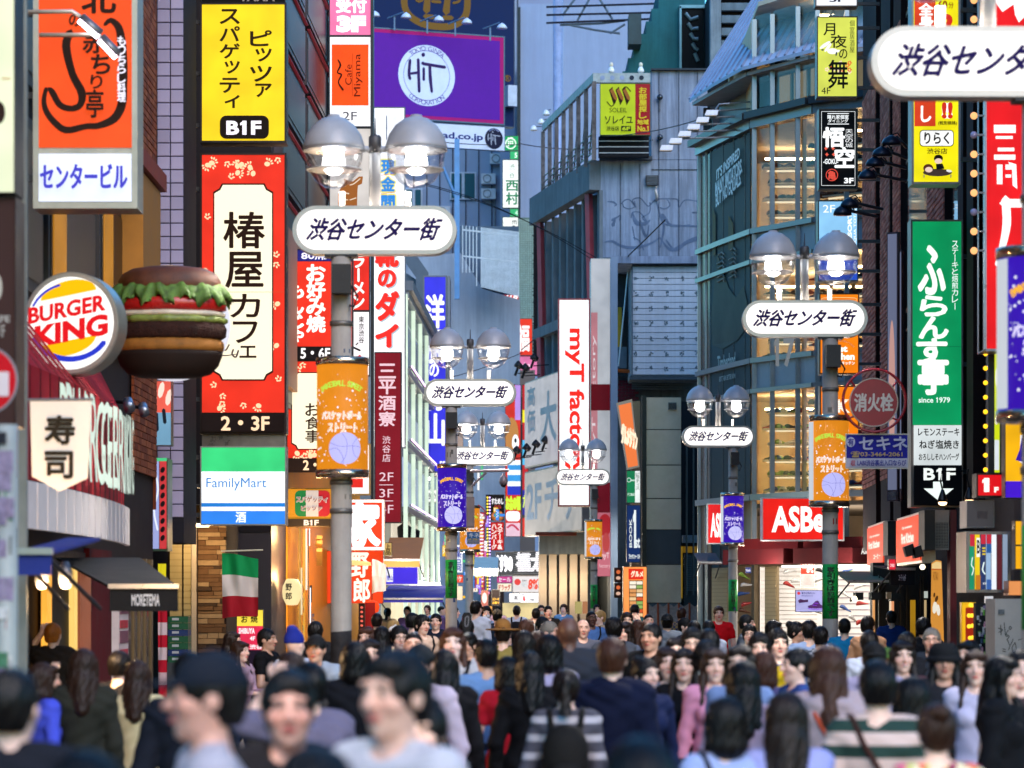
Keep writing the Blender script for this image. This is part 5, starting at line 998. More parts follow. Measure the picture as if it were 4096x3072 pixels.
for u in (2.2,6.5): MB().la((T.ox+u, T.oy+.12,2.6), [(.08,0),(.1,.7),(.17,.95),(.2,1.2),(.05,1.3),(.05,1.36),(.085,1.45),(.07,1.55)], 12).mk('suit_dummy', M('#1c1c20', .7), T.root, True)
w = T.box('blue_window_graphic', T.L*.18, T.L*.75,7.0,9.3, M('#4a56b8', .5),.1,.12)
# far backdrop
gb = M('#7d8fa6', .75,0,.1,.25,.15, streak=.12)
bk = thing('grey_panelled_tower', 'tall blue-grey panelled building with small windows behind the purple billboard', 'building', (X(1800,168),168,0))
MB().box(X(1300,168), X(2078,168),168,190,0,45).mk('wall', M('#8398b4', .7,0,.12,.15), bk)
for px in range(1655,2075,52): MB().box(X(px, 167.9)-.03, X(px, 167.9)+.03,167.93,167.999,8,40).mk('panel_joint', M('#2a3848', .8), bk)
for (a, b, c, d) in ((1800,690,1905,800),(1620,755,1690,835)):
 w = MB().box(X(a, 167.8), X(b, 167.8),167.8,167.99, Z(d, 168), Z(b if 0 else c, 168)) if 0 else MB().box(X(a, 168), X(c, 168),167.8,167.99, Z(d, 168), Z(b, 168)); w = w.mk('window', M('#9fb4c8', .5), bk)
 for q in range(2): MB().box(X(a+6+q*(c-a)/2,168), X(a-6+(q+1)*(c-a)/2,168),167.75,167.79, Z(d-6,168), Z(b+6,168)).mk('pane', M('#2a5560', .1,0,0, coat=.6), w)
for (a, b) in ((1745,830),(1925,700),(1925,760),(1700,905),(1960,620)):
 w = MB().box(X(a, 168), X(a, 168)+.85,167.4,167.99, Z(b, 168)-.6, Z(b, 168)).mk('air_conditioner', M('#b4c0cc', .5,.1), bk); MB().ring(X(a, 168)+.35, Z(b, 168)-.3,.24,.2,167.36,167.398, n=20).mk('fan_ring', M('#4a5560', .5), w); MB().tb([(X(a, 168)+.8,167.9, Z(b, 168)-.6),(X(a, 168)+.8,167.9, Z(b, 168)-4)], .05,6).mk('refrigerant_pipe', M('#9aa8b4', .6), w)
MB().box(X(2000,160), X(2060,160),160,166, Z(905,160),40).mk('wall_return', M('#8c9db6', .7,0,.1,.2), bk)
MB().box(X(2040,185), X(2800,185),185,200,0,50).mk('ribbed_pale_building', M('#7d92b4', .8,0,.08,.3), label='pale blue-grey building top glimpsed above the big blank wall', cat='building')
# pale blank wall right of it
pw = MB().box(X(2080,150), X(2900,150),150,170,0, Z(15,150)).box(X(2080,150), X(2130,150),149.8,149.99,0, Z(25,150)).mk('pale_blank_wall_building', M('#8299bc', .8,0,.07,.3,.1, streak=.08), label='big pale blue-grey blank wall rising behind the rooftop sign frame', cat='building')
MB().box(X(2069,149.5), X(2082,149.5),149.5,149.9,8, Z(28,149.5)).mk('downpipe', M('#26343c', .6), label='dark vertical drainpipe at the left edge of the pale blank wall', cat='pipe')
MB().la((X(2232,130),130,0), [(.22,0),(.22, Z(-40,130))], 20).mk('steel_mast', M('#8fa2c4', .5,.3), smooth=True, label='tall pale round mast passing behind the rooftop railings', cat='mast')
# stepped white roofs and fence above the blue sign
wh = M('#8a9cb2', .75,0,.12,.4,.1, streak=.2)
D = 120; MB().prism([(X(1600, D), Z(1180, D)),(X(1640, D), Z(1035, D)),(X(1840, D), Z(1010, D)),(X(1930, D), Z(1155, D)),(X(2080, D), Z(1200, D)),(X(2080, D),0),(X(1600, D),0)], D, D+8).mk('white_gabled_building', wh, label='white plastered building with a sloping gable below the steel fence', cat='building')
mb = MB(); mb.stroke([(X(1610,116), Z(990,116)),(X(1690,116), Z(1105,116)),(X(1690,116), Z(1200,116))], .55,115.6,116, smooth=False); mb.prism([(X(1600,116), Z(1075,116)),(X(1682,116), Z(1130,116)),(X(1682,116), Z(1220,116)),(X(1600,116), Z(1220,116))], 116.02,118); mb.mk('sloping_stair_roof', M('#4c5c6c', .6,.2,.1), label='dark sloping stair roof beside the top of the blue sign', cat='roof')
t = thing('steel_fence', 'tall pale vertical-bar steel fence on the roof behind the wires', 'fence', (X(1930,118),118, Z(1150,118)))
for i in range(44):
 px = 1845+i*5.3 if i > 14 else 1850+(i*14 if i < 5 else 56+(i-4)*1.2)
 if 5 <= i <= 14: continue
 MB().box(X(px, 118)-.013, X(px, 118)+.025,118,118.05, Z(1130+(px-1850)*.25 if px > 1900 else 1090,118), Z(900+(px-1850)*.12,118)).mk('bar', M('#a8bccc', .5,.3), t)
for py in (915,1020): MB().hexa([(X(1850,118),118.06, Z(py+6,118)),(X(2070,118),118.06, Z(py+30,118)),(X(2070,118),118.1, Z(py+30,118)),(X(1850,118),118.1, Z(py+6,118)),(X(1850,118),118.06, Z(py, 118)),(X(2070,118),118.06, Z(py+24,118)),(X(2070,118),118.1, Z(py+24,118)),(X(1850,118),118.1, Z(py, 118))]).mk('rail', M('#a8bccc', .5,.3), t)
MB().box(X(1818,117), X(1838,117),117,117.2, Z(1195,117), Z(555,117)).mk('blue_steel_column', M('#4a7eb4', .5,.3), label='blue painted steel column under the white web-address board', cat='column')
MB().tb([(X(1772,122),122, Z(670,122)),(X(1830,122),122, Z(805,122))], .07,8).mk('steel_brace', M('#4a7eb4', .5,.3), label='diagonal blue steel brace left of the blue column', cat='brace')
MB().box(X(1820,121), X(2075,121),121,124, Z(1150,121), Z(905,121)).mk('roof_plant_wall', M('#4a6076', .8,0,.1), label='dark blue-grey plant room wall behind the vertical-bar fence', cat='wall')
# navy wall with the gold crest, purple billboard, address board
rz = R(20); D = 137
S = Sign('deep navy wall board with a gold rounded emblem above the purple billboard', D, (1360,-160,2055,485), 'navy_board', 'sign', depth=.5, frame='#22304a', rim=4, rz=rz); S.rc((1360,-160,2055,485), '#10244e', 0)
S.y = D-.08
def gold(L): S.sk(L, '#a8812c', .18)
gold([([(1622,-90),(1618,20),(1640,68),(1690,96),(1745,103),(1800,98),(1848,70),(1868,20),(1866,-90)], 28)]); gold([([(1712,-40),(1706,42)], [22,30]),([(1792,-40),(1784,42)], [22,30])]); gold([([(1700,66),(1732,66)], 18),([(1774,66),(1806,64)], 18)]); gold([([(1650,-40),(1668,6),(1690,2)], 10),([(1728,4),(1760,4)], 12),([(1812,4),(1836,-6),(1842,-40)], 10)])
S.ringp(2030,292,12,2.5, '#a8812c', .3); S.tx('R', (2024,283,2037,301), '#a8812c', .3,.02)
MB().box(S.x(2018), S.x(2054), D-.5, D-.0, S.z(410), S.z(326)).mk('junction_box', M('#a8bcd4', .5), S.root)
D = 131
S = Sign('large purple billboard with magenta border and a pale round emblem', D, (1480,131,2014,480), 'billboard', 'billboard', depth=.35, frame='#3c5468', rim=5, rz=rz)
S.rc((1480,131,2014,480), '#9c1a6a', 0); S.rc((1480,146,1999,466), '#561f96', 0)
cx, cy = 1707,305; S.circ(cx, cy, 112,122, '#c4d4f0', 0);
y = S.step(); MB().ring(S.x(cx), S.z(cy),100*D/F, 98*D/F, y, y+.003, sx=.92*S.cs).mk('ring', M('#3c2a9a', .5, noise=0), S.root)
def ringtext(S, t_, cx, cy, rx, ry, a0, a1, sz, col, flip=False):
 y = S.step(); mb = MB(); n = len(t_)
 for i, ch in enumerate(t_):
  if ch == ' ': continue
  a = R(a0+(a1-a0)*i/max(1, n-1)); v, f = glyphs(ch, .0); v = (v-(v.min(0)+v.max(0))/2)*sz*S.D/F*1.35; rot = a-pi/2 if not flip else a+pi/2
  ca, sa = cos(rot), sin(rot); mb.add(np.stack([S.x(cx+rx*cos(a))+v[:, 0]*ca-v[:, 1]*sa, np.full(len(v), y), S.z(cy-ry*sin(a))+v[:, 0]*sa+v[:, 1]*ca], 1), f)
 mb.mk('lettering', M(col, .5, noise=0), S.root)
ringtext(S, 'TOKYO GINZA', cx, cy, 99,108,128,52,20, '#4a3a9a'); ringtext(S, 'CORPORATION', cx, cy, 99,108,232,308,20, '#4a3a9a', True)
hit = lambda cx, cy, k: [([(cx-66*k, cy-56*k),(cx-70*k, cy-5*k),(cx-66*k, cy+18*k)], 12*k),([(cx-62*k, cy-4*k),(cx-34*k, cy-10*k)], 10*k),([(cx-34*k, cy-62*k),(cx-32*k, cy+0*k),(cx-30*k, cy+66*k)], 12*k),([(cx-12*k, cy-28*k),(cx-12*k, cy+18*k)], 11*k),([(cx-16*k, cy-50*k),(cx-8*k, cy-46*k),(cx+72*k, cy-38*k)], 12*k),([(cx+12*k, cy-38*k),(cx+14*k, cy+10*k),(cx+20*k, cy+64*k)], [12*k, 14*k, 10*k])]
S.sk(hit(cx, cy, 1), '#4a1c9a', .1); S.circ(cx-14, cy-82,7,8, '#4a1c9a', .1)
for i, (px, py) in enumerate(((1500,70),(1625,76),(1756,88),(1868,98),(2008,118))):
 D2 = 130; t = thing('billboard_lamp', 'pale hooded lamp on an arm above the purple billboard, %s' % ('first from the left, half hidden', 'second from the left', 'middle one', 'second from the right', 'rightmost')[i], 'lamp', (X(px-44, D2), D2, Z(py+45, D2)),0, 'hooded lamps above the purple billboard'); k = D2/F
 MB().box(X(px-50, D2), X(px-44, D2), D2, D2+.06, Z(py+45, D2), Z(py-12, D2)).mk('post', M('#4a6a8c', .5,.3), t); MB().tb([(X(px-76, D2), D2+.1, Z(py-4, D2)),(X(px-10, D2), D2-.2, Z(py-24, D2))], .035,6).mk('arm', M('#4a6a8c', .5,.3), t); MB().la((X(px, D2), D2-.2, Z(py, D2)), [(.24,0),(.225,.07),(.17,.16),(.08,.22),(.03,.26)], 18).mk('hood', M('#b8ccec', .5), t, True)
S = Sign('long white board with a navy web address and a round navy emblem', 130,(1640,498,2018,592), 'address_board', 'sign', depth=.2, frame='#40546c', rim=2, rz=rz); S.rc((1640,498,2018,592), '#c4d2ea', 0); S.tx('hit-ad.co.jp', (1700,530,1932,564), '#1c2a6a', 0,.03); S.circ(1975,546,36,42, '#16245c', .1); S.sk(hit(1975,548,.34), '#b8cdf2', .4); S.circ(1970,520,3,3, '#b8cdf2', .4); ringtext(S, 'TOKYO GINZA', 1975,546,31,37,125,55,6, '#8a9cd0')
# stacked green-white signs at the wall edge
def vs(label, b, col, lit=1.05, D=148, **k): S = Sign(label, D, b, rim=2, depth=.3, frame='#46564e', **k); S.rc(b, col, lit); return S
S = vs('green lit sign with a white bunch-of-fruit emblem at the top of the sign column', (2012,545,2072,601), '#12a862', .9); S.ringp(2043,574,20,4, '#f0fff4', 1.1); S.dt([(2034+8*(k % 3),566+8*(k//3),3.4,3.4,0) for k in range(7)], '#f0fff4', 1.1); S.sk([([(2032,553),(2050,551)], 4)], '#f0fff4', 1.1)
S = vs('small green lit floor sign directly under the fruit emblem sign', (2041,606,2072,636), '#38c47e', .8); S.tx('5', (2058,611,2069,631), '#e8fff0', 1.1,.02)
S = vs('white lit sign with green vertical characters under the fruit emblem', (2012,641,2072,830), '#f6fbfa', 1.1); S.vt('渋谷', (2036,652,2060,714), '#1f9a68', .5,.0,.15); S.tx('西', (2024,722,2072,764), '#1f9a68', .5,.03); S.tx('村', (2024,770,2072,818), '#1f9a68', .5,.03)
S = vs('small green lit floor sign between the two white lit signs', (2041,836,2072,866), '#38c47e', .7); S.tx('4', (2060,842,2071,860), '#c8ffe0', 1,.02)
S = vs('white lit sign with thin sideways latin lettering', (2012,870,2072,1058), '#f2f8f4', 1.05); S.tx('Euphoria', (2042,882,2066,1025), '#202628', 0,.0, rot=-90); S.tx('4F', (2042,1036,2062,1048), '#202628', 0,.0)
S = vs('small green lit floor sign just above the red sign with slanted initials', (2043,1065,2073,1095), '#38c47e', .7); S.tx('3', (2060,1071,2070,1089), '#c8ffe0', 1,.02)
S = vs('red lit sign with white slanted initials', (2014,1101,2074,1268), '#d81c24', .95); S.tx('JTB', (2018,1172,2072,1205), '#fff4f4', 1.1,.05,.25)
S = vs('pink and white lit panel left of the red lucky-character sign', (1996,1262,2064,1500), '#f4a0d8', .8, D=140); S.rc((1996,1262,2030,1500), '#f6e8f6', .95); S.tx('の', (2034,1370,2060,1400), '#ffffff', 1.1,.03)
S = vs('red lit sign with a big white lucky character beside the dark mesh', (2068,1276,2128,1420), '#e63a24', .95, D=136); S.tx('福', (2072,1300,2116,1404), '#fff4f0', 1.15,.05)
S = vs('pink lit sign with white script below the red lucky-character sign', (2068,1426,2148,1502), '#e87cb0', .9, D=136.2); S.tx('cebo', (2072,1450,2120,1472), '#fff0f8', 1,.0,.2); S.tx('COSMETICS', (2072,1480,2112,1488), '#fff0f8', 1,.0)
# tiled grey corner and dark mesh
W_ = Facade('grey_mosaic_wall', 'wall of small grey-green mosaic tiles beside the column of green and white signs', (X(2074,142),142),(X(2136,142),142)); W_.box('wall', 0, W_.L, 0, Z(870,142), M('#56706c', .7),.01,3)
L = [W_.bx(c*.11+.008,(c+1)*.11-.008,-.02,.0, Z(1300,142)+r*.11+.008, Z(1300,142)+(r+1)*.11-.008) for r in range(48) for c in range(7)]; pieces(W_.root, 'tile', L, M('#7d9a94', .5,0,.1, rand=.1),300)
mb = MB(); mb.box(X(2134,112), X(2160,112),112,112.6, Z(1430,112), Z(840,112)); [mb.tb([(X(2128+ru(0,8),112),111.9, Z(860+i*14,112)),(X(2160,112),111.95, Z(866+i*14+ru(-4,4),112))], .02,5) for i in range(40)]; mb.mk('folded_scaffold_net', M('#12141a', .85,0,.3,5), label='dark folded net hanging down the far corner of the concrete building', cat='net')
# far shops at the end of the street
D = 118
def panel(label, b, D, items, name='shop_sign', **k):
 S = Sign(label, D, b, name, 'sign', rim=2, depth=.25, **k)
 for it in items: getattr(S, it[0])(*it[1:])
 return S
panel('tall red decorated sign board with yellow script far down the street', (1860,1690,1940,2130),121, [('rc', (1860,1690,1940,2130), '#b01820', .7),('circ', 1842,1740,50,44, '#c83a2c', .8),('circ', 1842,1740,42,36, '#f2e2d8', .8),('circ', 1842,1740,36,30, '#c83a2c', .8),('tx', "Curry's", (1845,1742,1872,1762), '#ffd23a', .9,.03),('tx', 'Restaurant', (1840,1768,1864,1778), '#ffd23a', .9,.0),('sk', [([(1880,1790),(1878,1765),(1890,1755),(1900,1768),(1892,1790)], 4),([(1930,1735),(1922,1758),(1932,1772),(1924,1790)], 4),([(1905,1890),(1920,1905),(1930,1940)], 4),([(1925,1980),(1915,2010),(1930,2040)], 3)], '#f2c02a', .9),('tx', 'Smile', (1892,1955,1930,1985), '#ffd23a', .9,.0,.2)])
panel('narrow red and pink lit column of flickering sideways letters far down the street', (1900,2050,1938,2360),119, [('rc', (1900,2050,1938,2360), '#c83a5a', .8),('vt', 'NECKTIE', (1908,2055,1932,2350), '#ffd24a', 1.1,.03),('dt', [(1926,2060+k*14,9,3,0) for k in range(20)], '#ffe8ff', 1.2)])
t = panel('dark sign beside running bulbs with a bowl of meat and white brushed writing', (1945,1980,2015,2080),117, [('rc', (1945,1980,2015,2080), '#1c0e10', .2),('tx', 'すためし', (1966,1994,2014,2016), '#f4eef0', 1,.04),('tx', 'どんどん', (1978,2020,2004,2034), '#e84a3a', .9,.02),('circ', 1990,2064,25,22, '#b0602a', .7),('dt', [(1990+20*cos(k*2.4)*(k/22)**.5,2062+16*sin(k*2.4)*(k/22)**.5,5,3, k) for k in range(22)], '#e89a4a', .8)], name='bowl_sign')
panel('red lit sign with white steak-and-hamburg characters under the bowl picture', (1962,2090,2015,2200),117.1, [('rc', (1962,2090,2015,2200), '#c81c1c', .9),('vt', 'ハンバーグ', (1966,2096,1986,2198), '#fff2e8', 1.1,.03),('vt', 'ステーキ&', (1990,2096,2010,2198), '#fff2e8', 1.1,.03)])
for i in range(2):
 t = thing('bulb_strip', 'vertical strip of small %s running bulbs far down the street' % ('yellow', 'violet')[i], 'lights', (X(1950+i*9,116.5),116.5, Z(2360,116.5)),0, 'running bulb strips'); MB().box(X(1946+i*9,116.5), X(1954+i*9,116.5),116.55,116.6, Z(2360,116.5), Z(1985,116.5)).mk('backing', M('#141018'), t)
 mb = MB()
 for k in range(30): z = Z(1990+k*12.6,116.5); mb.box(X(1950+i*9,116.5)-.03, X(1950+i*9,116.5)+.03,116.5,116.54, z-.03, z+.03)
 mb.mk('bulbs', E(('#ffd83a', '#d8b8ff')[i], 2.2, False), t)
cols_ = '#e03a30'
panel('bright multicoloured shop poster of stripes and round shapes with yellow-green lettering', (2022,1540,2082,2145),113, [('rc', (2022,1540,2082,2145), '#d8342a', .85),('rc', (2060,1540,2082,1680), '#b890e0', .9),('circ', 2046,1740,28,70, '#c88a4a', .8),('circ', 2062,1770,14,32, '#fbfbff', 1.05),('circ', 2062,1762,5,9, '#141414', 0),('rc', (2030,1840,2082,1860), '#f4f8ff', 1),('rc', (2030,1860,2082,1880), '#3a9ae0', .95),('rc', (2030,1880,2082,1900), '#f4f8ff', 1),('rc', (2030,1900,2082,1925), '#3a9ae0', .95),('rc', (2030,1925,2082,1945), '#f4f8ff', 1),('rc', (2030,1945,2082,1980), '#2a3ac0', .9),('tx', 'お金の福', (2024,1985,2080,2040), '#c8f03a', 1.05,.04),('rc', (2024,2045,2080,2085), '#fbf8ff', 1.1,14),('rc', (2024,2092,2080,2145), '#f0c8d8', .9),('sk', [([(2030,2110),(2050,2100),(2074,2120)], 8)], '#c83a5a', .9)], name='poster')
panel('tall strip of blue, red and yellow lit panels beside the grey ticket shop boards', (2090,1540,2112,2145),112, [('rc', (2090,1540,2112,1760), '#c02028', .85),('rc', (2090,1640,2112,1690), '#f0e020', 1),('rc', (2090,1760,2112,1860), '#50b8e8', .9),('rc', (2090,1860,2112,1960), '#c02028', .85),('rc', (2090,1960,2112,2060), '#2a2aa0', .8),('tx', 'た', (2092,1980,2112,2030), '#d8f040', 1,.05),('rc', (2090,2072,2112,2145), '#e03428', .9)], name='poster')
panel('bright white neon drugstore lettering on dark slats', (1985,2210,2165,2300),108, [('rc', (1985,2210,2165,2300), '#5a6068', .3),('tx', 'くすりの', (1984,2222,2048,2286), '#fbf8ff', 1.7,.05),('tx', '福太郎', (2066,2212,2230,2284), '#fbf8ff', 1.7,.06)], name='shop_fascia')
mb = MB(); [mb.box(X(2055,107.9), X(2230,107.9),107.8,107.88, Z(2208+k*8,108), Z(2205+k*8,108)) for k in range(12)]; mb.mk('slats', M('#3a4048', .5,.3), label='dark horizontal slats behind the neon drugstore lettering', cat='slats')
panel('white tax-free banner with a red round emblem and a large red number', (2052,2305,2155,2368),107, [('rc', (2052,2305,2155,2368), '#ece8ea', .7),('circ', 2070,2328,13,13, '#d83030', .8),('tx', 'Japan', (2088,2318,2108,2326), '#404048', 0),('tx', 'Tax-free', (2084,2328,2108,2336), '#8aa0a8', 0),('tx', 'Shop', (2088,2338,2106,2347), '#8aa0a8', 0),('tx', '8%', (2112,2316,2154,2358), '#e0402a', .9,.05,.15)], name='banner')
panel('white lit box sign with small dark characters under the tax-free banner', (2038,2374,2078,2408),106, [('rc', (2038,2374,2078,2408), '#fbfbff', 1.2),('tx', '薬', (2056,2382,2072,2400), '#303038', 0)], name='box_sign')
panel('white lit box sign with a red arrow, right of the other box sign', (2080,2372,2154,2410),106.1, [('rc', (2080,2372,2154,2410), '#fbfbff', 1.2),('poly', [(2092,2385),(2100,2385),(2100,2397),(2104,2397),(2097,2406),(2090,2397),(2092,2397)], '#d8283a', 1),('tx', '免税カウンター', (2086,2376,2130,2382), '#303038', 0),('tx', '2階', (2112,2394,2136,2404), '#303038', 0)], name='box_sign')
MB().box(X(2010,106.8), X(2170,106.8),106.8,110,0, Z(2412,106.8)+.0).mk('drugstore_front', E('#e8d49a', .7), label='warm cream lit drugstore front at the end of the street', cat='shop front')
MB().box(X(1925,116), X(2015,116),116,120,0, Z(2365,116)).mk('dark_shop_front', M('#2a1a18', .7), label='dark shop front under the running bulb strips', cat='shop front')
panel('small pink and cream lit sign with a pale octagon near the street end', (1925,2362,1952,2425),105, [('rc', (1925,2362,1952,2425), '#d87a6a', .8),('circ', 1938,2392,10,22, '#fff0e0', 1.1,8)], name='box_sign')
panel('dark grill sign with yellow and red letters at street end', (1968,2360,1998,2420),104, [('rc', (1968,2360,1998,2420), '#30120c', .4),('tx', 'ステーキ', (1970,2392,1996,2402), '#ffc03a', 1,.04),('tx', 'お替り', (1970,2406,1996,2416), '#ffc03a', 1,.04)], name='box_sign')
awning('white lit sloping awning of the drugstore at the far end', 104,1894,1992,2228,2276,2304,108, '#b8c0b8')
far = thing('far_shop_block', 'dim far block of shop buildings closing the end of the street', 'building', (X(1900,128),128,0)); MB().box(X(1600,128), X(2140,128),128,134,0, Z(1480,128)).mk('wall', M('#9a8a80', .7,0,.1,.5), far)
for i in range(6):
 for j in range(4): w = MB().box(X(1790+i*52,128), X(1830+i*52,128),127.8,127.98, Z(1660+j*110,128), Z(1590+j*110,128)).mk('window', M('#3a4652', .2), far); MB().box(X(1793+i*52,128), X(1808+i*52,128),127.77,127.79, Z(1655+j*110,128), Z(1595+j*110,128)).mk('pane', E('#ffdca8', .9), w)
rz_ = random.Random(9)
for i, (a, b, c, d_, col, tx, tc) in enumerate(((1782,2300,1852,2330, '#f04a2a', 'カラオケ', '#fff4e8'),(1786,2250,1812,2296, '#ffe08a', '居酒屋', '#7a2a10'),(1818,2180,1850,2290, '#f0f4ff', '薬局', '#2a3aa0'),(1938,2205,1944,2290, '#ff7ac8', None, None),(1988,2306,2048,2330, '#c83a8a', 'セール', '#fff0f8'),(1990,2334,2046,2366, '#fff2d8', 'ドラッグ', '#c8281e'),(1940,2425,1968,2450, '#ffb45a', None, None),(1870,2180,1896,2300, '#f6d850', '寿司', '#a8281c'),(1786,2345,1850,2400, '#ffe6c4', None, None),(1830,1690,1852,1900, '#e8c8b8', None, None))):
 S = Sign('%s lit shop sign crowded at the far end of the street%s' % (('orange', 'pale yellow', 'tall white', 'thin pink', 'magenta', 'cream', 'small amber', 'yellow', 'wide warm', 'tall beige')[i], ', lettered' if tx else ', without letters'),112.5+i*.15,(a, b, c, d_), 'shop_sign', 'sign', rim=1, depth=.1); S.rc((a, b, c, d_), col, .95 if i != 9 else .35)
 if tx and d_-b > c-a: S.vt(tx, (a+5, b+4, c-5, d_-4), tc, .8,.03)
 elif tx: S.tx(tx, (a+5, b+4, c-5, d_-4), tc, .8,.03)
cc_ = (('#e8402a', 'red'),('#fff4e0', 'cream'),('#f6c02a', 'amber'),('#3a8ae8', 'blue'),('#f478b0', 'pink'),('#5ad08a', 'green'),('#ffffff', 'white'),('#9a6af0', 'violet'))
for i in range(40):
 (col, cn), sh = cc_[i % 8], i//8; w, h = ((12,44),(30,14),(18,18),(8,70),(44,10))[sh]; a = rz_.uniform(1768,2020-w); b = rz_.uniform(2010 if sh != 3 else 1800,2395-h); D_ = 113.5+i*.06
 S = Sign('%s %s lit sign in the far jumble of shops' % (cn, ('upright', 'oblong', 'small square', 'slim tall', 'long low')[sh]), D_, (a, b, a+w, b+h), 'shop_sign', 'sign', rim=1, depth=.1, group='small lit signs at the street end'); S.rc((a, b, a+w, b+h), col, 1.05)
 if sh < 3: S.dt([(a+w*(.3+.4*(k % 2)), b+h*(.2+.6*k/5), w*.13, h*.05+1, k) for k in range(5)], '#fff' if i % 8 not in (1,6) else '#b02a2a', 1 if i % 8 not in (1,6) else 0)
for q in ((X(1960,100),100,2.6),(X(2080,102),102,2.7),(X(1830,95),95,2.6)): lamp_light(q, 160,(1,.84,.66),.3)
D = 70; t = thing('security_camera', 'dome security camera hanging from a long bracket beside the middle lamp post', 'camera', (X(2012, D), D, Z(1960, D))); MB().tb([(X(1880, D), D, Z(1885, D)),(X(2035, D), D, Z(1882, D))], .035,8).mk('bracket', M('#8a7a78', .5,.4), t); MB().tb([(X(1885, D), D, Z(1945, D)),(X(1945, D), D, Z(1890, D))], .03,8).mk('brace', M('#8a7a78', .5,.4), t); MB().la((X(2014, D), D, Z(1935, D)), [(.09,-.02),(.11,.06),(.09,.15),(.05,.2),(.03,.26)], 20).mk('housing', M('#8a7a7c', .4,.3), t, True); MB().ball((X(2014, D), D, Z(1938, D)),.075,14).mk('dome', M('#0c0c10', .1,0,0, coat=1), t, True)
t = thing('equipment_cabinet', 'brown metal cabinet strapped to the pole behind the purple banner', 'cabinet', (X(1880,70.5),70.3, Z(2110,70.5))); MB().box(X(1862,70.5), X(1898,70.5),70.2,70.5, Z(2112,70.5), Z(1990,70.5)).mk('body', M('#6e5e5c', .5,.2), t); MB().box(X(1864,70.5), X(1896,70.5),70.18,70.198, Z(2108,70.5), Z(1994,70.5)).mk('door', M('#7a6a66', .45,.2), t)
D = 69.5; S = Sign('blue and white shop plate with a phone number on the brown pole', D, (1868,2128,1918,2176), 'shop_plate', 'sign', depth=.03, rim=1, frame='#aaaaaa'); S.rc((1868,2128,1918,2162), '#3a7ac0', .2); S.rc((1868,2162,1918,2176), '#c8ccd8', .1); S.tx('キネ', (1876,2132,1916,2150), '#e0e8f8', .3,.03); S.tx('64-2061', (1872,2153,1914,2161), '#e0c060', .3); S.tx('出入口ならび', (1872,2165,1916,2173), '#404868', 0)
t = thing('red_hydrant_hoop', 'thin red hoop sign seen edge-on beside the brown pole', 'sign', (X(1905,69.4),69.4, Z(2120,69.4))); MB().ring(X(1892,69.4), Z(2070,69.4),.34,.31,69.38,69.42, a0=-1.3, a1=1.2).mk('hoop', M('#a01626', .4), t)
# centre: concrete building
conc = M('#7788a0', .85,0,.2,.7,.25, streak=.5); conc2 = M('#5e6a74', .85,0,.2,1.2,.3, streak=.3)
cf = Facade('concrete_building', 'weathered grey concrete building with red struts, faded graffiti and a rooftop sign frame', (X(2400,92),92),(X(2830,92),92))
D0 = 92; zr = lambda p: Z(p, 92); ux = lambda p: X(p, 92)
def CB(n, a, b, c, d, m, y0, y1, par=None): return MB().box(ux(a), ux(b), y0, y1, zr(d), zr(c)).mk(n, m, par or cf.root)
CB('front_wall', 2400,2830,640,1030, conc, 92.02,100); CB('front_wall', 2606,2830,282,638, conc, 92.02,100)
for px in (2482,2560,2636,2716,2790):
 CB('panel_joint', px-1, px+1,288 if px > 2606 else 655,1028, M('#2e3a46', .9),91.99,92.018)
CB('panel_joint', 2606,2830,677,680, M('#2e3a46', .9),91.99,92.018)
CB('parapet', 2398,2608,628,642, M('#3a444c', .8),91.8,92.3); CB('coping', 2604,2832,276,283, M('#2a3640', .7),91.85,92.4)
v = CB('wall_vent', 2583,2632,704,742, M('#2c3036', .6),91.86,91.98); [CB('louvre', 2586,2629,708+k*6,711+k*6, M('#55606a', .6),91.82,91.858, v) for k in range(6)]
MB().tb([(ux(2626),91.8, zr(752)),(ux(2620),91.75, zr(765)),(ux(2626),91.8, zr(790)),(ux(2626),91.95, zr(800))], .045,8).mk('vent_pipe', M('#b8b4b0', .4,.2), cf.root, True)
for px, py in ((2639,392),(2639,552)): MB().ball((ux(px),91.85, zr(py)),.1,14,0).mk('wall_lamp', M('#3a4450', .2,.7), cf.root, True); MB().box(ux(px-2), ux(px+1),91.9,91.99, zr(py+55), zr(py)).mk('conduit', M('#4a5662', .5), cf.root)
gr = MB(); rq = random.Random(4); gy = [0]
def g(pts, w):
 w = [q*1.5 for q in w] if hasattr(w, '__len__') else w*1.5; gr.stroke([(ux(a), zr(b)) for a, b in pts], [q*92/F for q in w] if hasattr(w, '__len__') else w*92/F, 92.012-.0004*gy[0], 92.012); gy[0] += 1
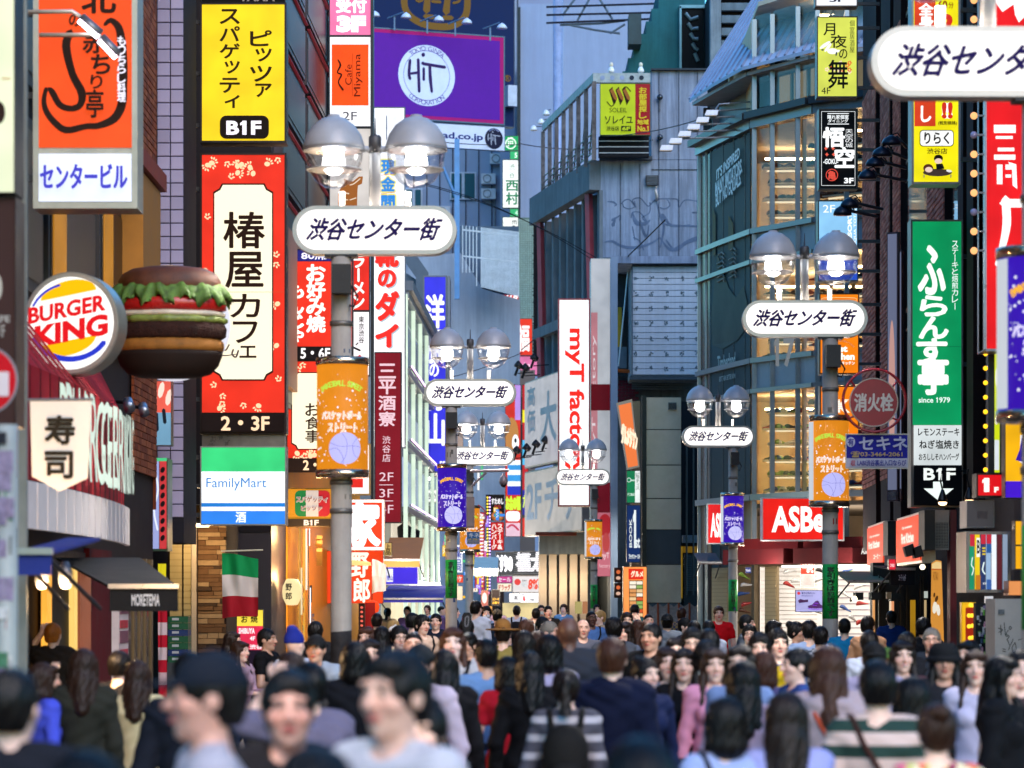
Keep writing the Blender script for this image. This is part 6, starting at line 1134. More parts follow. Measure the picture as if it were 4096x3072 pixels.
for pts, w in (([(2430,806),(2452,808),(2466,818),(2458,824)], [2,5,4,2]),([(2450,880),(2470,868),(2482,862),(2480,880)], [8,4,3,5]),([(2452,900),(2460,880)], [10,5]),
 ([(2485,815),(2500,800),(2520,800),(2545,830),(2530,800),(2560,792),(2582,815),(2596,824),(2620,800),(2650,795),(2690,795),(2712,800),(2716,830),(2740,800),(2790,805)], 3),
 ([(2490,815),(2498,830),(2520,835),(2540,825),(2538,805)], 2.5),([(2525,870),(2530,850),(2560,850),(2590,890),(2570,870),(2598,850),(2600,810)], 3),([(2530,850),(2545,890),(2580,895),(2600,880)], [3,12,10,3]),([(2560,880),(2575,930),(2588,945),(2596,900)], [4,8,6,2]),
 ([(2535,950),(2560,965),(2575,1000)], 3),([(2625,800),(2640,860),(2655,900),(2650,950),(2640,990)], [3,6,6,3]),([(2650,860),(2665,880),(2690,900),(2790,905)], [10,8,4,5]),([(2655,895),(2700,905),(2760,900)], 4),([(2640,950),(2665,985),(2690,1000),(2720,980)], [3,6,8,3]),([(2640,830),(2660,835),(2680,820),(2670,800)], 2.5),
 ([(2420,968),(2450,965),(2490,985),(2540,990),(2600,975),(2640,950)], [2,6,7,8,6,3]),([(2665,960),(2700,1000),(2745,970),(2800,950)], [3,8,10,14]),([(2770,850),(2800,850)], 4),([(2530,905),(2540,960)], 2.5)): g(pts, w)
gr.mk('graffiti', M('#4a5c76', .85,0,.35,2), cf.root)
# left face, receding
LF = Facade('concrete_building_side', '', (ux(2400),92),(X(2156,100.8),100.8)); LF.th += pi
bpy.data.objects.remove(LF.root); ROOT.pop('concrete_building_side', None)
ax_, ay_, bx_, by_ = ux(2400),92.0, X(2156,100.8),100.8
def side(n, t0, t1, z0, z1, m, out0, out1, par=None):          # t along the face 0 near .. 1 far, out = how far proud of it
 Lh = hypot(bx_-ax_, by_-ay_); nx, ny = -(by_-ay_)/Lh, (bx_-ax_)/Lh
 P = lambda t, o, z: (ax_+(bx_-ax_)*t+nx*o, ay_+(by_-ay_)*t+ny*o, z)
 return MB().hexa([P(t0, out1, z0), P(t0, out0, z0), P(t1, out0, z0), P(t1, out1, z0), P(t0, out1, z1), P(t0, out0, z1), P(t1, out0, z1), P(t1, out1, z1)]).mk(n, m, par or cf.root)
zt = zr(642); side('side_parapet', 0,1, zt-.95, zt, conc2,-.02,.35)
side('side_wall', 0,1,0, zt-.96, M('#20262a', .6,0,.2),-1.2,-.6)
fz = [zt-.95-3.7, zt-.95-7.6]
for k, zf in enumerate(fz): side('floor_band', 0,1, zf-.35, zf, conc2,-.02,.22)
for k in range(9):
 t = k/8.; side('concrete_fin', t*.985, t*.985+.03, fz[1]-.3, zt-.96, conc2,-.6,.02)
 if k < 8:
  for a, b in ((fz[0], zt-.97),(fz[1], fz[0]-.36)): side('window_pane', t*.985+.034, t*.985+.118, a, b, M('#2e3c44', .12,0,.2, coat=.5),-.32,-.28)
for i, t in enumerate((.06,.86)):
 for j, (za, zb) in enumerate(((zt-.97, fz[0]),(fz[0]-.36, fz[1]))):
  Lh = hypot(bx_-ax_, by_-ay_); nx, ny = -(by_-ay_)/Lh, (bx_-ax_)/Lh; P = lambda tt, z: (ax_+(bx_-ax_)*tt+nx*.16, ay_+(by_-ay_)*tt+ny*.16, z)
  MB().tb([P(t+.04, za), P(t-.0, zb)], .13,4).mk('red_strut', M('#8c3a44', .5), cf.root)
# rooftop sign frame
zf = lambda p: Z(p, 90.8); xf = lambda p: X(p, 90.8)
fr_ = thing('rooftop_steelwork', 'rusty steel frame with round-holed beams and railings on the roof of the concrete building', 'sign frame', (xf(2500),90.8, zf(640)))
rust = M('#5c5a5c', .7,.2,.6,3.5); whs = M('#8c9ba0', .6,.1,.3,4)
MB().box(xf(2385), xf(2602),90.8,91.0, zf(330), zf(292)).mk('front_beam', whs, fr_)
for k in range(5): MB().prism([(xf(2410+k*39)+.075*cos(a*pi/10), zf(311)+.075*sin(a*pi/10)) for a in range(20)], 90.79,90.797).mk('beam_hole', M('#1c2a3a' if k > 2 else '#7d90b0', .7), fr_)
bx2, by2 = X(2180,100.5),100.5
def sb(n, t0, t1, p0, p1, z0a, z1a, m, w=.1):                   # member between the near and far corners
 q = lambda t: (xf(2385)+(bx2-xf(2385))*t, 90.8+(by2-90.8)*t)
 (x0, y0),(x1, y1) = q(t0), q(t1); MB().hexa([(x0-w, y0, z0a),(x0, y0, z0a),(x1, y1, z0a),(x1-w, y1, z0a),(x0-w, y0, z1a),(x0, y0, z1a),(x1, y1, z1a),(x1-w, y1, z1a)]).mk(n, m, fr_)
sb('side_beam', 0,1,0,0, zf(325), zf(292), whs)
for k in range(8): t = k/7; sb('post', t, t+.008,0,0, zf(640), zf(326), rust, .13)
for k in range(5): sb('railing', 0,1,0,0, zf(628-k*26)-.0, zf(628-k*26)+.03, M('#6c7478', .5,.4),.04)
for k in range(6): t = k/7+.02; q = lambda tt: (xf(2385)+(bx2-xf(2385))*tt, 90.8+(by2-90.8)*tt); a, b = q(t), q(t+.1); MB().tb([(a[0], a[1], zf(330)),(b[0], b[1], zf(600))], .03,6).mk('cross_brace', rust, fr_)
for k, py in enumerate((565,588,612)): MB().box(xf(2396), xf(2596),90.82,90.86, zf(py), zf(py-3)).mk('railing', M('#8a949a', .5,.5), fr_)
MB().box(xf(2396), xf(2598),91.1,91.5, zf(620), zf(540)).mk('dark_backing', M('#14181e', .8), fr_)
S = Sign('bright yellow-green and red rooftop sign with a brown zigzag emblem', 90.5,(2402,336,2600,539), 'rooftop_sign', 'sign', depth=.25, frame='#3a4a2a', rim=2)
S.rc((2402,336,2541,539), '#c0dc1c', .62); S.rc((2541,336,2600,539), '#aa1226', .5)
def zig(c, w):
 for k in range(3): S.sk([([(2431+k*26+(8 if c else 0),372),(2458+k*26,348)], w), ], '#241408', 0)
for k in range(3): S.poly([(2436+k*26,360),(2450+k*26,347),(2464+k*26-12,360),(2492+k*26-24,398),(2478+k*26-24,424-2),(2464+k*26-12,412)], '#241408', 0); S.poly([(2440+k*26,362),(2450+k*26,353),(2474+k*26-6,390),(2466+k*26,404),(2456+k*26,396)], '#b0702c', .4)
S.sk([([(2490,358),(2504,348),(2522,366)], 4),([(2428,408),(2446,426),(2462,408)], 4)], '#241408', 0)
S.tx('SOLEIL', (2438,432,2508,450), '#141a10', 0,.0); S.tx('ソレイユ', (2420,464,2530,496), '#141a10', 0,.02); S.tx('渋谷店', (2426,506,2476,524), '#141a10', 0,.02); S.rc((2484,505,2524,526), '#141a10', 0); S.tx('6F', (2488,508,2520,523), '#c0dc1c', .6,.04)
S.vt('お部屋探し', (2556,350,2586,476), '#d8d02a', .6,.04,.1); S.tx('地域', (2549,480,2594,500), '#d8d02a', .6,.04); S.tx('No.1', (2549,505,2594,528), '#d8d02a', .6,.04)
for i, px in enumerate((2446,2564)): t = thing('roof_lamp', 'white bulb-shaped lamp upright on the holed roof beam, %s' % ('left one', 'right one')[i], 'lamp', (xf(px),90.9, zf(290)),0, 'bulb lamps on the roof frame'); MB().la((xf(px),90.9, zf(290)), [(.02,0),(.1,.03),(.1,.1),(.05,.2)], 16).mk('bulb_glass', M('#d8e2ea', .3), t, True); MB().la((xf(px),90.9, zf(290)+.2), [(.045,0),(.06,.02),(.06,.1),(.035,.12),(.03,.14)], 14).mk('cap', M('#c8c8b8', .4), t, True)
for i, (px, py) in enumerate(((2185,455),(2165,490),(2135,517))): D = 101; t = thing('wall_spot_lamp', 'small white spot lamp on a thin arm left of the roof frame, %s' % ('top', 'middle', 'bottom')[i], 'lamp', (X(px, D), D, Z(py, D)),0, 'white spot lamps left of the roof frame'); MB().la((X(px-60 if 0 else px, D), D, Z(py, D)), [(.12,-.05),(.13,0),(.08,.1),(.03,.14)], 16).mk('hood', M('#c8d2dc', .4), t, True); MB().tb([(X(px, D), D, Z(py, D)+.1),(X(2180+i*3, D)+.2, D+.2, Z(py-10+i*4, D)+.1)], .015,6).mk('arm', M('#3a4450'), t)
# teal stepped tower and louvred tower behind
tl = M('#1f5a64', .85,0,.25,.6,.5, streak=.2, bscale=3); D = 112; xx = lambda p: X(p, D); z_ = lambda p: Z(p, D)
tt = thing('teal_stepped_tower', 'teal rough-plastered tower with a stepped left edge behind the concrete wall', 'building', (xx(2700), D, 0))
st = [(2470,282),(2497,282)]
P = [(xx(2820),0),(xx(2820), z_(-60)),(xx(2634), z_(-60)),(xx(2634), z_(35)),(xx(2606), z_(35)),(xx(2606), z_(85)),(xx(2584), z_(85)),(xx(2584), z_(135)),(xx(2558), z_(135)),(xx(2558), z_(182)),(xx(2534), z_(182)),(xx(2534), z_(232)),(xx(2512), z_(232)),(xx(2512), z_(285)),(xx(2490), z_(285)),(xx(2490),0)]
MB().prism(P, D, D+8).mk('wall', tl, tt)
w = MB().box(xx(2722), xx(2812), D-.3, D-.01, z_(300), z_(40)).mk('opening', M('#0c1216', .9), tt)
MB().box(xx(2716), xx(2724), D-.4, D-.0, z_(300), z_(34)).mk('jamb', M('#6a9aa8', .6,.2), tt); MB().box(xx(2716), xx(2820), D-.4, D-.01, z_(40), z_(28)).mk('lintel', M('#6a9aa8', .6,.2), tt)
for k in range(5): MB().tb([(xx(2740+k*9), D-.35, z_(60+k*40)),(xx(2760+k*6), D-.34, z_(85+k*38)),(xx(2790), D-.33, z_(75+k*44))], .08,8).mk('duct', M('#5a7a88', .4,.6), tt)
MB().box(xx(2510), xx(2560), D-1.2, D-.02, z_(200), z_(80)).mk('plant_box', M('#33474e', .7), tt)
lt = thing('louvred_tower', 'weathered tower of wide horizontal louvre boards behind the sloping metal roof', 'building', (X(2980,108),108,0)); MB().box(X(2845,108), X(3300,108),108.3,115,0, Z(-60,108)).mk('wall', M('#161e28', .8), lt)
MB().box(X(2840,108), X(2882,108),107.7,108.3, Z(300,108), Z(-60,108)).mk('corner_post', M('#6d8292', .75,0,.3,1, streak=.4), lt)
pieces(lt.root if hasattr(lt, 'root') else lt, 'louvre_board', [((X(2884,108)+X(3300,108))/2,107.95, Z(-20+k*50,108), X(3300,108)-X(2884,108),.25,.29) for k in range(7)], M('#5c7486', .75,0,.3,1,.3, streak=.35))
# truss
tr = thing('rooftop_truss', 'dark steel billboard truss of three long rails and diagonal struts against the pale wall', 'truss', (X(2400,116),116, Z(130,116))); X_ = lambda p: X(p, 116); Z_ = lambda p: Z(p, 116)
for a, b, c, d in ((2185,28,2640,14),(2185,60,2640,50),(2185,92,2600,76)): MB().tb([(X_(a),116, Z_(b)),(X_(c),116, Z_(d))], .045,6).mk('rail', M('#1c2230', .6), tr)
for a, b, c, d in ((2250,60,2310,-20),(2310,80,2360,-10),(2390,-20,2450,75),(2240,98,2400,92),(2280,98,2380,118),(2380,118,2480,132),(2440,132,2500,95),(2400,92,2500,80)): MB().tb([(X_(a),116.1, Z_(b)),(X_(c),116.1, Z_(d))], .05,6).mk('strut', M('#54687a', .6,.3), tr)
# plank-clad room
PW = Facade('plank_clad_room', 'white plank-clad projecting room with rows of rust-blooming bolts', (X(2530,88),88),(X(2812,88),88)); zq = lambda p: Z(p, 88)
PW.box('wall', 0, PW.L, zq(1505), zq(1062), M('#6a7c8c', .8),.01,6); n = 18; h = (zq(1066)-zq(1500))/n
PL = [PW.bx(.01, PW.L-.01,-.03-random.random()*.008,.0, zq(1500)+k*h+.008, zq(1500)+(k+1)*h-.006) for k in range(n)]; pieces(PW.root, 'plank', PL, M('#aebfd0', .7,0,.12,1.5,.2, rand=.06, streak=.18))
PL = [(X(2530,88)-.001-.0,88+.35+j*.9,0,0,0,0) for j in range(0)]
mb = MB(); rb = MB()
for r in range(7):
 for c in range(5):
  bx3, bz3 = X(2544+c*61,88), zq(1112+r*60); mb.ball((bx3,87.955, bz3),.022,6)
  for _ in range(7): q, w_ = ru(-.06,.06), ru(-.09,.05); rb.add([(bx3+q+.035*ru(.4,1)*cos(a),87.957-.0004*_, bz3+w_+.035*ru(.5,1)*sin(a)) for a in [i*pi/4 for i in range(8)]], [tuple(reversed(range(8)))])
mb.mk('bolt_field', M('#3c4a54', .6,.5), PW.root, kind='stuff'); rb.mk('rust_bloom', M('#5c7280', .9,0,.3,20), PW.root)
PW.box('top_ledge', -.5, PW.L, zq(1058), zq(1030), conc, -.35,6); PW.box('sill', -.1, PW.L, zq(1520), zq(1508), M('#3a4a56', .6,.3),-.15,1)
PW.box('side_wall', -.03,0, zq(1500), zq(1062), M('#5a6c7c', .7,0,.2,2),.0,6)
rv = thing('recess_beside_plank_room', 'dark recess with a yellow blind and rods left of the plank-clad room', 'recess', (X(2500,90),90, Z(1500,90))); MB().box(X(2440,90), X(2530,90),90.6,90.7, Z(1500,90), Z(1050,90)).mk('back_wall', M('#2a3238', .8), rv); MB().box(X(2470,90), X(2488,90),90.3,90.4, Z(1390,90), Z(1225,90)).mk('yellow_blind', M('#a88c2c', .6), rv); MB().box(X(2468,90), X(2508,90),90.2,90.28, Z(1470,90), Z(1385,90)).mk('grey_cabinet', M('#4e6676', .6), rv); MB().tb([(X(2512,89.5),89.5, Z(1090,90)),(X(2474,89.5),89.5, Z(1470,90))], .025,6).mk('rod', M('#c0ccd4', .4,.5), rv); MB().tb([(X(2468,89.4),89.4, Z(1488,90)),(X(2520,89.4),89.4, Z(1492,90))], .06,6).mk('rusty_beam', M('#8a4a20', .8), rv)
lowc = thing('lower_concrete_wall', 'stained lower concrete wall with pipes under the plank-clad room', 'wall', (X(2600,91),91,0)); MB().box(X(2440,91), X(2830,91),91.0,96,0, Z(1505,91)).mk('wall', M('#4c5358', .9,0,.25,1.2,.3, streak=.4), lowc)
for k in range(3): MB().tb([(X(2530,90),90.5, Z(1535+k*9,90.5)),(X(2830,90),90.5, Z(1538+k*9,90.5))], .035,6).mk('pipe', M('#5a666c', .5,.5), lowc)
pieces(lowc, 'brick', [(X(2474,90.9)+.22*c+(.11 if r % 2 else 0),90.97, Z(1650,91)+r*.09,.2,.05,.075) for r in range(12) for c in range(3)], M('#5c2430', .8,0,.2,6, rand=.2))
# steel-clad kiosk
K = thing('steel_clad_shaft', 'tall dented stainless steel clad shaft with a small vent', 'shaft', (X(2650,84),84,0)); stl = M('#b4a89c', .36,.6,.18,.7,.5, bscale=1.6); x2 = lambda p: X(p, 84); z2 = lambda p: Z(p, 84)
for i, (a, b, c_) in enumerate(((1590,1716,0),(1720,1858,0),(1862,1992,0),(1996,2117,0),(2121,2256,1),(2260,2410,0))):
 MB().box(x2(2586), x2(2724),84+.0,86, z2(b), z2(a)).mk('steel_panel', M('#3c4248', .5,.3,.2,1) if c_ else stl, K); MB().box(x2(2584), x2(2725),84.02,86, z2(b+4), z2(b+.3)).mk('seam', M('#16181a', .5), K)
v = MB().box(x2(2672), x2(2706),83.93,83.99, z2(1640), z2(1610)).mk('vent', M('#6a6e70', .4,.6), K); [MB().box(x2(2674), x2(2704),83.91,83.928, z2(1637-k*5), z2(1634-k*5)).mk('louvre', M('#2a2c2e', .5), v) for k in range(5)]
MB().box(x2(2566), x2(2583),83.6,84.4,0, z2(1585)).mk('black_corner_post', M('#0e1214', .35,.3), K); MB().box(x2(2530), x2(2564),84.5,86,0, z2(1600)).mk('side_panel', M('#6e5c50', .3,.7,.2,1), K)
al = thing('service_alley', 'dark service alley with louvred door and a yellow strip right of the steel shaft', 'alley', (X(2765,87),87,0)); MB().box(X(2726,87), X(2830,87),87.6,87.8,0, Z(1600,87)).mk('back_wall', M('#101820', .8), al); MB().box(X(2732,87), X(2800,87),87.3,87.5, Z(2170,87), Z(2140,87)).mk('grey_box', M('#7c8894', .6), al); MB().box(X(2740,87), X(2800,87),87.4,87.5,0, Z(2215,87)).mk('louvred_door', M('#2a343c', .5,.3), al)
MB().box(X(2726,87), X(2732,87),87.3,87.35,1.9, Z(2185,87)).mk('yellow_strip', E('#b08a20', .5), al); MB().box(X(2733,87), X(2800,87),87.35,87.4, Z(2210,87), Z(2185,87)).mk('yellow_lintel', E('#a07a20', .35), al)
pieces(al, 'louvre', [((X(2748,87)+X(2792,87))/2,87.37, Z(2225+k*9,87), X(2792,87)-X(2748,87),.03,.05) for k in range(16)], M('#4a5860', .5,.4))
for px in (2748,2775): MB().tb([(X(px, 87),87.2,2),(X(px, 87),87.2, Z(1780,87))], .03,6).mk('pipe', M('#3a444c', .5,.4), al)
lf = thing('lace_fence', 'low rope-laced construction fence with rusty posts at the alley mouth', 'fence', (X(2680,82),82,0))
for i in range(6): MB().tb([(X(2590+i*42,82),82,0),(X(2590+i*42,82),82, Z(2412,82))], .03,8).mk('post', M('#9a4a2c', .7), lf)
for i in range(5):
 a, b = X(2594+i*42,82), X(2628+i*42,82); mb = MB(); mb.add([(a, 82.02,.1),(b, 82.02,.1),(b, 82.02, Z(2418,82)),((a+b)/2,82.02, Z(2428,82)),(a, 82.02, Z(2418,82))], [(0,1,2,3,4)]); mb.tb([(a, 82, Z(2418,82)),((a+b)/2,82, Z(2429,82)),(b, 82, Z(2418,82))], .015,5); mb.mk('mesh_sheet', M('#a09088', .8,0,.3,20), lf)
# signs around the shaft
S = Sign('slanted orange lit sign with white katakana leaning on the corner of the steel shaft', 82,(2466,1600,2562,1872), 'slanted_sign', 'sign', casing=False)
S.poly([(2466,1612),(2528,1596),(2558,1868),(2508,1880)], '#c8c0b0', .3); S.poly([(2474,1622),(2524,1610),(2552,1862),(2512,1870)], '#f07c40', .95)
mb = MB(); text_mb(mb, 'グルメタウン', S.x(2486), S.x(2548), S.z(1772), S.z(1690), S.D-.03,.03)
for v_ in mb.v: v_[:, 2] += (v_[:, 0]-S.x(2486))*-.55
mb.mk('lettering', E('#ffe8c8', 1.1, False), S.root)
MB().prism([(S.x(2466), S.z(1612)),(S.x(2528), S.z(1596)),(S.x(2558), S.z(1868)),(S.x(2508), S.z(1880))], S.D+.01, S.D+.2).mk('casing', M('#8a8680', .4,.5), S.root)
S = Sign('green and white lit floor-directory sign with small katakana', 82.02,(2508,1884,2560,2010), rim=2); S.rc((2508,1884,2540,2010), '#1c8a58', .8); S.rc((2540,1884,2560,2010), '#eef4f0', 1); S.ringp(2516,1920,8,2, '#e0f4e8', 1); S.tx('Pappaya', (2522,1916,2540,1926), '#e0f4e8', 1); S.tx('ドミ あみの', (2511,1972,2538,1984), '#e0f4e8', 1,.02); S.vt('ピラティス', (2543,1890,2557,1960), '#2a6a4a', 0,.02)
S = Sign('tall dark blue bookshop sign with white letters and a big numeral', 82.04,(2508,2022,2560,2248), rim=2, frame='#282c30'); S.rc((2508,2022,2560,2248), '#1c3a78', .6); S.tx('BOOK', (2517,2074,2528,2190), '#e8f0f0', .9,.02, rot=90); S.tx('1', (2530,2040,2546,2192), '#e8f0f0', .95,.04); S.tx('st', (2542,2150,2560,2192), '#e8f0f0', .95,.03); S.tx('ブックファースト', (2515,2216,2560,2236), '#e8f0f0', .9,.03)
S = Sign('bright orange-red food menu board with rows of dish pictures in warm strips', 82.06,(2494,2268,2586,2470), 'menu_board', 'sign', rim=2, depth=.3); S.rc((2494,2268,2586,2470), '#ff9a50', 1.1); S.rc((2514,2275,2574,2318), '#e0301c', 1); S.tx('グルメ', (2524,2284,2572,2308), '#ffe8c8', 1.1,.05)
S.rc((2516,2322,2572,2470), '#2a1c18', 0)
for r in range(9): S.rc((2518,2325+r*16,2544,2338+r*16), rch(['#f0c890', '#fff0d8', '#e8a060', '#f4d8b0']),1.0); S.rc((2546,2325+r*16,2570,2338+r*16), rch(['#f0c890', '#fff0d8', '#d85a30', '#90b060']),1.0)
for i in range(2): S = Sign('small dark framed picture menu left of the food board, %s' % ('upper one', 'lower one')[i], 82.1,(2458,2272+i*62,2488,2328+i*62), 'menu_board', 'sign', rim=2, depth=.1, frame='#241a18'); S.rc((2458,2272+i*62,2488,2328+i*62), '#3a2018', .3); S.circ(2473,2288+i*62,8,8, '#d86a3a', .9); S.circ(2473,2312+i*62,9,7, '#e8b8a0', .8)
# tall white sign with red letters
S = Sign('very tall white lit sign with red sideways letters in a dark red frame', 86,(2238,1200,2355,2020), depth=.4, frame='#8c1a2c', rim=6, metal=.1); S.rc((2238,1200,2355,2020), '#fbfdff', 1.15); S.tx('myT factory', (2260,1314,2338,1905), '#f0281c', 1.0,.03, rot=-90)
S = Sign('white sign pylon with pink lettering panel and dark red bands', 87,(2364,1035,2440,2100), 'sign_pylon', 'sign', depth=1.2, frame='#9aa4ac', rim=1, metal=.1); S.rc((2364,1035,2440,2100), '#dfe4ea', .5); S.rc((2364,1250,2390,1895), '#e89aa4', .5); S.tx('myT factory', (2367,1340,2386,1850), '#f6e8ec', .7,.0, rot=90); S.rc((2364,1537,2440,1642), '#8c1024', .3); S.rc((2364,1930,2440,2050), '#9c1830', .3); S.rc((2395,2050,2445,2100), '#e8a0b0', .5)
MB().box(X(2443,86), X(2470,86),85.9,86.4,0, Z(1030,86)).mk('grey_pylon', M('#7e92a8', .6,.2,.1,1, streak=.2), label='tall blue-grey steel pylon right of the white sign pylon', cat='pylon')
S = Sign('pink shop banner with faint white script behind the far lamp post', 86.5,(2386,2050,2446,2305), 'banner', 'banner', rim=1, depth=.05); S.rc((2386,2050,2446,2305), '#d8788a', .55); S.circ(2420,2100,26,44, '#c02a34', .6); S.circ(2424,2170,14,40, '#c84a4a', .6); S.tx('myT', (2400,2210,2438,2240), '#f4c8d0', .7,.03); S.tx('factory', (2396,2255,2442,2275), '#f4c8d0', .7,.0)
# ticket shop boards on the side face (angle follows the building)
ang = atan2(-(100.8-92),-(X(2156,100.8)-ux(2400)))
def sidepanel(label, t0, t1, p0, p1, txts, col):
 a = np.array((ax_+(bx_-ax_)*t1, ay_+(by_-ay_)*t1)); b = np.array((ax_+(bx_-ax_)*t0, ay_+(by_-ay_)*t0)); L_ = np.linalg.norm(b-a); dirn = (b-a)/L_; nrm = np.array((dirn[1], -dirn[0])); a = a+nrm*.55
 t = thing('shop_board', label, 'sign', (a[0], a[1], p1), atan2(dirn[1], dirn[0])); MB().box(a[0], a[0]+L_, a[1], a[1]+.3, p1, p0).mk('casing', M('#8f8a88', .5,.2,.06), t); MB().box(a[0]+.05, a[0]+L_-.05, a[1]-.02, a[1]-.004, p1+.05, p0-.05).mk('panel', E(col, .6), t)
 for s_, u0, u1, q0, q1 in txts:
  mb = MB(); text_mb(mb, s_, a[0]+u0*L_, a[0]+u1*L_, p1+(p0-p1)*q0, p1+(p0-p1)*q1, a[1]-.025,.03); mb.mk('lettering', M('#6c7a92', .5, noise=0), t)
 return t
zc = lambda p: Z(p, 96)
sidepanel('big pale grey board with large grey characters high on the side of the concrete building', .02,.98, zc(1490), zc(1850), [('大', .30,.58,.25,.8),('黒', .62,.86,.2,.85),('屋', .88,1.0,.15,.85),('高', .06,.2,.7,.92),('価', .06,.2,.4,.66)], '#c8c4cc')
sidepanel('lower pale grey board with large grey ticket-shop characters', .02,.98, zc(1865), zc(2135), [('2F', .04,.32,.25,.8),('チ', .38,.64,.22,.82),('ケ', .68,.96,.2,.85)], '#c0bab8')
for i in range(7):
 px, py = (2065,2105,2142,2180,2072,2100,2135)[i], (1810,1800,1785,1770,1470,1480,1440)[i]; D = 97
 t = thing('black_spot_lamp', 'black spot lamp on an arm over the ticket-shop boards, %s' % ('far left of the lower row', 'second of the lower row', 'third of the lower row', 'right end of the lower row', 'left one of the upper trio', 'middle one of the upper trio', 'right one of the upper trio')[i], 'lamp', (X(px, D), D, Z(py, D)),0, 'black spot lamps over the ticket shop boards'); z0 = Z(py, D)
 MB().tb([(X(px, D), D, z0),(X(px-12, D)+.0, D, z0-.28)], .05,6).mk('yoke', M('#101014'), t); MB().tb([(X(px-6, D), D, z0+.14),(X(px+14, D), D-.05, z0+.0)], .13,12, r2=.09).mk('housing', M('#14141a', .5,.3), t, True); MB().tb([(X(px, D), D, z0-.2),(X(px+60, D), D+.5, z0-.12)], .02,6).mk('arm', M('#14141a'), t)
# columns of the arcade at ground level
ar = thing('concrete_arcade', 'row of square grey columns carrying a stained beam at the foot of the building', 'arcade', (X(2250,95),95,0))
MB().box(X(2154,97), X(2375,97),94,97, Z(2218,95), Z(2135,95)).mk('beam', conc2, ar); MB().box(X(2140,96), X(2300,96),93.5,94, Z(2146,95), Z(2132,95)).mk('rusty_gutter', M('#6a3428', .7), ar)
for i, px in enumerate((2155,2195,2236,2277,2318)): MB().box(X(px, 95), X(px+30,95),94.2,95.2,0, Z(2219,95)).mk('column', M('#a49c94', .8,0,.1,2), ar); MB().box(X(px+31,95), X(px+39,95),95.3,95.4, Z(2300,95), Z(2222,95)).mk('dark_window', M('#1c2834', .3), ar)
for q in (2175,2260,2340): lamp_light((X(q, 93.5),93.4,2.4),11,(1,.72,.42),.2)
MB().box(X(2154,97), X(2375,97),97.2,97.4,0, Z(2219,97)).mk('back_wall', M('#4a3a30', .8), ar)
for i, px in enumerate((2300,2330)): MB().box(X(px, 93), X(px+(28 if i == 0 else 20),93),93,93.05, Z(2455,93), Z(2406,93)).mk('poster', E(('#e8d88a', '#e8a070')[i], .5), label=('small yellow sale poster by the arcade columns', 'small orange sale poster right of the yellow one')[i], cat='poster')
# RIGHT: glass corner shoe shop
GD = [(3500,63),(3262,64),(3016,66),(2900,68),(2798,70)]; GP = [(X(p, d), d) for p, d in GD]
sh_ = thing('glass_corner_shoe_shop', 'curved glass corner building with lit shelves of shoes and a dark advertising screen', 'building', (X(3150,65),65,0))
def wallpt(px):                                     # point of the glass line seen at px
 for (p0, d0),(p1, d1) in zip(GD[:-1], GD[1:]):
  if p1 <= px <= p0 or (p1, d1) == GD[-1]:
   a, b = np.array((X(p0, d0), d0)), np.array((X(p1, d1), d1)); k = (px-2048)/F; t = (a[0]-k*a[1])/((a[0]-b[0])-k*(a[1]-b[1])); return a+(b-a)*t
def strip(n, p0, p1, z0, z1, m, o0, o1, par=None, step=None):     # curved wall piece between two pixel columns; o = metres out of the glass line
 step = step or 60; ps = [p0]+[p for p in (3262,3016,2900) if min(p0, p1) < p < max(p0, p1)][::(1 if p0 > p1 else -1)]+[p1]; mb = MB()
 for a, b in zip(ps[:-1], ps[1:]):
  A_, B_2 = wallpt(a), wallpt(b); d = (B_2-A_)/np.linalg.norm(B_2-A_); nr = np.array((-d[1], d[0])); nr = nr if nr[1] < 0 else -nr
  q = lambda P_, o, z: (P_[0]+nr[0]*o, P_[1]+nr[1]*o, z)
  mb.hexa([q(A_, o1, z0), q(A_, o0, z0), q(B_2, o0, z0), q(B_2, o1, z0), q(A_, o1, z1), q(A_, o0, z1), q(B_2, o0, z1), q(B_2, o1, z1)] if a > b else [q(B_2, o1, z0), q(B_2, o0, z0), q(A_, o0, z0), q(A_, o1, z0), q(B_2, o1, z1), q(B_2, o0, z1), q(A_, o0, z1), q(A_, o1, z1)])
 return mb.mk(n, m, par or sh_)
bnd = M('#7c8e9c', .5,.2,.1,1); mul = M('#7a858c', .35,.6,.1)
FL = [(2.95,4.20, 'lower'),(4.28,6.62, 'w1'),(7.45,9.62, 'w2'),(10.45,12.75, 'w3'),(13.2,15.4, 'w4')]
for z0, z1 in ((4.16,4.3),(6.64,6.74),(7.34,7.46),(9.64,9.74),(10.34,10.46),(12.78,12.98)): strip('sill_rail', 3498,2798, z0, z1, mul, -.05,.12)
for z0, z1 in ((6.74,7.34),(9.74,10.34)): strip('spandrel', 3498,3014, z0, z1, bnd, -.3,.02)
strip('gutter', 3498,2796,12.98,13.14, M('#2a343c', .4,.5),-.1,.3)
for z0, z1 in ((6.0,6.6),(9.0,9.6),(12.1,12.7)): pass
intm = M('#b89878', .7,0,.1)
GPTS = [wallpt(p) for p in (3490,3262,3024)]
def slab(n, z0, z1, m, ins=.12):
 Q = [(GPTS[0][0]+.3, GPTS[0][1]+ins),(GPTS[1][0]+.05, GPTS[1][1]+ins),(GPTS[2][0]+.06, GPTS[2][1]+ins),(5.75,72),(11.5,72),(11.5,63.3)]; k = len(Q)
 MB().add([(x, y, z0) for x, y in Q]+[(x, y, z1) for x, y in Q], [tuple(range(k)), tuple(reversed(range(k, 2*k)))]+[(i, (i+1) % k, (i+1) % k+k, i+k) for i in range(k)]).mk(n, m, sh_)
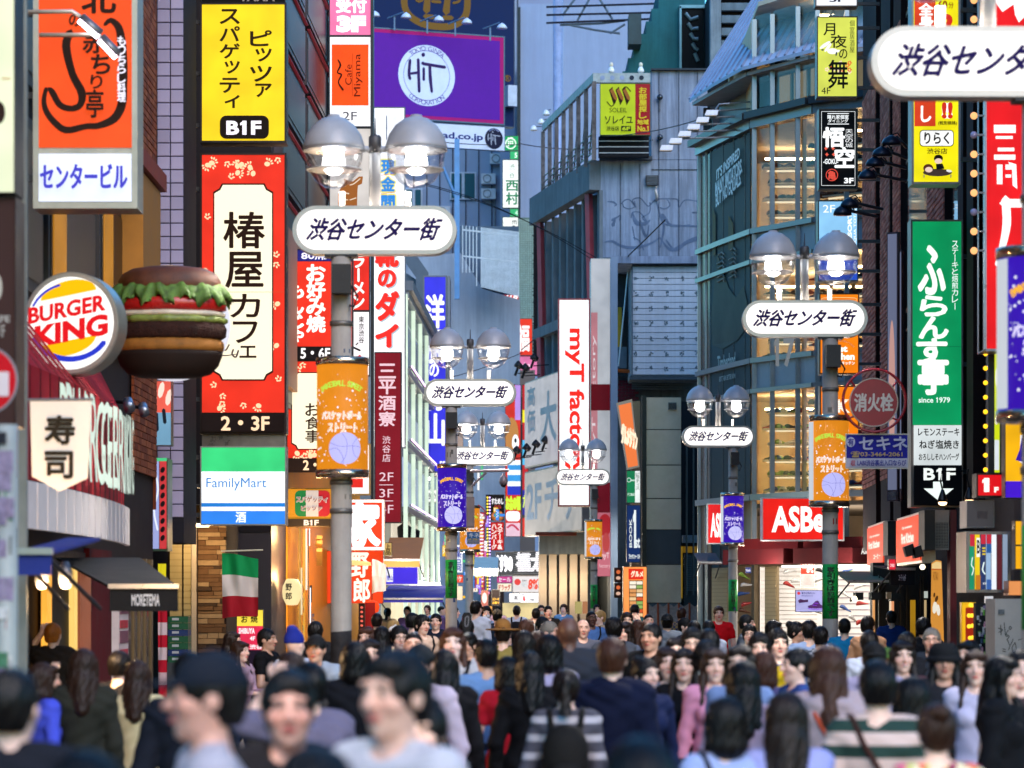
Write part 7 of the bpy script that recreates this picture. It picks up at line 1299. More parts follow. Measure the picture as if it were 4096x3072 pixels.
MB().box(5.5,11.7,72,72.3,0,15.4).box(11.5,11.7,63,72,0,15.4).mk('interior_back_wall', M('#d0b898', .7,0,.1), sh_); MB().box(5.6,5.74,66.6,72,2.7,15.4).mk('interior_end_wall', M('#c8ae90', .7,0,.1), sh_)
MB().hexa([(4.72,70.2,0),(4.9,70.2,0),(6.0,82,0),(5.8,82,0),(4.72,70.2,14),(4.9,70.2,14),(6.0,82,14),(5.8,82,14)]).box(6.01,12,81.7,82,0,14).mk('rear_wall', M('#4a4c50', .8), sh_)
def wo(px, o):
 a, b = wallpt(px-1), wallpt(px+1); d = (a-b)/np.linalg.norm(a-b); n = np.array((-d[1], d[0])); n = n if n[1] < 0 else -n; p = wallpt(px); return p[0]+n[0]*o, p[1]+n[1]*o
for i, (z0, z1, _) in enumerate(FL[1:]):
 slab('ceiling_slab', z1+.24, z1+.34, M('#d8c8b0', .7)); slab('interior_floor', z0-.3, z0-.2, M('#8a7a68', .7))
 for y_ in (65.4,69.6): MB().box(7.0 if y_ < 66 else 6.2,11, y_, y_+.07, z1-.12, z1-.08).mk('ceiling_light', E('#ffd8a0', 64 if i < 3 else 22), sh_)
def mull(px, z0, z1, w=.05, m=mul): p = wallpt(px); MB().box(p[0]-w, p[0]+w, p[1]-.13, p[1]+.05, z0, z1).mk('mullion', m, sh_)
for px in (3495,3385,3268,3190,3088,3016): mull(px, 2.95,12.8); mull(px, 13.2,15.3)
for a, b in zip((3495,3385,3268,3190,3088),(3385,3268,3190,3088,3016)):
 for z0, z1, _ in FL[1:]: strip('window_pane', a-6, b+6, z0+.04, z1-.02, GLASS(),-.0,.01)
# shelves, shoes, plants, people outline
shelf = M('#d8c8b0', .5,0,.1); shoe_list = []; rowz = []
for z0, z1, nm in FL[1:4]:
 k = 0; zz = z0+.12
 while zz < z1-.35:
  strip('shelf_board', 3480,3264, zz, zz+.03, shelf, -.62 if k % 2 else -.85,-.25); strip('shelf_light', 3475,3270, zz-.035, zz-.004, E('#ffe4bc', 1.2, False),-.5,-.44)
  xa = 5.95+.12*(k % 2); MB().box(xa, 8.2,67.2,67.6, zz, zz+.03).mk('shelf_board', shelf, sh_); MB().box(xa+.1,7.9,67.5,67.56, zz-.035, zz-.004).mk('shelf_light', E('#ffe4bc', 1.2, False), sh_)
  for px in range(3272,3476,23): p = wallpt(px); shoe_list.append((p[0]+ru(-.02,.02), p[1]+.45+ru(-.06,.06), zz+.031))
  for q in range(11): shoe_list.append((xa+.15+q*.13+ru(-.03,.03),67.38, zz+.031))
  zz += .37; k += 1; rowz.append(round(zz-.37,2))
 for px in (3110,3240,3350,3440): p = wallpt(px); MB().box(p[0]-.05, p[0]+.05, p[1]+1.2, p[1]+1.3, z0-.2, z1+.2).mk('display_column', M('#c8b090', .5,.1), sh_)
def shoe_mesh(col, k):
 v = []; n = 10; secs = [(-.14,.028,.045),(-.11,.036,.085),(-.06,.038,.095),(0,.036,.07),(.06,.044,.045),(.11,.04,.035),(.14,.02,.02)]
 for y, w, h in secs:
  for i in range(n): a = 2*pi*i/n; v.append((y, w*cos(a)*(1 if sin(a) > 0 else .95), max(0, h*.5+h*.5*sin(a)*(1.1 if k else 1))))
 f = [(j*n+i, (j+1)*n+i, (j+1)*n+(i+1) % n, j*n+(i+1) % n) for j in range(len(secs)-1) for i in range(n)]+[tuple(range(n)), tuple(reversed([(len(secs)-1)*n+i for i in range(n)]))]
 me = bpy.data.meshes.new('shoe'); me.from_pydata(v, [], f); me.polygons.foreach_set('use_smooth', [True]*len(me.polygons)); me.materials.append(M(col, .45,0,.15,12)); return me
scol = [('#241c1a', 'black'),('#5a3018', 'brown leather'),('#c8c8c8', 'white'),('#a02420', 'red'),('#2a4a8a', 'blue'),('#7a9a3a', 'green')]
sme = [shoe_mesh(c, i % 2) for i, (c, _) in enumerate(scol)]
random.shuffle(shoe_list)
for i, (x, y, z) in enumerate(shoe_list[:300]):
 up = z > 7.2; j = rch((0,0,0,1,1)) if up else rch((0,2,3,4,5,2,0)); o = bpy.data.objects.new('shoe', sme[j]); COL.objects.link(o); o.location = (x, y, z); o.rotation_euler = (0,0, ru(-.6,.6)+(pi if random.random() < .5 else 0)); o.scale = (1.25,)*3
 q = [r for r in rowz if (r < 7.2) == (z < 7.2) and (r > 10.2) == (z > 10.2)]; tag(o, '%s shoe on the %s shelf of the %s %s' % (scol[j][1], ('bottom', 'second', 'third', 'fourth', 'top')[min(4, min(range(len(q)), key=lambda i: abs(q[i]+.03-z)))], 'first-floor' if z < 7.2 else 'second-floor' if z < 10.2 else 'top-floor', 'rack facing the street' if y > 67 else 'curved rack beside the brick wall'), 'shoe', 'shoes on display in the glass corner shop')
# dark advertising film over the left part
film = M('#2a3c40', .6,0,.3,.5); strip('advertising_film', 3008,2846,4.3,12.7, film, .03,.05)
for px in (2846,2895,2938,2982): mull(px, 4.2,12.75,.03, M('#161c20', .4,.4))
strip('film_shade', 2846,2800,3,12.7, M('#7a6a5c', .25,.3,.3,.6),.0,.02); mull(2800,.2,13,.06); mull(2824,.2,13,.03)
for k, (t_, y0, y1, x0, x1) in enumerate((("IT'S INSPIRED", 640,672,2885,2978),('MANY IMITATORS.', 690,735,2880,2988),('BUT NO EQUALS.', 738,790,2882,2984))):
 pa, pb = wo(x0,.12), wo(x1,.12); mb = MB(); text_mb(mb, t_, 0,1, Z(y1+6,67.5), Z(y0-6,67.5),0,.03)
 for v_ in mb.v:
  u = v_[:, 0].copy(); v_[:, 0] = pa[0]+(pb[0]-pa[0])*u; v_[:, 1] = pa[1]+(pb[1]-pa[1])*u; v_[:, 2] += (u-.5)*.3
 mb.mk('lettering', M('#c8d4d8', .5, noise=0), sh_)
for (t_, y0, y1, x0, x1, c) in (('Timberland', 1415,1475,2888,2960, '#8aa4a4'),('BEST THEN. BETTER NOW.', 1500,1520,2896,2962, '#7a9494')):
 pa, pb = wo(x0,.12), wo(x1,.12); mb = MB(); text_mb(mb, t_, 0,1, Z(y1,67.5), Z(y0,67.5),0,.02)
 for v_ in mb.v: u = v_[:, 0].copy(); v_[:, 0] = pa[0]+(pb[0]-pa[0])*u; v_[:, 1] = pa[1]+(pb[1]-pa[1])*u
 mb.mk('lettering', M(c, .5, noise=0), sh_)
# faint boot picture on the film
bt = MB(); P = [(2880,1000),(2900,1060),(2925,1150),(2955,1200),(2985,1160),(3000,1230),(2996,1330),(2960,1370),(2900,1390),(2860,1360),(2855,1250),(2868,1120)]
bt.add([(*wo(a, .07), Z(b, 67.5)) for a, b in P], [tuple(reversed(range(len(P))))]); bt.mk('boot_picture', M('#3a4238', .6,0,.5,1.2), sh_)
mb = MB()
for k in range(7):
 for s0 in (2888,2935): pts = [(s0+8*math.sin(k*2),1005+k*18),(s0+14+k, 1000+k*18),(s0+22,1012+k*18)]; mb.tb([(*wo(a, .09), Z(b, 67.5)) for a, b in pts], .02,5)
mb.mk('boot_lace_picture', M('#6c7a74', .6), sh_)
for (a, y0, b, y1, w, c) in ((2862,800,2875,1000,.12, '#8a7a3a'),(2926,860,2945,1000,.14, '#7a6230')): mb = MB(); mb.add([(*wo(a, .08), Z(y1,67.5)),(*wo(b, .08), Z(y1,67.5)),(*wo(b, .08), Z(y0+40,67.5)),(*wo(a, .08), Z(y0,67.5))], [(0,1,2,3)]); mb.mk('picture_glint', M('#4a4628', .6,0,.5,3), sh_)
# upper strip and sloping metal roof
strip('upper_wall', 3498,2800,13.15,14.0, M('#6c7c8a', .5,.1),-.8,-.5)
for a, b in ((3110,3060),(3175,3118),(3250,3185),(3330,3262),(3420,3345)): strip('window_frame', a, b, 13.2,13.98, M('#a8a090', .4,.3),-.5,-.4); strip('upper_window', a-6, b+6,13.26,13.94, E('#c8b08a', .35, False),-.4,-.37)
rf = []; mb = MB(); EP = [wallpt(3262)+np.array((2.6,-1.2)), wallpt(3498)+np.array((.3,-.35)), wallpt(3262)+np.array((-.12,-.35)), wallpt(3016)+np.array((-.3,-.2)), wallpt(2900)+np.array((-.3,-.1)), wallpt(2799)+np.array((-.25,.1))]; ze = 14.1; zi = 21.1; up = np.array((3.9,11.))
for A_, B_2, n_ in zip(EP[1:-1], EP[2:], (5,8,4,4)):
 for i in range(n_):
  a0, a1 = A_+(B_2-A_)*i/n_, A_+(B_2-A_)*(i+1)/n_; b0, b1 = a0+up, a1+up
  mb.hexa([(a0[0], a0[1], ze),(b0[0], b0[1], zi),(b1[0], b1[1], zi),(a1[0], a1[1], ze),(a0[0], a0[1], ze+.08),(b0[0], b0[1], zi+.08),(b1[0], b1[1], zi+.08),(a1[0], a1[1], ze+.08)]); rf.append((a1, b1))
rfo = mb.mk('metal_roof', M('#9badc6', .6,.0,.12,.5), sh_); mb = MB()
for a1, b1 in rf: mb.tb([(a1[0], a1[1], 14.2),(b1[0], b1[1], 21.2)], .035,4)
mb.mk('standing_seam', M('#7c8ca6', .6,.0), rfo)
strip('eave_soffit', 3498,2800,14.0,14.08, M('#9aa0a4', .6),-.9,.2)
# ground floor
def gstrip(n, a, b, z0, z1, m, o0=-.1, o1=0.): return strip(n, a, b, z0, z1, m, o0, o1)
aw = gstrip('dark_red_awning', 3498,3018,2.66,3.0, M('#4a0e12', .8),.2,.9); gstrip('red_awning_top', 3498,3018,3.0,3.25, M('#5c1012', .8),.0,.5)
for x0, x1, y0, y1 in ((3128,3175,2205,2228),(3418,3468,2198,2222),(3040,3060,2206,2226)):
 pa, pb = wallpt(x0), wallpt(x1); mb = MB(); text_mb(mb, 'ASBee', pa[0], pb[0], Z(y1,64), Z(y0,64), min(pa[1], pb[1])-1.0,.04); mb.mk('lettering', E('#e8e0dc', .7, False), sh_)
for q in ((5.6,63.6,2.4),(7.2,61.8,2.4)): lamp_light(q, 30,(1,.9,.78),.3)
t = awning('short striped-edge grey awning under the small red shop sign', 66.6,2796,2885,2212,2250,2258,68.5, '#6c5c5c')
gstrip('wood_shutter', 3016,2985 if 0 else 3005,0,2.7, M('#6a5c48', .6),-.1,.0)
for a, b in ((3110,3062),(2915,2850)):
 s_ = gstrip('roller_shutter', a, b, .02,2.62, M('#8c7a5c', .5,.2,.08),-.05,.02)
 for k in range(28): strip('slat', a-2, b+2,.06+k*.09,.06+k*.09+.07, M('#a08c6a', .5,.2,.08),.02,.035, s_)
MB().box(5.78,8.4,66.2,66.3,0,2.62).mk('glowing_interior_wall', E('#fbeee0', 1.0), sh_); gstrip('bright_interior_ceiling', 3490,3112,2.6,2.64, E('#fff6e8', 3.5),-2.9,-.1); gstrip('glowing_side_wall', 3004,2930,.0,2.62, E('#fbeee0', .75),-1.2,-1.1); gstrip('shop_floor', 3490,3112,.02,.04, M('#b8a890', .4),-2.9,0)  # interior walls glow by themselves; the shop's brightness is put into their surface
for k in range(24): MB().box(5.8,7.1,66.17,66.198,.3+k*.1,.3+k*.1+.014).mk('slatwall_groove', M('#a89c8c', .6), sh_)
for k in range(16): MB().box(7.35,8.35,66.15,66.198,.35+k*.14,.35+k*.14+.022).mk('pegboard_rail', M('#7a6a78', .6), sh_)
gsh = []
for px, py, c in ((3160,2290,2),(3155,2345,3),(3190,2330,2),(3285,2290,0),(3275,2325,2),(3225,2450,2),(3262,2450,2),(3290,2440,5),(3415,2300,5),(3440,2350,2),(3450,2420,3),(3380,2440,4),(3410,2480,2),(3448,2490,3),(3390,2290,4),(3455,2310,3),(3375,2380,2),(3425,2400,0),(2975,2310,5),(2988,2345,2),(2975,2380,4),(2990,2420,3),(2978,2450,1)):
 D = 65.6 if px > 3000 else 66.2; o = bpy.data.objects.new('shoe', sme[c]); COL.objects.link(o); o.location = (X(px, D), D, Z(py, D)); o.rotation_euler = (0, ru(-.5,.5), ru(-.5,.5)); o.scale = (1.05,)*3; tag(o, '%s sports shoe hung %s on the %s of the shoe shop' % (scol[c][1], 'high' if py < 2320 else 'low' if py > 2400 else 'halfway', 'narrow side wall' if px < 3000 else 'wall left of the screen' if px < 3200 else 'wall round the screen' if px < 3320 else 'pegboard right of the pole'), 'shoe', 'sports shoes on the ground-floor wall')
S = Sign('flat screen showing two purple running shoes in the bright shop window', 65.2,(3183,2362,3302,2446), 'television_screen', 'screen', rim=2, depth=.06, frame='#101014'); S.rc((3183,2362,3302,2446), '#a8a8e0', .9); S.circ(3195,2373,6,6, '#d02a3a', .9); S.tx('履き心地がいい', (3206,2368,3260,2376), '#303060', 0,.02); S.tx('カジュアルシューズ', (3206,2379,3250,2386), '#303060', 0,.02); S.poly([(3192,2402),(3200,2396),(3216,2400),(3232,2398),(3232,2408),(3212,2410),(3196,2412)], '#4a1c5a', .5); S.poly([(3230,2424),(3248,2418),(3262,2404),(3272,2402),(3280,2416),(3290,2424),(3290,2432),(3260,2434),(3234,2432)], '#5a2a78', .5); S.sk([([(3232,2434),(3262,2438),(3292,2434)], 3),([(3250,2420),(3266,2422)], 2),([(3256,2412),(3272,2414)], 2)], '#8a3ae0', .9)
S = Sign('red and white tax-free poster hanging in the bright shop window', 65.0,(3203,2250,3257,2350), 'poster', 'poster', rim=1, depth=.02, frame='#d8d0c8'); S.rc((3203,2250,3257,2350), '#f6ece4', .8); S.rc((3203,2252,3257,2296), '#e84a30', .9); S.tx('8%', (3226,2268,3254,2292), '#fff4e8', 1.1,.05); S.tx('TAX FREE', (3207,2270,3224,2276), '#fff4e8', 1); S.tx('免税 歓迎', (3208,2256,3252,2264), '#fff4e8', 1,.02); S.dt([(3230,2304+k*8,18,1.4,0) for k in range(5)], '#b09088', 0)
S = Sign('small blue brand board glowing in the side window of the shoe shop', 66.1,(2982,2270,3004,2292), 'brand_board', 'sign', rim=1, depth=.03); S.rc((2982,2270,3004,2292), '#2a3a8a', .8); S.tx('Keds', (2985,2276,3002,2286), '#f4f4ff', 1,.02)
S = Sign('large red lit shoe shop sign with white letters, cut by the lamp pole', 62.2,(3052,1995,3372,2158), 'shop_sign', 'sign', frame='#b8c0c4', rim=5, depth=.4); S.rc((3052,1995,3372,2158), '#e82018', 1.0); S.tx('ASBee', (3086,2024,3345,2130), '#fffaf6', 1.2,.035)
S = Sign('smaller red lit shoe shop sign with white letters behind the far right lamp post', 66.0,(2832,2018,2925,2172), 'shop_sign', 'sign', frame='#b8c0c4', rim=4, depth=.3); S.rc((2832,2018,2925,2172), '#de1f22', 1.0); S.tx('ASBee', (2842,2052,2990 if 0 else 2922,2150), '#fffaf6', 1.2,.035)
S = Sign('large white numerals of the fashion tower on the glass of the corner shop', 63.6,(3090,1370,3180,1470), 'window_numerals', 'sign', casing=False); S.tx('17', (3094,1350,3180,1468), '#c8d0d4', .25,.03)
# white flood lamps on arms over the film
for i in range(6):
 px, py = 2665+i*36,592-i*28; D = 66.5; t = thing('white_floodlight', 'white floodlight on a cranked arm left of the glass corner, %s' % ('lowest', 'second lowest', 'third lowest', 'third highest', 'second highest', 'highest')[i], 'lamp', (X(px, D), D, Z(py, D)),0, 'white floodlights over the advertising film'); x0, z0 = X(px, D), Z(py, D)
 MB().hexa([(x0-.16, D-.1, z0-.06),(x0+.14, D-.1, z0-.06),(x0+.14, D+.12, z0-.06),(x0-.16, D+.12, z0-.06),(x0-.11, D-.07, z0+.06),(x0+.16, D-.07, z0+.06),(x0+.16, D+.1, z0+.06),(x0-.11, D+.1, z0+.06)]).mk('housing', M('#cfd6de', .5), t); MB().box(x0-.14, x0+.12, D-.09, D+.1, z0-.075, z0-.062).mk('glass_front', M('#e8d8c0', .3), t)
 MB().tb([(x0+.1, D, z0+.08),(x0+.18, D, z0+.2),(x0+.42, D, z0+.22),(X(3016,66),67, z0+.35)], .022,6).mk('arm', M('#8a939a', .4,.6), t)
# RIGHT: brick building and its signs
bk_m = [M('#ac6452', .8,0,.2,6,.2), M('#995443', .8,0,.2,6,.2), M('#bb7560', .8,0,.2,6,.2)]
BB = Facade('brick_building', 'dark red brick building with black vertical window bands on the right of the street', (7.66,61),(6.62,37.5))
BB.box('wall', 0, BB.L, 0,15, M('#1b1416', .8),.03,8)
MB().box(BB.ox+BB.L, BB.ox+BB.L+.02, BB.oy+.03, BB.oy+8,0,15).mk('end_wall', M('#2c1a18', .85), BB.root)
pil = [(3478,3532,0),(3552,3590,0),(3604,3634,0),(3745,3815,1),(3868,3890,1),(3905,3932,1)]
for a, b, k in pil:
 BB.box('pier', BB.u(a), BB.u(b),2.9,14.9, M('#22100e', .9,0,.2,4),-.14,.03)
L = [];
for a, b, k in pil[:4]:
 r = 0; z = 4.2
 while z < 12.4:
  u = BB.u(a)-(.21 if r % 2 else 0)
  while u < BB.u(b)-.05:
   x0, x1 = max(u, BB.u(a)), min(u+.42, BB.u(b))
   if x1-x0 > .08: L.append(BB.bx(x0+.012, x1-.012,-.158-random.random()*.006,-.14, z+.011, z+.089)+(random.randrange(3),))
   u += .42
  z += .1; r += 1
random.shuffle(L); pieces(BB.root, 'brick', L, bk_m, 300)
for a, b in ((3534,3550),(3592,3602),(3636,3740),(3818,3866),(3892,3903)):
 for k in range(4): w = BB.box('window', BB.u(a), BB.u(b),4.4+k*2.7,6.8+k*2.7, M('#15161a', .4,.3),-.06,.0); BB.box('pane', BB.u(a)+.06, BB.u(b)-.06,4.46+k*2.7,6.74+k*2.7, M('#0c1014', .08,0,0, coat=.8),-.075,-.062, w)
# windows with advertising film (pale) and bottom neon letters
for (a, b, y0, y1) in ((3548,3590,930,2005),(3600,3606,1000,2000)):
 D = 47 if a < 3590 else 44; x0, x1 = X(a, D), X(b, D); t = thing('tall_poster_window', 'tall leaning glass show window with a pale surfboard print, %s' % ('left one' if a < 3590 else 'narrow right one'), 'window', (x0, D, Z(y1, D)), R(-28)); MB().box(x0, x0+(x1-x0)*1.1, D, D+.1, Z(y1, D), Z(y0, D)).mk('frame', M('#5a4a50', .4,.5), t); MB().box(x0+.02, x0+(x1-x0)*1.1-.02, D-.02, D-.004, Z(y1-45, D), Z(y0+8, D)).mk('glass', E('#9aa2c4', .35, False), t)
 if a < 3590: MB().prism([(x0+(x1-x0)*.55+.055*cos(q*pi/12), Z(1560, D)+(1.15 if 1 else 0)*sin(q*pi/12)) for q in range(24)], D-.03, D-.025).mk('surfboard_print', E('#f0b8ac', .55, False), t)
 MB().box(x0+.02, x0+(x1-x0)*1.1-.02, D-.024, D-.004, Z(y1-3, D), Z(y1-42, D)).mk('foot_panel', M('#b8bcc4', .15,.8,.5,9), t)
# blade signs on the right
def blade(label, D, b, frame='#6a5e58', rim=5, depth=.3, arm=.45, **k): S = Sign(label, D, b, frame=frame, rim=rim, depth=depth, **k); S.brackets(1, arm); return S
S = blade('white lit floor sign reading a fifth floor at the top of the right sign stack', 54,(3266,-70,3426,22), frame='#4a3c34'); S.rc((3266,-70,3426,22), '#f4f6fc', 1.1); S.tx('5F', (3318,-12,3378,8), '#2a2a3c', 0,.03)
S = blade('pale yellow lit sign with black brush characters, white crane and red blossoms', 54,(3272,70,3426,385), frame='#3c3230'); S.rc((3272,70,3426,385), '#dbe25a', .95)
S.dt([(3300,180,26,7,-.6),(3312,190,22,6,-.9),(3330,205,22,12,0),(3350,205,10,5,-.4)], '#f6f8f0', 1, 'crane', 12); S.dt([(3290,200,6,3,0),(3345,216,3,9,.2)], '#3a4a5a', 0, 'crane'); rb = random.Random(6)
for c_, n_ in (('#f8d8c8', 6),('#e8502a', 5)): S.dt([(x+6*cos(k*1.257), y+6*sin(k*1.257),4,2.6,-k*1.257) for x, y in [(rb.uniform(3308,3420), rb.uniform(235,300)) for _ in range(n_)] for k in range(5)], c_, 1, 'blossom')
for ch, b in (('月', (3294,94,3340,142)),('夜', (3322,142,3386,192)),('の', (3356,198,3388,236)),('舞', (3312,242,3390,355))): S.tx(ch, b, '#14140a', 0,.015)
S.vt('個室居酒屋', (3397,82,3417,214), '#2a2a14', 0,.0,.1); S.tx('4F', (3284,352,3320,378), '#2a2a14', 0,.0)
S = blade('black lit sign with white brush characters, small red stars and a red seal', 54.02,(3280,440,3426,752), frame='#2c2826'); S.rc((3280,440,3426,752), '#0c0e0e', 0)
S.sk([([(3286,446),(3420,446)], 1.6),([(3286,742),(3420,742)], 1.6),([(3286,446),(3286,742)], 1.6),([(3420,446),(3420,742)], 1.6)], '#e8ecec', 1.1, 'border_line'); S.tx('隠れ家個室', (3310,460,3394,476), '#eef2f2', 1.2,.02); S.tx('ダイニング', (3312,477,3392,491), '#eef2f2', 1.2,.02); S.sk([([(3310,455),(3394,455)], 3),([(3310,497),(3394,497)], 3)], '#e8ecec', 1.2)
S.tx('悟', (3292,512,3376,588), '#f6f8f8', 1.25,.04); S.tx('空', (3340,592,3414,670), '#f6f8f8', 1.25,.04); S.vt('天空の城', (3380,518,3410,592), '#f6f8f8', 1.1,.0); S.tx('-GOKU-', (3292,637,3352,658), '#f6f8f8', 1.1,.03,.1)
S.dt([(x+3*cos(k*1.257), y+3*sin(k*1.257),5,2,-k*1.257) for x, y in ((3302,596),(3331,596),(3306,620),(3333,620)) for k in range(5)], '#e8604a', 1.0, 'star'); S.ringp(3326,702,23,3, '#e05040', 1.0); S.tx('亀', (3310,686,3342,720), '#e05040', 1.0,.03); S.tx('3F', (3374,714,3412,736), '#f6f8f8', 1.2,.04)
S = blade('light blue lit sign with sideways white spa lettering behind the lamp hoods', 54.04,(3276,806,3428,1120), frame='#30302e'); S.rc((3276,806,3428,1120), '#8ec8f0', 1.0); S.tx('2F', (3292,820,3340,850), '#f4faff', 1.15,.0); S.tx('AQUARESORT', (3390,850,3410,1100), '#f4faff', 1.15,.04, rot=90); S.tx('LAGOON AQUA TOTAL', (3414,830,3426,1100), '#f4faff', 1.1,.02, rot=90); S.rc((3276,1040,3428,1120), '#2a52c8', .9); S.tx('PURE', (3412,1052,3424,1096), '#f4faff', 1.1,.0, rot=90)
S = blade('orange lit restaurant sign with white lettering behind the oval lamp sign', 54.06,(3282,1178,3432,1492), frame='#3a2c24'); S.rc((3282,1178,3432,1492), '#f7820c', 1.0); S.sk([([(3294,1210),(3294,1192),(3418,1192),(3418,1210)], 1.5)], '#ffe8b8', 1, 'border_line'); S.tx('First', (3312,1382,3390,1408), '#fff8ee', 1.2,.05); S.tx('Kitchen', (3302,1412,3418,1440), '#fff8ee', 1.2,.05); S.tx('ファーストキッチン', (3300,1446,3418,1460), '#fff8ee', 1.1,.03); ringtext(S, 'CITY CONVENIENCE', 3360,1430,70,66,128,40,7, '#fff0d0')
S = blade('orange lit sign with one big striped white letter beside the hydrant hoop', 54.08,(3284,1548,3432,1790), frame='#3a2c24'); S.rc((3284,1548,3432,1790), '#f7820c', 1.0); S.tx('FK', (3310,1598,3402,1652), '#fff8ee', 1.2,.06); S.sk([([(3305,1602+k*7),(3404,1602+k*7)], 1.6) for k in range(8)], '#f7820c', 1.0)
# black lamps on arms
for i, (px, py, w) in enumerate(((3565,570,76),(3527,615,76),(3500,655,74),(3470,705,72),(3397,820,72),(3370,850,72))):
 D = 47; k = D/F; t = thing('black_hooded_lamp', 'dark hooded lamp on a long arm over the sign stack, %s' % ('topmost of the four', 'second of the four', 'third of the four', 'lowest of the four', 'upper of the lower pair', 'lower of the lower pair')[i], 'lamp', (X(px, D), D, Z(py, D)),0, 'dark hooded lamps on the brick wall'); x0, z0 = X(px, D), Z(py, D)
 MB().la((x0, D, z0), [(w*k*.52,-.045),(w*k*.5,0),(w*k*.4,.06),(w*k*.2,.1),(.03,.12)], 20,0,1,.8).mk('hood', M('#101828', .35,.4), t, True); MB().la((x0, D, z0-.03), [(w*k*.4,-.004),(w*k*.4,.0)], 16).mk('lamp_glass', M('#c8a88c', .4), t, True)
 xe = X((3636,3636,3636,3634,3540,3520)[i], D); MB().tb([(x0+.08, D, z0+.1),(x0+.16, D, z0+.02),(xe, D+.3, z0-.03)], .028,6).mk('arm', M('#2a2e38', .5,.4), t); MB().tb([(x0, D, z0+.12),(x0+.1, D, z0+.16),(x0+.2, D+.05, z0+.05)], .012,5).mk('cable', M('#101014'), t)
S = blade('tall yellow and red lit massage sign with a picture of two figures', 40,(3655,-60,3833,728), frame='#8c8480', rim=9, arm=.3, depth=.35); S.rc((3655,-60,3833,728), '#f8ea10', 1.0)
S.rc((3658,-60,3742,505), '#d8401c', .95);
S.tx('全', (3676,14,3732,60), '#fff4ee', 1.15,.05); S.tx('身', (3676,64,3732,116), '#fff4ee', 1.15,.05); S.tx('し', (3684,426,3722,488), '#fff4ee', 1.15,.06); S.tx('60', (3750,4,3788,40), '#8c2a10', 0,.03); S.tx('分', (3792,10,3812,36), '#8c2a10', 0,.02); S.tx('2', (3762,58,3812,130), '#d8301c', .9,.08); S.tx('!!', (3764,412,3808,478), '#fff', 1.1,.14); S.tx('!!', (3764,412,3808,478), '#d8301c', .9,.05); S.tx('(税別価格)', (3750,488,3824,505), '#4a2a10', 0,.03)
S.rc((3675,524,3811,590), '#2a1810', 0,14); S.rc((3678,527,3808,587), '#fbfbf6', 1.1,12); S.tx('りらく', (3694,534,3792,580), '#1c1410', 0,.03); S.tx('渋谷店', (3704,598,3784,620), '#3a2410', 0,.02)
S.dt([(3745,695,58,15,0)], '#6a5448', .3, 'couch', 20); S.dt([(3708,678,20,17,0)], '#7a3a24', .4, 'hair_shape', 16); S.dt([(3710,684,15,11,0)], '#f4d4c0', .9, 'face_shape', 16); S.dt([(3748,640,18,16,0)], '#2a1c18', 0, 'hair_shape', 16); S.dt([(3748,650,15,11,0)], '#f4d4c0', .9, 'face_shape', 16); S.poly([(3738,662),(3764,660),(3772,680),(3740,684)], '#1c1c20', 0, 'body_shape'); S.dt([(3790,690,12,5,.2)], '#f4f4f0', .9, 'feet_shape'); S.sk([([(3690,705),(3690,716)], 4),([(3797,705),(3797,716)], 4)], '#a89888', .5, 'couch_leg')
S = blade('tall green lit steak house sign with white brush characters, white menu panel and an arrow', 42,(3650,886,3845,2022), frame='#7c706a', rim=7, arm=.35, depth=.35); S.rc((3650,886,3845,1700), '#0a9a5c', .9)
for ch, b in (('ふ', (3676,985,3778,1175)),('ら', (3682,1185,3786,1262)),('ん', (3678,1270,3790,1352)),('す', (3668,1358,3784,1450)),('亭', (3674,1432,3788,1575))): S.tx(ch, b, '#eef6ea', 1.15,.055)
S.vt('ステーキと焙煎カレー', (3806,964,3830,1240), '#e4f4ec', 1.1,.01,.08); S.tx('since 1979', (3672,1590,3798,1612), '#e4f4ec', 1.1,.02)
S.sk([([(3650,1388),(3845,1388)], 1.6)], '#05603a', .6, 'panel_joint'); S.rc((3652,1702,3843,1862), '#dfe6e6', .9); S.tx('レモンステーキ', (3670,1714,3834,1744), '#141414', 0,.02); S.tx('ねぎ塩焼き', (3674,1762,3832,1796), '#141414', 0,.02); S.tx('おろししそハンバーグ', (3672,1815,3832,1842), '#141414', 0,.02); S.rc((3652,1862,3843,2022), '#120f10', 0); S.tx('B1F', (3690,1874,3818,1922), '#e8eee8', 1.1,.03)
S.poly([(3728,1928),(3766,1928),(3766,1955),(3810,1955),(3750,2004),(3690,1955),(3728,1955)], '#e8f4ee', 1.1, 'arrow')
for i, (px, py) in enumerate(((3762,2010),(3868,2002))):
 D = 41; k = D/F; t = thing('hanging_bulb_lamp', 'cord lamp with a glowing bulb under the green sign, %s' % ('in front of the arrow', 'right of the sign')[i], 'lamp', (X(px, D), D-.2, Z(py+15, D)),0, 'glowing cord lamps below the green sign'); x0, z0 = X(px, D), Z(py, D)
 MB().tb([(x0+.35*(1-i), D-.1, z0+.45),(x0-.01, D-.18, z0+.44),(x0-.03, D-.2, z0+.3),(x0, D-.2, z0+.16)], .012,6).mk('cord', M('#0c0c0e'), t); MB().la((x0, D-.2, z0), [(.075,-.0),(.07,.04),(.03,.15),(.02,.18)], 16).mk('shade', M('#141012', .4), t, True); MB().ball((x0, D-.2, z0-.015),.062,14,0,.035).mk('bulb', E('#ffc890', 7), t, True)
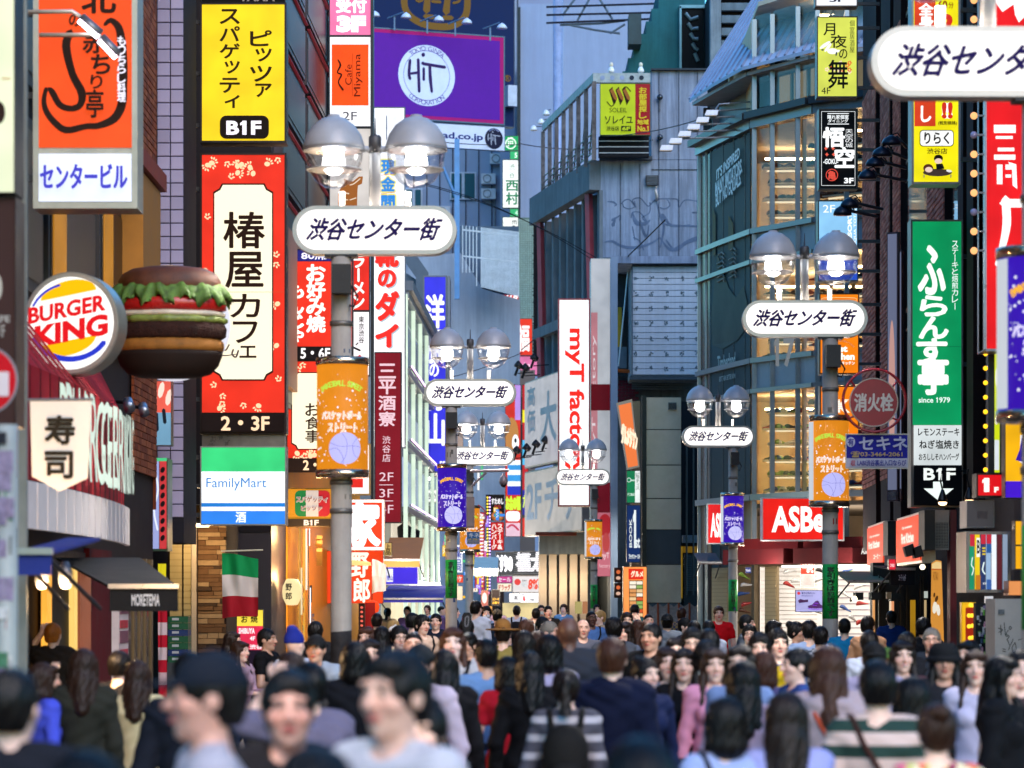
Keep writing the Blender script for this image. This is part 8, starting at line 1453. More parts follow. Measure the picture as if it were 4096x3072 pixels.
# right-most red sign with bulbs
S = Sign('huge red lit sign with heavy white strokes at the right edge, lined with orange bulbs', 33,(3942,-80,4220,1395), frame='#a8a2a8', rim=10, depth=.4); S.rc((3942,-80,4220,1395), '#e81a20', 1.0)
S.poly([(3975,0),(3998,-20),(4080,-20),(4080,0),(4010,48)], '#fff6f4', 1.2, 'white_stroke'); S.poly([(4050,-10),(4096,-10),(4096,70),(4075,90),(4060,60)], '#fff6f4', 1.2, 'white_stroke')
for (x0, x1, y0, y1) in ((3975,4062,500,532),(3982,4050,545,556),(3990,4056,592,606),(3975,4060,620,640),(3986,4008,660,738),(4020,4060,660,680),(4020,4042,700,712)): S.rc((x0, y0, x1, y1), '#fff6f4', 1.2,0, 'white_stroke', False)
S.sk([([(4012,815),(4160,815)], 34),([(4020,800),(4024,900),(4004,1000),(3984,1060)], [34,34,26,14])], '#fff6f4', 1.2, 'white_stroke'); S.poly([(4030,650),(4062,660),(4066,758),(4048,744),(4046,680)], '#fff6f4', 1.2, 'white_stroke')
for k in range(16):
 py = 4+k*77 if k < 14 else 9999
 if py > 1390: continue
 px = 3893; lit = k not in (7,11,15); MB().ball((X(px, 33),32.95, Z(py, 33)),.042,12).mk('bulb', E('#ffb070', 1.4, False) if lit else M('#b8a8c8', .3, noise=0), S.root, True); MB().box(X(px, 33)+.03, X(3932,33),32.93,32.97, Z(py, 33)-.01, Z(py, 33)+.01).mk('bulb_socket', M('#8a8284', .4,.4), S.root)
MB().box(X(3932,33), X(3941,33),32.9,33.3, Z(1400,33), Z(-80,33)).mk('edge_rail', M('#b4b0b8', .3,.6), S.root)
t = thing('yellow_bulb_strip', 'dark post with a row of small amber bulbs under the red sign', 'lights', (X(3945,33.5),33.5, Z(1890,33.5))); MB().box(X(3950,33.5), X(3975,33.5),33.45,33.6, Z(1900,33.5), Z(1400,33.5)).mk('post', M('#1c1a16', .5), t)
for k in range(9): MB().ball((X(3942,33.4),33.4, Z(1415+k*58,33.4)),.027,10).mk('bulb', E('#ffb820', 2.2, False), t, True); MB().box(X(3942,33.4), X(3952,33.4),33.42,33.46, Z(1419+k*58,33.4), Z(1411+k*58,33.4)).mk('socket', M('#5a4a30', .5), t)
S = Sign('lime yellow narrow sign edge behind the amber bulbs', 34,(3975,1415,3998,1890), frame='#888844', rim=2, depth=.2); S.rc((3975,1415,3998,1890), '#d8e81c', .9); S.dt([(3986,1510,5,38,0),(3986,1680,7,20,0)], '#f4f4e0', 1); S.rc((3978,1760,3996,1880), '#e8f0f4', .9)
S = Sign('amber and violet lit sign with a white zigzag at the right edge', 32.4,(4022,1690,4180,1990), frame='#3a3020', rim=3); S.rc((4022,1690,4180,1925), '#f7b60c', 1.0); S.poly([(4082,1740),(4096,1740),(4096,1860),(4078,1846)], '#fbfbff', 1.1); S.poly([(4086,1752),(4096,1752),(4096,1850),(4062,1840),(4078,1800)], '#3a1ca0', .9); S.rc((4022,1925,4180,1990), '#4a18d8', .9)
S = Sign('small red lit box sign with a white ground-floor number', 33,(3912,1900,4016,1982), frame='#2a1c18', rim=7, depth=.3); S.rc((3912,1900,4016,1982), '#e0141c', 1.0); S.tx('1', (3928,1912,3958,1968), '#fff0e8', 1.15,.09); S.tx('F', (3976,1948,3994,1970), '#fff0e8', 1.15,.06)
# second wall section on the right
W2 = Facade('dark_brick_corner', 'darker brick corner with a red steel post behind the directory sign', (6.6,37.4),(6.9,22)); W2.box('wall', 0, W2.L, 0,12, M('#231616', .85),.0,6)
W2.bricks(.0,3.2,4.4,8.8, bk_m, bw=.3, bh=.09, nearest=6)
MB().box(X(3797,41.8), X(3822,41.8),41.7,42,0, Z(2040,41.8)).mk('red_steel_post', M('#6a141c', .5,0,.15), label='dark red painted steel post between the surfboard print and the brick corner', cat='post')
S = Sign('grey metal framed wall sign with faded brown emblem above the directory', 33.2,(3868,2003,3975,2108), frame='#8a8488', rim=2, depth=.5); S.rc((3868,2003,3975,2108), '#9a9294', .12); S.dt([(3925+q*7,2060,3.5,18,0) for q in range(-2,4)], '#6a5c58', 0)
S = Sign('framed directory of seven tall lit strips in green, yellow, navy and white', 32,(3876,2138,4030,2358), 'directory_sign', 'sign', frame='#8a7e7a', rim=12, depth=.7)
strip_colors(S, (3876,2138,4030,2358), ['#1c9068', '#f0cc18', '#2a3a68', '#9ab8d8', '#f4f8ff', '#5c2028', '#8a9ab0'])
for x, y0, y1, c in ((3878,2138,2185, '#c8283c'),(3922,2138,2176, '#c8283c'),(3944,2138,2175, '#c8283c'),(3944,2175,2212, '#2a5a9a'),(3944,2318,2358, '#3a62a8'),(3900,2300,2358, '#c87a1c')): S.rc((x, y0, x+19, y1), c, .9,0, 'panel', False)
S.rc((3903,2152,3917,2228), '#f4f4ec', 1); S.tx('B', (3904,2160,3916,2215), '#1c1c1c', 0,.03); S.sk([([(3886,2230),(3882,2260),(3890,2275),(3884,2300)], 4),([(3932,2250),(3926,2280),(3936,2296)], 5)], '#e8f8f0', 1); S.rc((3925,2190,3937,2196), '#f0cc18', 1); S.rc((3925,2202,3937,2208), '#f0cc18', 1); S.rc((3925,2214,3937,2220), '#f0cc18', 1); S.tx('SALON', (3926,2330,3940,2338), '#f4f4f4', 1)
S = Sign('orange lit square box at the lower right of the directory', 31.5,(4035,2325,4120,2380), frame='#a85a2a', rim=2, depth=.3); S.rc((4035,2325,4120,2380), '#f09a58', .9)
S = Sign('amber lit strip beside the right-hand lamp post', 31.4,(4062,2085,4090,2275), frame='#3a3020', rim=3, depth=.2); S.rc((4062,2085,4090,2178), '#f7b010', 1.0); S.rc((4062,2185,4090,2275), '#f7b010', 1.0)
pw2 = thing('graffitied_white_panel', 'off-white street panel scrawled with thin black graffiti at the right edge', 'panel', (X(4040,30),30,0)); MB().box(X(3980,30), X(4140,30),30,30.6,.6, Z(2395,30)).mk('panel', M('#b0aaa2', .6,0,.12,2,.1), pw2)
gm_ = MB(); g2 = lambda L_, w=1.6: gm_.stroke([(X(a, 30), Z(b, 30)) for a, b in L_], w*30/F*1.6,29.992,29.994)
for L_ in ([(3992,2512),(4010,2520),(3994,2530)], [(4002,2500),(4004,2540)], [(4016,2490),(4022,2540),(4030,2545)], [(4034,2520),(4024,2535),(4036,2545),(4026,2560)], [(4040,2505),(4046,2512),(4040,2518),(4036,2510),(4040,2505)], [(4030,2560),(4040,2580),(4052,2556)], [(4040,2580),(4034,2600)], [(4060,2570),(4048,2590),(4052,2608),(4064,2596),(4060,2570)], [(4010,2595),(4022,2598)], [(4010,2604),(4022,2607)], [(4072,2560),(4096,2552)]): g2(L_)
gm_.mk('graffiti', M('#1c1c1e', .6, noise=0), pw2); MB().box(X(3992,30), X(4017,30),29.985,29.998, Z(2458,30), Z(2438,30)).mk('sticker', M('#6a6e70', .6,0,.5,40), pw2)
st = thing('sticker_covered_board', 'narrow black board full of stickers between the yellow sign and the white panel', 'board', (X(3930,31),31,0)); MB().box(X(3902,31), X(3948,31),31,31.15,.8, Z(2412,31)).mk('board', M('#1c1c1e', .6), st); MB().box(X(3950,31), X(3974,31),31.02,31.2,0, Z(2385,31)).mk('white_post', E('#f4f4f8', .6, False), st)
for k in range(26): a, b = ru(3903,3936), ru(2418,2640); MB().box(X(a, 31), X(a+ru(6,12),31),30.98-.0008*k, 30.984-.0008*k, Z(b+ru(6,24),31), Z(b, 31)).mk('sticker', M(rch(['#c8c8c8', '#8a7a98', '#b8c0a0', '#6ab048', '#d8a0b8', '#4a5a78', '#a8a8b0']),.6,0,.5,50), st)
S = Sign('red and yellow sign with round amber bulbs above the crowd at right', 31.6,(3848,2412,3900,2600), frame='#e8b81c', rim=3, depth=.1); S.rc((3848,2412,3900,2600), '#f0b414', .95); S.rc((3862,2430,3900,2600), '#a82a14', .8,5)
for (x, y) in ((3882,2420),(3893,2421),(3876,2462),(3888,2462),(3876,2505),(3890,2503),(3880,2552),(3892,2550)): MB().ball((X(x, 31.5),31.5, Z(y, 31.5)),.024,10).mk('bulb', E('#ffc030', 1.8, False), S.root, True)
# ground-floor fascias of the brick building
def fas(label, a, b, y0a, y1a, items, D0, D1, col='#f84400'):
 p0, p1 = (X(a, D0), D0),(X(b, D1), D1); Lh = hypot(p1[0]-p0[0], p1[1]-p0[1]); th = atan2(p1[1]-p0[1], p1[0]-p0[0]); z0, z1 = Z(y1a, D1), Z(y0a, D1); t = thing('fascia_sign', label, 'sign', (p0[0], p0[1], z0), th)
 MB().box(p0[0], p0[0]+Lh, p0[1], p0[1]+.2, z0-.04, z1+.04).mk('casing', M('#b4aaa8', .35,.6), t); MB().box(p0[0]+.06, p0[0]+Lh-.06, p0[1]-.02, p0[1]-.004, z0, z1).mk('panel', E(col, .95), t)
 for s_, u0, u1, q0, q1 in items: mb = MB(); text_mb(mb, s_, p0[0]+u0*Lh, p0[0]+u1*Lh, z0+(z1-z0)*q0, z0+(z1-z0)*q1, p0[1]-.026,.04); mb.mk('lettering', E('#fff2e4', 1.1, False), t)
 return t
fas('orange lit fascia sign with white restaurant lettering beside the shoe shop', 3472,3538,2092,2252, [('First Kitchen', .12,.8,.42,.62),('City convenience', .2,.8,.70,.78),('コーヒー', .45,.85,.14,.26)], 53,49)
fas('second orange lit fascia sign, nearer and larger, with white restaurant lettering', 3588,3688,2055,2240, [('First Kitchen', .25,.75,.42,.66),('City convenience', .28,.68,.74,.82),('コーヒー', .4,.72,.12,.22)], 46,42)
MB().box(X(3545,47.5), X(3584,47.5),47.3,47.9, Z(2222,47.5), Z(2085,47.5)).mk('black_speaker_box', M('#0c0c0e', .5), label='tall black box between the two orange fascia signs', cat='box')
MB().box(X(3690,41.5), X(3732,41.5),41.3,41.9, Z(2200,41.5), Z(2042,41.5)).mk('black_sign_box', M('#0c0c0e', .5), label='black box end of the nearer orange fascia sign', cat='box')
pm_ = thing('perforated_grille', 'grey perforated metal grille above the surfboard print', 'grille', (X(3762,41.6),41.6, Z(2200,41.6))); MB().box(X(3733,41.6), X(3796,41.6),41.6,41.7, Z(2200,41.6), Z(2040,41.6)).mk('plate', M('#8a8486', .35,.7,.2,2), pm_); mb = MB(); [mb.box(X(3736+c*6.5,41.6), X(3740+c*6.5,41.6),41.59,41.598, Z(2094+r*6,41.6), Z(2091+r*6,41.6)) for r in range(17) for c in range(9)]; mb.mk('holes_field', M('#2a2628', .7), pm_, kind='stuff')
t = awning('dark retractable awning with a black hanging flap and small white letters', 43.5,3560,3658,2262,2276,2340,45.5, '#17171a', text=('コード・レッド', 3594,3622,2298,2324))
awning('greenish lit canvas awning by the shoe shop corner', 48,3390,3552,2285,2325,2332,50, '#6a7a5a')
for i, (px, py) in enumerate(((3640,2200),(3672,2206))): D = 40.5; t = thing('black_floodlight', 'black floodlight under the nearer orange fascia, %s' % ('left one', 'right one')[i], 'lamp', (X(px, D), D, Z(py, D)),0, 'black floodlights under the orange fascia'); x0, z0 = X(px, D), Z(py, D); MB().hexa([(x0-.06, D-.1, z0-.1),(x0+.07, D-.1, z0-.07),(x0+.07, D+.1, z0-.07),(x0-.06, D+.1, z0-.1),(x0-.1, D-.1, z0+.04),(x0+.03, D-.1, z0+.09),(x0+.03, D+.1, z0+.09),(x0-.1, D+.1, z0+.04)]).mk('housing', M('#0c0c10', .4,.3), t); MB().tb([(x0, D+.1, z0),(x0+.1, D+.5, z0+.05)], .02,6).mk('arm', M('#0c0c10'), t)
# dark shop front with lit strips
sf = thing('dark_bar_front', 'dark bar front with glowing pillars and hanging spot lamps under the orange fascias', 'shop front', (X(3620,49),49,0)); MB().box(X(3492,49), X(3800,49),49,49.4,0, Z(2250,49)).mk('wall', M('#0e0c0a', .5,0,.2,2), sf)
for a, b, c, e in ((3492,3500, '#e8a868', .8),(3562,3576, '#f0a070', .9),(3560,3566, '#f8e0c0', .9),(3644,3662, '#b8881c', .7),(3700,3706, '#e8c890', .6)): MB().box(X(a, 48), X(b, 48),48,48.1,0, Z(2400,48)).mk('lit_pillar', E(c, e), sf)
for a in (3515,3600,3680,3690,3625): MB().box(X(a, 48.6), X(a+5,48.6),48.6,48.7,0, Z(2300,48.6)).mk('door_frame', M('#3a3226', .4,.4), sf)
for (px, py, w) in ((3418,2370,30),(3480,2370,40),(3560,2375,45)): MB().box(X(px, 47), X(px+w, 47),46.8,47.2, Z(py+30,47), Z(py, 47)).mk('black_spot_box', M('#0c0b0b', .5), sf)
MB().box(X(3545,46.7), X(3562,46.7),46.6,46.75, Z(2396,46.7), Z(2368,46.7)).mk('lit_box', M('#b89468', .4), sf); MB().box(X(3696,48.5), X(3708,48.5),48.4,48.5, Z(2392,48.5), Z(2365,48.5)).mk('lettering_plate', E('#e8f4e8', .5), sf)
for k in range(4): MB().ball((X((3418,3425,3610,3690)[k], 46),46, Z((2395,2270,2285,2268)[k], 46)),.045,8).mk('bulb', E('#fff0c8', 5), sf, True)
S = Sign('tall golden surfboard-shaped lit poster with a brown slipper print', 40.8,(3720,2242,3776,2560), 'poster', 'poster', casing=False); S.poly([(3726,2252),(3745,2240),(3766,2244),(3776,2570),(3722,2570)], '#d8923a', .8); S.poly([(3728,2256),(3745,2246),(3764,2250),(3766,2275),(3727,2275)], '#e8c88a', .9); S.sk([([(3727,2277),(3766,2277)], 3)], '#b8401c', .9); S.tx('HOTARU', (3732,2288,3752,2320), '#7a3a14', 0,.0); S.dt([(3738,2430,9,26,.1),(3752,2440,8,24,-.1)], '#e8e0d0', .9, 'slipper'); S.dt([(3745,2395,6,14,.3),(3736,2380,4,10,.1)], '#7a4a1c', .3)
S = Sign('small red lit box sign hanging under the orange fascia', 43.3,(3556,2238,3582,2278), rim=1, depth=.15); S.rc((3556,2238,3582,2278), '#e8283c', .9); S.tx('CARD', (3560,2255,3578,2268), '#ffe8e8', 1)
# wires
for i, (a, b, sag, l) in enumerate((((2078,574,130),(2610,560,92),30, 'long black cable slung from the fruit sign to the concrete building'),((1690,560,110),(2078,578,140),8, 'thin black cable crossing the web-address board'),((1700,735,95),(2400,1060,90),-40, 'long cable sloping down over the mosaic wall and struts'),((1705,742,95.5),(2390,1035,91),-30, 'second cable just above the long sloping one'),((1618,1545,80),(2090,1410,110),18, 'thin cable rising past the blue sign to the red one'),((2430,545,90.2),(2790,480,70),12, 'black cable from the rooftop sign to the floodlights'),((2085,1400,110),(2660,880,80),14, 'thin cable passing before the red struts'))):
 pts = [(X(a[0]+(b[0]-a[0])*t, a[2]+(b[2]-a[2])*t), a[2]+(b[2]-a[2])*t, Z(a[1]+(b[1]-a[1])*t+sag*4*t*(1-t), a[2]+(b[2]-a[2])*t)) for t in [k/16 for k in range(17)]]; MB().tb(pts, .014 if a[2] < 100 else .02,5).mk('overhead_cable', M('#101218', .7, noise=0), label=l, cat='cable')
# the crowd
P = person
# nearest row, out of focus
P(821,2556,7.6, 'm', 'short', 'k', 'tee', '#a8a2ac', -78, 'man in profile in a dark cap and pale lilac shirt, largest head at lower left', skin='r', hat='cap', hatcol='#0d1420', inner=1, legcol='#15171c')
P(1154,2668,8.4, 'm', 'shortm', 'k', 'hoodie', '#1d1a1c', 6, 'black-haired man in a dark hooded top facing the camera, blurred at bottom left', skin='r')
P(1575,2590,7.7, 'm', 'shortm', 'k', 'tee', '#b6b4bc', -38, 'man with swept dark hair in a pale grey-blue T-shirt, big and blurred at bottom centre', skin='a')
P(345,2985,5.9, 'f', 'bob', 'k', 'jacket', '#0c0c10', 175, 'top of a dark-haired head at the bottom edge left of the lilac-shirt man', skin='b')
P(52,2660,8.5, 'm', 'short', 'k', 'jacket', '#10131c', 170, 'dark figure in a navy jacket at the left edge beside the stickered pole')
P(2560,2940,6.0, 'm', 'shortm', 'k', 'jacket', '#0a0b0e', 180, 'black-haired head from behind at the bottom edge right of the backpack girl')
P(1260,2990,5.5, 'm', 'messy', 'k', 'jacket', '#0c0c0e', 180, 'dark blurred shape at the bottom edge under the man in the dark hood')
P(1690,2785,9.2, 'f', 'bun', 'k', 'tee', '#e0c0a8', -15, 'small round-faced child-like woman in a pale top behind the blurred T-shirt man', skin='b')
P(1234,2640,13, 'm', 'short', 'k', 'sweater', '#6d6478', -150, 'man in a mauve-grey sweater lifting his hand to his head before the near lamp pole', pose='raise', skin='a')
P(1166,2600,15.5, 'f', 'long', 'b', 'sweater', '#3a3430', 175, 'woman with long brown hair seen from behind, left of the near lamp pole')
# left group
P(213,2487,27, 'm', 'short', 'o', 'jacket', '#2a211c', 170, 'orange-haired man with his hand to his head in front of the lit shop', pose='raise', skin='a')
P(179,2645,17, 'f', 'bob', 'b', 'long', '#4b55c8', 120, 'woman with a dark bob in a bright blue top raising one hand', pose='raise')
P(333,2588,17, 'f', 'longback', 'b', 'jacket', '#2b2a22', 185, 'woman with very long dark hair in an olive-black coat between the blue and cream tops')
P(549,2636,17.5, 'f', 'longback', 'b', 'sweater', '#c9b98c', 180, 'woman with long brown hair in a cream knitted top seen from behind')
P(932,2523,31, 'f', 'longback', 'n', 'tee', '#1a1718', 80, 'dark-haired woman in black just behind the pink-topped one by the flag')
P(963,2560,28, 'f', 'long', 'b', 'long', '#c09aa8', 60, 'woman in a dusty pink long-sleeved top and jeans standing by the flag', legcol='#1f2c44', pose='front')
P(1070,2510,28, 'm', 'short', 'k', 'tee', '#101012', 70, 'tanned man in a black T-shirt right of the flag', skin='c', pose='front')
P(1181,2511,24, 'm', None, 'k', 'tee', '#a9b4c8', 150, 'person in a blue knitted beanie and white T-shirt, back turned', hat='beanie', hatcol='#1c2a86')
P(1262,2523,22, 'm', 'short', 'k', 'hoodie', '#8796a8', -10, 'man in a black cap and pale grey hooded top beside the near pole', hat='cap', skin='c')
P(1262,2486,32, 'm', 'messy', 'k', 'jacket', '#15161a', 180, 'dark-haired man in black behind the grey-hooded one')
P(1468,2503,27, 'f', 'long', 'r', 'tee', '#c09a5a', -20, 'smiling woman with chestnut hair right of the near pole', smile=True)
P(1478,2550,20, 'f', 'long', 'n', 'jacket', '#1a1a1e', 10, 'smiling dark-haired woman in black low beside the near pole', smile=True)
P(1508,2452,42, 'm', 'shortm', 'n', 'tee', '#e08a58', 175, 'man in an orange T-shirt seen from behind under the red banner sign')
P(1527,2502,27, 'f', 'longback', 'k', 'tee', '#20202a', 180, 'woman with straight black hair seen from behind, left of the white cap')
P(1586,2490,32, 'm', 'short', 'b', 'tee', '#b9c0a0', 140, 'man in a white cap with a red emblem', hat='cap', hatcol='#c8c8cc')
P(1573,2475,36, 'f', 'bob', 'y', 'tee', '#7a7466', 175, 'blonde head seen from behind above the white cap')
P(1598,2503,27, 'm', 'messy', 'k', 'tee', '#c8a88c', 15, 'young man with thick glasses and a pale top below the white cap', glasses=True, smile=True)
P(1654,2516,22, 'm', 'buzz', 'k', 'tee', '#34302e', 0, 'man with a high bare forehead left of the middle lamp post', skin='a')
P(1678,2553,16, 'm', 'short', 'k', 'long', '#c4b0bc', -15, 'man in a dark cap and pale pink shirt behind the blurred T-shirt man', hat='cap', hatcol='#1c2024', skin='c')
P(1653,2450,38, 'm', 'shortm', 'k', 'tee', '#9aa0ac', 140, 'dark-haired man in grey turned away right of the orange T-shirt')
P(1690,2459,34, 'm', 'messy', 'k', 'tee', '#d8b8a0', 35, 'young man with his face lifted, left of the middle lamp post', bag='strap')
P(1743,2451,40, 'm', 'short', 'k', 'jacket', '#1a2030', -5, 'smiling man in dark clothes just left of the green sticker pole', smile=True)
P(1777,2592,17, 'f', 'longback', 'k', 'jacket', '#141214', 180, 'woman with long black hair and a dark backpack, left of the denim shirt', bag='backpack')
P(1811,2503,20, 'f', 'long', 'r', 'tee', '#b8b4b4', 0, 'woman with long light brown hair and a grey top looking at the camera', skin='e', bag='strap')
P(1870,2528,25, 'm', 'shortm', 'k', 'tee', '#c8c8cc', -30, 'man partly hidden behind the denim-shirted man', skin='c')
P(1943,2550,19, 'm', 'short', 'k', 'long', '#6f92bc', 195, 'man in a light blue denim shirt and jeans seen from behind', legcol='#1f2b3e', skin='c')
P(2030,2620,18.5, 'f', 'bob', 'k', 'tee', '#a81424', 180, 'woman in red half hidden to the right of the denim shirt', legs='skirt', legcol='#b0101e')
P(2011,2475,28, 'm', 'short', 'n', 'tee', 'camo', 180, 'person in a wide straw hat and camouflage top seen from behind', hat='straw', hatcol='#9a6a34')
P(1866,2470,30, 'm', 'short', 'k', 'jacket', '#1c1c22', 180, 'person carrying a black guitar case on the back')
P(1906,2399,45, 'm', 'short', 'k', 'long', '#cdd2de', 150, 'tall man in a white shirt right of the brown pole', bag='strap')
P(1946,2424,50, 'm', 'messy', 'k', 'tee', '#8aa0bc', 0, 'person in a white face mask and light blue top', mask=True)
P(1990,2428,48, 'm', 'short', 'k', 'tee', '#1c2a3c', 170, 'person in a tan flat cap behind the masked one', hat='cap', hatcol='#6a5a44')
P(2067,2420,60, 'm', 'short', 'k', 'long', '#c8d2e0', 175, 'man in a white shirt with a backpack far down the street', bag='backpack')
P(2144,2430,54, 'm', 'short', 'k', 'tee', '#a8b0b0', 180, 'man seen from behind in front of the photographer')
P(2165,2418,57, 'm', 'short', 'n', 'tee', '#30343a', 0, 'person lifting a small camera to the eyes with both hands', pose='cam')
P(2193,2421,55, 'm', 'short', 'k', 'jacket', '#26221e', 10, 'man in dark clothes standing right of the photographer')
P(2107,2474,33, 'f', 'long', 'r', 'tee', '#40587a', 150, 'auburn-haired woman left of centre seen from behind')
P(2171,2468,36, 'm', 'messy', 'k', 'long', '#b8b8c8', 20, 'black-haired man looking down left of the grey suit')
P(2202,2481,29, 'm', 'short', 'g', 'tee', '#8aa4c0', 60, 'grey-haired man with glasses left of the bald man in the suit', glasses=True, skin='a')
P(2097,2518,22, 'f', 'bob', 'k', 'tee', '#6a7c94', 180, 'dark bob seen from behind right of the straw hat')
P(2147,2524,25, 'm', 'messy', 'b', 'long', '#c8c0d0', -160, 'brown-haired person in a pale shirt turned away left of the suit')
P(2196,2530,19, 'f', 'bob', 'k', 'long', '#a8a0bc', 180, 'black bob and lilac shirt beside the grey suit shoulder')
P(2273,2454,20, 'm', None, 'k', 'jacket', '#2d3038', 180, 'tall bald man in a dark grey suit seen from behind', skin='d')
P(2332,2470,32, 'm', None, 'k', 'tee', '#5a5c68', 5, 'bald man facing the camera right of the grey suit', skin='a')
P(2366,2438,42, 'm', 'buzz', 'k', 'tee', '#4a6ea8', 20, 'dark-skinned man in a blue T-shirt and glasses', skin='d', glasses=True, bag='strap')
P(2397,2438,46, 'm', 'short', 'y', 'tee', '#b8a890', -60, 'fair-haired man in profile right of the blue T-shirt', skin='e')
P(2455,2469,29, 'm', 'messy', 'k', 'tee', '#50545c', 180, 'man in grey with tousled black hair, a dark backpack and his back turned', bag='backpack')
P(2508,2447,40, 'm', 'shortm', 'n', 'jacket', '#20242a', 5, 'man with glasses holding a phone to his ear', glasses=True, pose='raise')
P(2539,2418,56, 'm', 'messy', 'k', 'tee', '#2a6a6c', 180, 'tall man in teal before the lit food menu board')
P(2500,2484,30, 'f', 'long', 'n', 'tee', '#586070', -40, 'woman looking sideways behind the navy-hooded man')
P(2554,2476,35, 'f', 'long', 'r', 'tee', '#385070', 170, 'auburn head right of the man on the phone')
P(2594,2451,42, 'm', 'buzz', 'n', 'tee', '#3a3a42', 10, 'man with thinning hair above the tanned tall man', skin='a')
P(2604,2487,23, 'm', 'short', 'k', 'jacket', '#131416', -28, 'broad-faced tanned man in a black jacket, taller than those around him', skin='c')
P(2668,2452,38, 'm', 'short', 'k', 'hoodie', '#7a828c', 180, 'man in a backward black cap and grey hood by the lace fence', hat='capback')
P(2727,2427,50, 'm', 'short', 'b', 'long', 'check:#1c2a4a:#7a6a3a', 165, 'man in a checked shirt before the lace fence')
P(2742,2462,38, 'm', 'short', 'k', 'tee', '#30343c', 60, 'person in a black baseball cap with white letters', hat='cap', hatcol='#0c0d10')
P(2700,2545,22, 'f', 'bob', 'n', 'tee', '#8a7a80', 5, 'woman with a calm round face behind the glasses man')
P(2668,2582,18.5, 'f', 'bob', 'b', 'tee', '#74707c', 10, 'small woman peeking between the laughing woman and the turtleneck')
P(2449,2544,15.5, 'm', 'shortm', 'r', 'hoodie', '#10152c', 172, 'person with short brown-black hair in a big navy hooded top, back turned')
P(2264,2668,15, 'f', 'pony', 'n', 'sweater', 'stripe:#4a464e:#b8aeb0:9:.62', 178, 'woman with a ponytail in a grey and white striped sweater with a black backpack', bag='backpack', bagcol='#17130f')
P(2585,2624,17, 'f', 'bun', 'k', 'long', '#1c2444', 32, 'laughing woman with tied hair and a navy cardigan', smile=True)
P(2738,2587,18, 'f', 'long', 'n', 'long', '#101013', -8, 'woman in a black turtleneck and white vest with closed eyes')
P(2857,2587,17.5, 'f', 'long', 'b', 'long', '#d08aa4', 5, 'smiling woman in a pink blouse with a shoulder bag', smile=True, bag='strap')
P(2770,2512,21, 'm', 'messy', 'k', 'tee', '#c0c4cc', -5, 'young man with glasses and a white T-shirt behind the turtleneck woman', glasses=True)
P(2835,2512,21, 'm', 'shortm', 'k', 'tee', '#9aa8a4', 180, 'black-haired man seen from behind above the pink blouse')
P(2830,2562,18, 'm', 'messy', 'k', 'tee', '#262a30', 160, 'tousled black head just behind the pink blouse')
P(2835,2478,35, 'm', 'short', 'k', 'tee', '#c4c8d4', 175, 'man in a white T-shirt left of the red polo shirt')
P(2776,2481,34, 'm', 'shortm', 'k', 'tee', '#30363e', 180, 'black-haired man below the black baseball cap')
P(2875,2422,46, 'm', 'shortm', 'b', 'tee', '#d8121c', 0, 'shop assistant in a bright red polo shirt by the far right lamp post', legcol='#15171c')
P(2998,2497,32, 'm', 'messy', 'k', 'tee', '#b8bcc0', -5, 'man with glasses right of the purple-banner lamp post', glasses=True)
P(2989,2456,38, 'm', 'short', 'k', 'tee', '#6a7078', 70, 'man in profile right of the purple-banner lamp post')
P(3039,2530,21, 'm', 'messy', 'k', 'tee', '#c8a81c', -5, 'boy with a bowl cut and yellow collar looking down')
P(3112,2516,23, 'm', 'messy', 'k', 'tee', '#3c5c84', 10, 'youth in a blue printed T-shirt with a strap, head bowed', bag='strap')
P(2961,2570,16, 'f', 'bob', 'n', 'tee', '#7488b0', -15, 'dark-haired woman turned half away right of the pink blouse')
P(2974,2637,14.5, 'f', 'longback', 'k', 'long', '#b09ab0', 182, 'woman with very long black hair and a lilac top seen from behind')
P(2906,2778,11, 'f', 'bob', 'k', 'tee', '#8fa0cc', 185, 'large rounded black bob and light blue shirt at the bottom right of centre', bag='strap')
P(3146,2757,11, 'f', 'longback', 'n', 'tee', '#8f94c8', 176, 'large long dark hair and periwinkle top at the bottom right')
P(3100,2478,33, 'f', 'bob', 'k', 'tee', '#a8a4a0', 80, 'woman with a bob looking at the shop window', smile=False)
P(3189,2483,31, 'f', 'bun', 'k', 'tee', '#c8b8ac', 60, 'woman with tied hair and a lace top by the shop window', skin='c')
P(3236,2478,30, 'm', 'shortm', 'k', 'long', '#9db2d4', 185, 'man in a pale blue shirt before the window screen')
P(3282,2500,28, 'm', 'short', 'k', 'tee', 'check:#b8b8bc:#3a4a5c', 175, 'person in a checked top against the right lamp pole')
P(3183,2587,17.5, 'm', 'short', 'k', 'tee', '#2f4a8a', -75, 'young man in profile with a blue shirt, looking left', skin='b')
P(3313,2574,14, 'f', 'longback', 'r', 'hoodie', '#b09a9c', 178, 'woman with long wavy brown hair and a dusty pink hooded coat', bag='strap', bagcol='#b0482c')
P(3378,2470,36, 'm', 'short', 'k', 'tee', '#1c86b4', 175, 'person in a turquoise shirt just right of the green sticker pole')
P(3473,2462,34, 'm', 'shortm', 'n', 'long', '#e8a878', 150, 'person in a peach shirt before the bright shop entrance')
P(3478,2517,24, 'm', 'short', 'k', 'tee', '#b8c0d0', 170, 'person in a white T-shirt low before the shop entrance')
P(3495,2562,18, 'm', 'short', 'k', 'hoodie', '#a89cb4', 180, 'person in a dark cap and lilac hood', hat='capback', hatcol='#141210')
P(3547,2574,20, 'm', 'short', 'k', 'tee', '#5a4a3a', 5, 'man in a green cap, mostly hidden', hat='cap', hatcol='#4a6a2c', skin='a')
P(3609,2556,19, 'f', 'long', 'n', 'tee', '#5a3a3c', 5, 'laughing woman with long dark hair left of the bucket hat', smile=True)
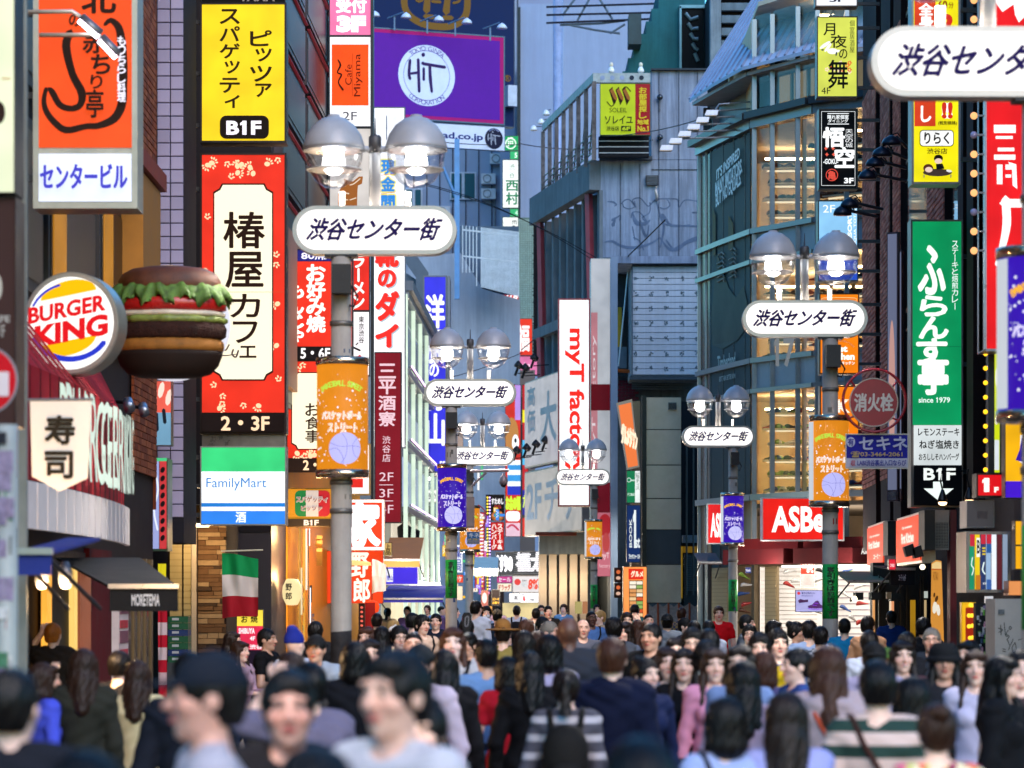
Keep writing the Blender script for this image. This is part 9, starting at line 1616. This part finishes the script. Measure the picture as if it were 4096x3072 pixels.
P(3565,2440,45, 'm', 'short', 'k', 'long', '#1c3a78', 180, 'figure in blue in the dark bar front')
P(3627,2525,25, 'm', 'shortm', 'k', 'jacket', '#181a20', 180, 'dark head seen from behind above the laughing woman')
P(3695,2470,33, 'm', 'messy', 'k', 'jacket', '#17171b', 160, 'black-haired man before the golden surfboard poster')
P(3727,2507,25, 'm', 'short', 'g', 'jacket', '#242a34', -10, 'grey-haired man with sunglasses above the bucket hat', glasses=True, skin='a')
P(3776,2560,18, 'm', 'long', 'k', 'hoodie', '#232327', -4, 'long-haired man in a black bucket hat and charcoal hooded top', hat='bucket', hatcol='#121214', skin='c', pose='front')
P(3510,2636,12, 'm', 'shortm', 'k', 'tee', 'stripe:#17352c:#d0b4a8:8.5:.5', 178, 'man in a green and white broad-striped polo shirt seen from behind', bag='strap', bagcol='#3a1c14')
P(3646,2698,13, 'f', 'bob', 'k', 'jacket', '#191618', 180, 'dark-haired person between the striped polo and the bucket hat')
P(3745,2806,10.5, 'f', 'bun', 'b', 'tee', 'floral', 182, 'person in a pink and green floral top at the bottom right')
P(3874,2556,20, 'f', 'bob', 'k', 'tee', '#b8b0bc', -40, 'dark-haired woman right of the bucket hat')
P(3902,2593,17, 'f', 'long', 'b', 'long', '#c4bcd0', -10, 'woman in a white blouse looking down, right side')
P(4016,2618,15, 'f', 'long', 'k', 'jacket', '#131316', 62, 'woman with long black hair in a dark cardigan at the right edge', pose='down')
P(4080,2592,16, 'm', 'short', 'k', 'tee', '#4a3438', 0, 'person cut by the right edge behind the long-haired woman')
P(3055,2600,18, 'f', 'bob', 'r', 'tee', '#56507a', 180, 'brown bob and violet top right of the pink blouse')
P(760,2600,14, 'm', 'short', 'k', 'jacket', '#1b1d26', 175, 'man in dark clothes behind the cap, beside the crates')
P(480,2600,20, 'm', 'shortm', 'k', 'tee', '#1c1c20', 160, 'dark figure by the red and white banner')
P(2120,2600,17.5, 'f', 'longback', 'k', 'jacket', '#0f0f12', 183, 'woman in black with long hair left of the ponytail woman')
P(1420,2560,17, 'f', 'bob', 'k', 'jacket', '#16161a', 178, 'dark bob right behind the near lamp pole')
# distant rows: every figure its own look
HN = {'short': 'short hair', 'shortm': 'layered hair', 'messy': 'tousled hair', 'bob': 'a bob', 'long': 'long hair', 'longback': 'straight long hair', 'pony': 'a ponytail', 'bun': 'tied-up hair', 'buzz': 'cropped hair'}
CN = [('#c8ccd4', 'white'),('#15171b', 'black'),('#20304e', 'navy'),('#7c848e', 'grey'),('#8c2430', 'dark red'),('#b89a70', 'beige'),('#3c5c48', 'green'),('#5a86b4', 'light blue'),('#c8a0ac', 'pink'),('#4a3a30', 'brown'),('#c8b040', 'mustard'),('#6a5488', 'violet')]
combo = [(h, c, f) for h in HN for c in CN for f in (0,1,2)]; rq = random.Random(11); rq.shuffle(combo)
rows = [(i, 1530+i*15.2+rq.uniform(-8,8),2414+rq.uniform(-2,16), rq.uniform(52,78)) for i in range(62)]+[(i, 1460+i*34+rq.uniform(-12,12),2450+rq.uniform(-4,16), rq.uniform(30,44)) for i in range(52)]+[(i, 1500+i*42+rq.uniform(-12,12),2500+rq.uniform(-6,24), rq.uniform(19,27)) for i in range(44)]+[(i, 900+i*56+rq.uniform(-14,14),2565+rq.uniform(-10,30), rq.uniform(13,16)) for i in range(54)]
BUSY = [(o.location.x/o.location.y*F+2048, o.location.y) for o in bpy.data.objects if o.get('category') == 'person']
for n_, (i, px, py, D) in enumerate(rows):
 if px > 3960 or (px < 1500 and D > 30): continue
 if any(abs(px-b[0]) < .26*F/b[1]*.7+.1*F/D and D < b[1]*1.5 and D > b[1]*.62 for b in BUSY): continue
 if D < 30 and (px > 1450 or any(abs(px-b[0]) < .3*F/D and b[1] > D for b in BUSY)) and not (D > 18 and all(abs(px-b[0]) > .25*F/D for b in BUSY if b[1] > D)): continue
 h, (c, cn), f = combo.pop(); sex = 'm' if h in ('short', 'shortm', 'messy', 'buzz') else 'f'; rz = (rq.uniform(160,200), rq.uniform(-25,25), rq.choice((-1,1))*rq.uniform(60,110))[f]
 if D < 27: rz = rq.uniform(165,195); f = 0
 where = 'far off' if D > 50 else 'further down' if D > 28 else 'midway'
 near = 'near the suit shop' if px < 1720 else 'by the middle lamp posts' if px < 2000 else 'before the drugstore' if px < 2200 else 'before the arcade' if px < 2420 else 'before the steel shaft' if px < 2800 else 'before the shoe shop' if px < 3450 else 'before the bar front'
 P(px, py, D, sex, h, rq.choice('kkknb'), rq.choice(('tee', 'tee', 'jacket', 'long')), c, rz, 'person with %s in %s, %s, %s %s' % (HN[h], cn, ('back turned', 'facing the camera', 'in profile')[f], where, near), group='people in the crowd down the street', skin=rq.choice('abe'), pose=rq.choice(('down', 'walk')) if sex == 'm' else 'down', bag='backpack' if rq.random() < .1 else None)
 BUSY.append((px, D))
D = 29.3; t = thing('guitar_case', 'upright black guitar case worn on a back, rising behind the middle lamp pole', 'guitar case', (X(1866, D), D, Z(2600, D))); PT = [(1850,2600),(1884,2600),(1890,2560),(1880,2530),(1886,2500),(1886,2462),(1878,2450),(1856,2450),(1849,2462),(1850,2500),(1856,2530),(1846,2560)]; MB().prism([(X(a, D), Z(b, D)) for a, b in PT], D-.06, D+.06).mk('case_body', M('#141416', .6,0,.2,8,.2), t); MB().stroke([(X(1862, D), Z(2470, D)),(X(1874, D), Z(2466, D)),(X(1872, D), Z(2500, D)),(X(1861, D), Z(2502, D)),(X(1862, D), Z(2470, D))], .012, D-.064, D-.064).mk('pocket_seam', M('#5a5a60', .5, noise=0), t)
D = 56.5; x_ = [o for o in bpy.data.objects if o.get('label', '').startswith('person lifting a small camera')][0]; MB().box(x_.location.x-.05, x_.location.x+.05, x_.location.y-.30, x_.location.y-.26,1.55*x_.scale[2], 1.61*x_.scale[2]).mk('compact_camera', M('#b8b8bc', .3,.6), label='small silver camera held up in two hands down the street', cat='camera')
print('people', NPEOPLE)
for m in list(bpy.data.meshes):
 if not m.users: bpy.data.meshes.remove(m)
bpy.data.objects.remove(_co)
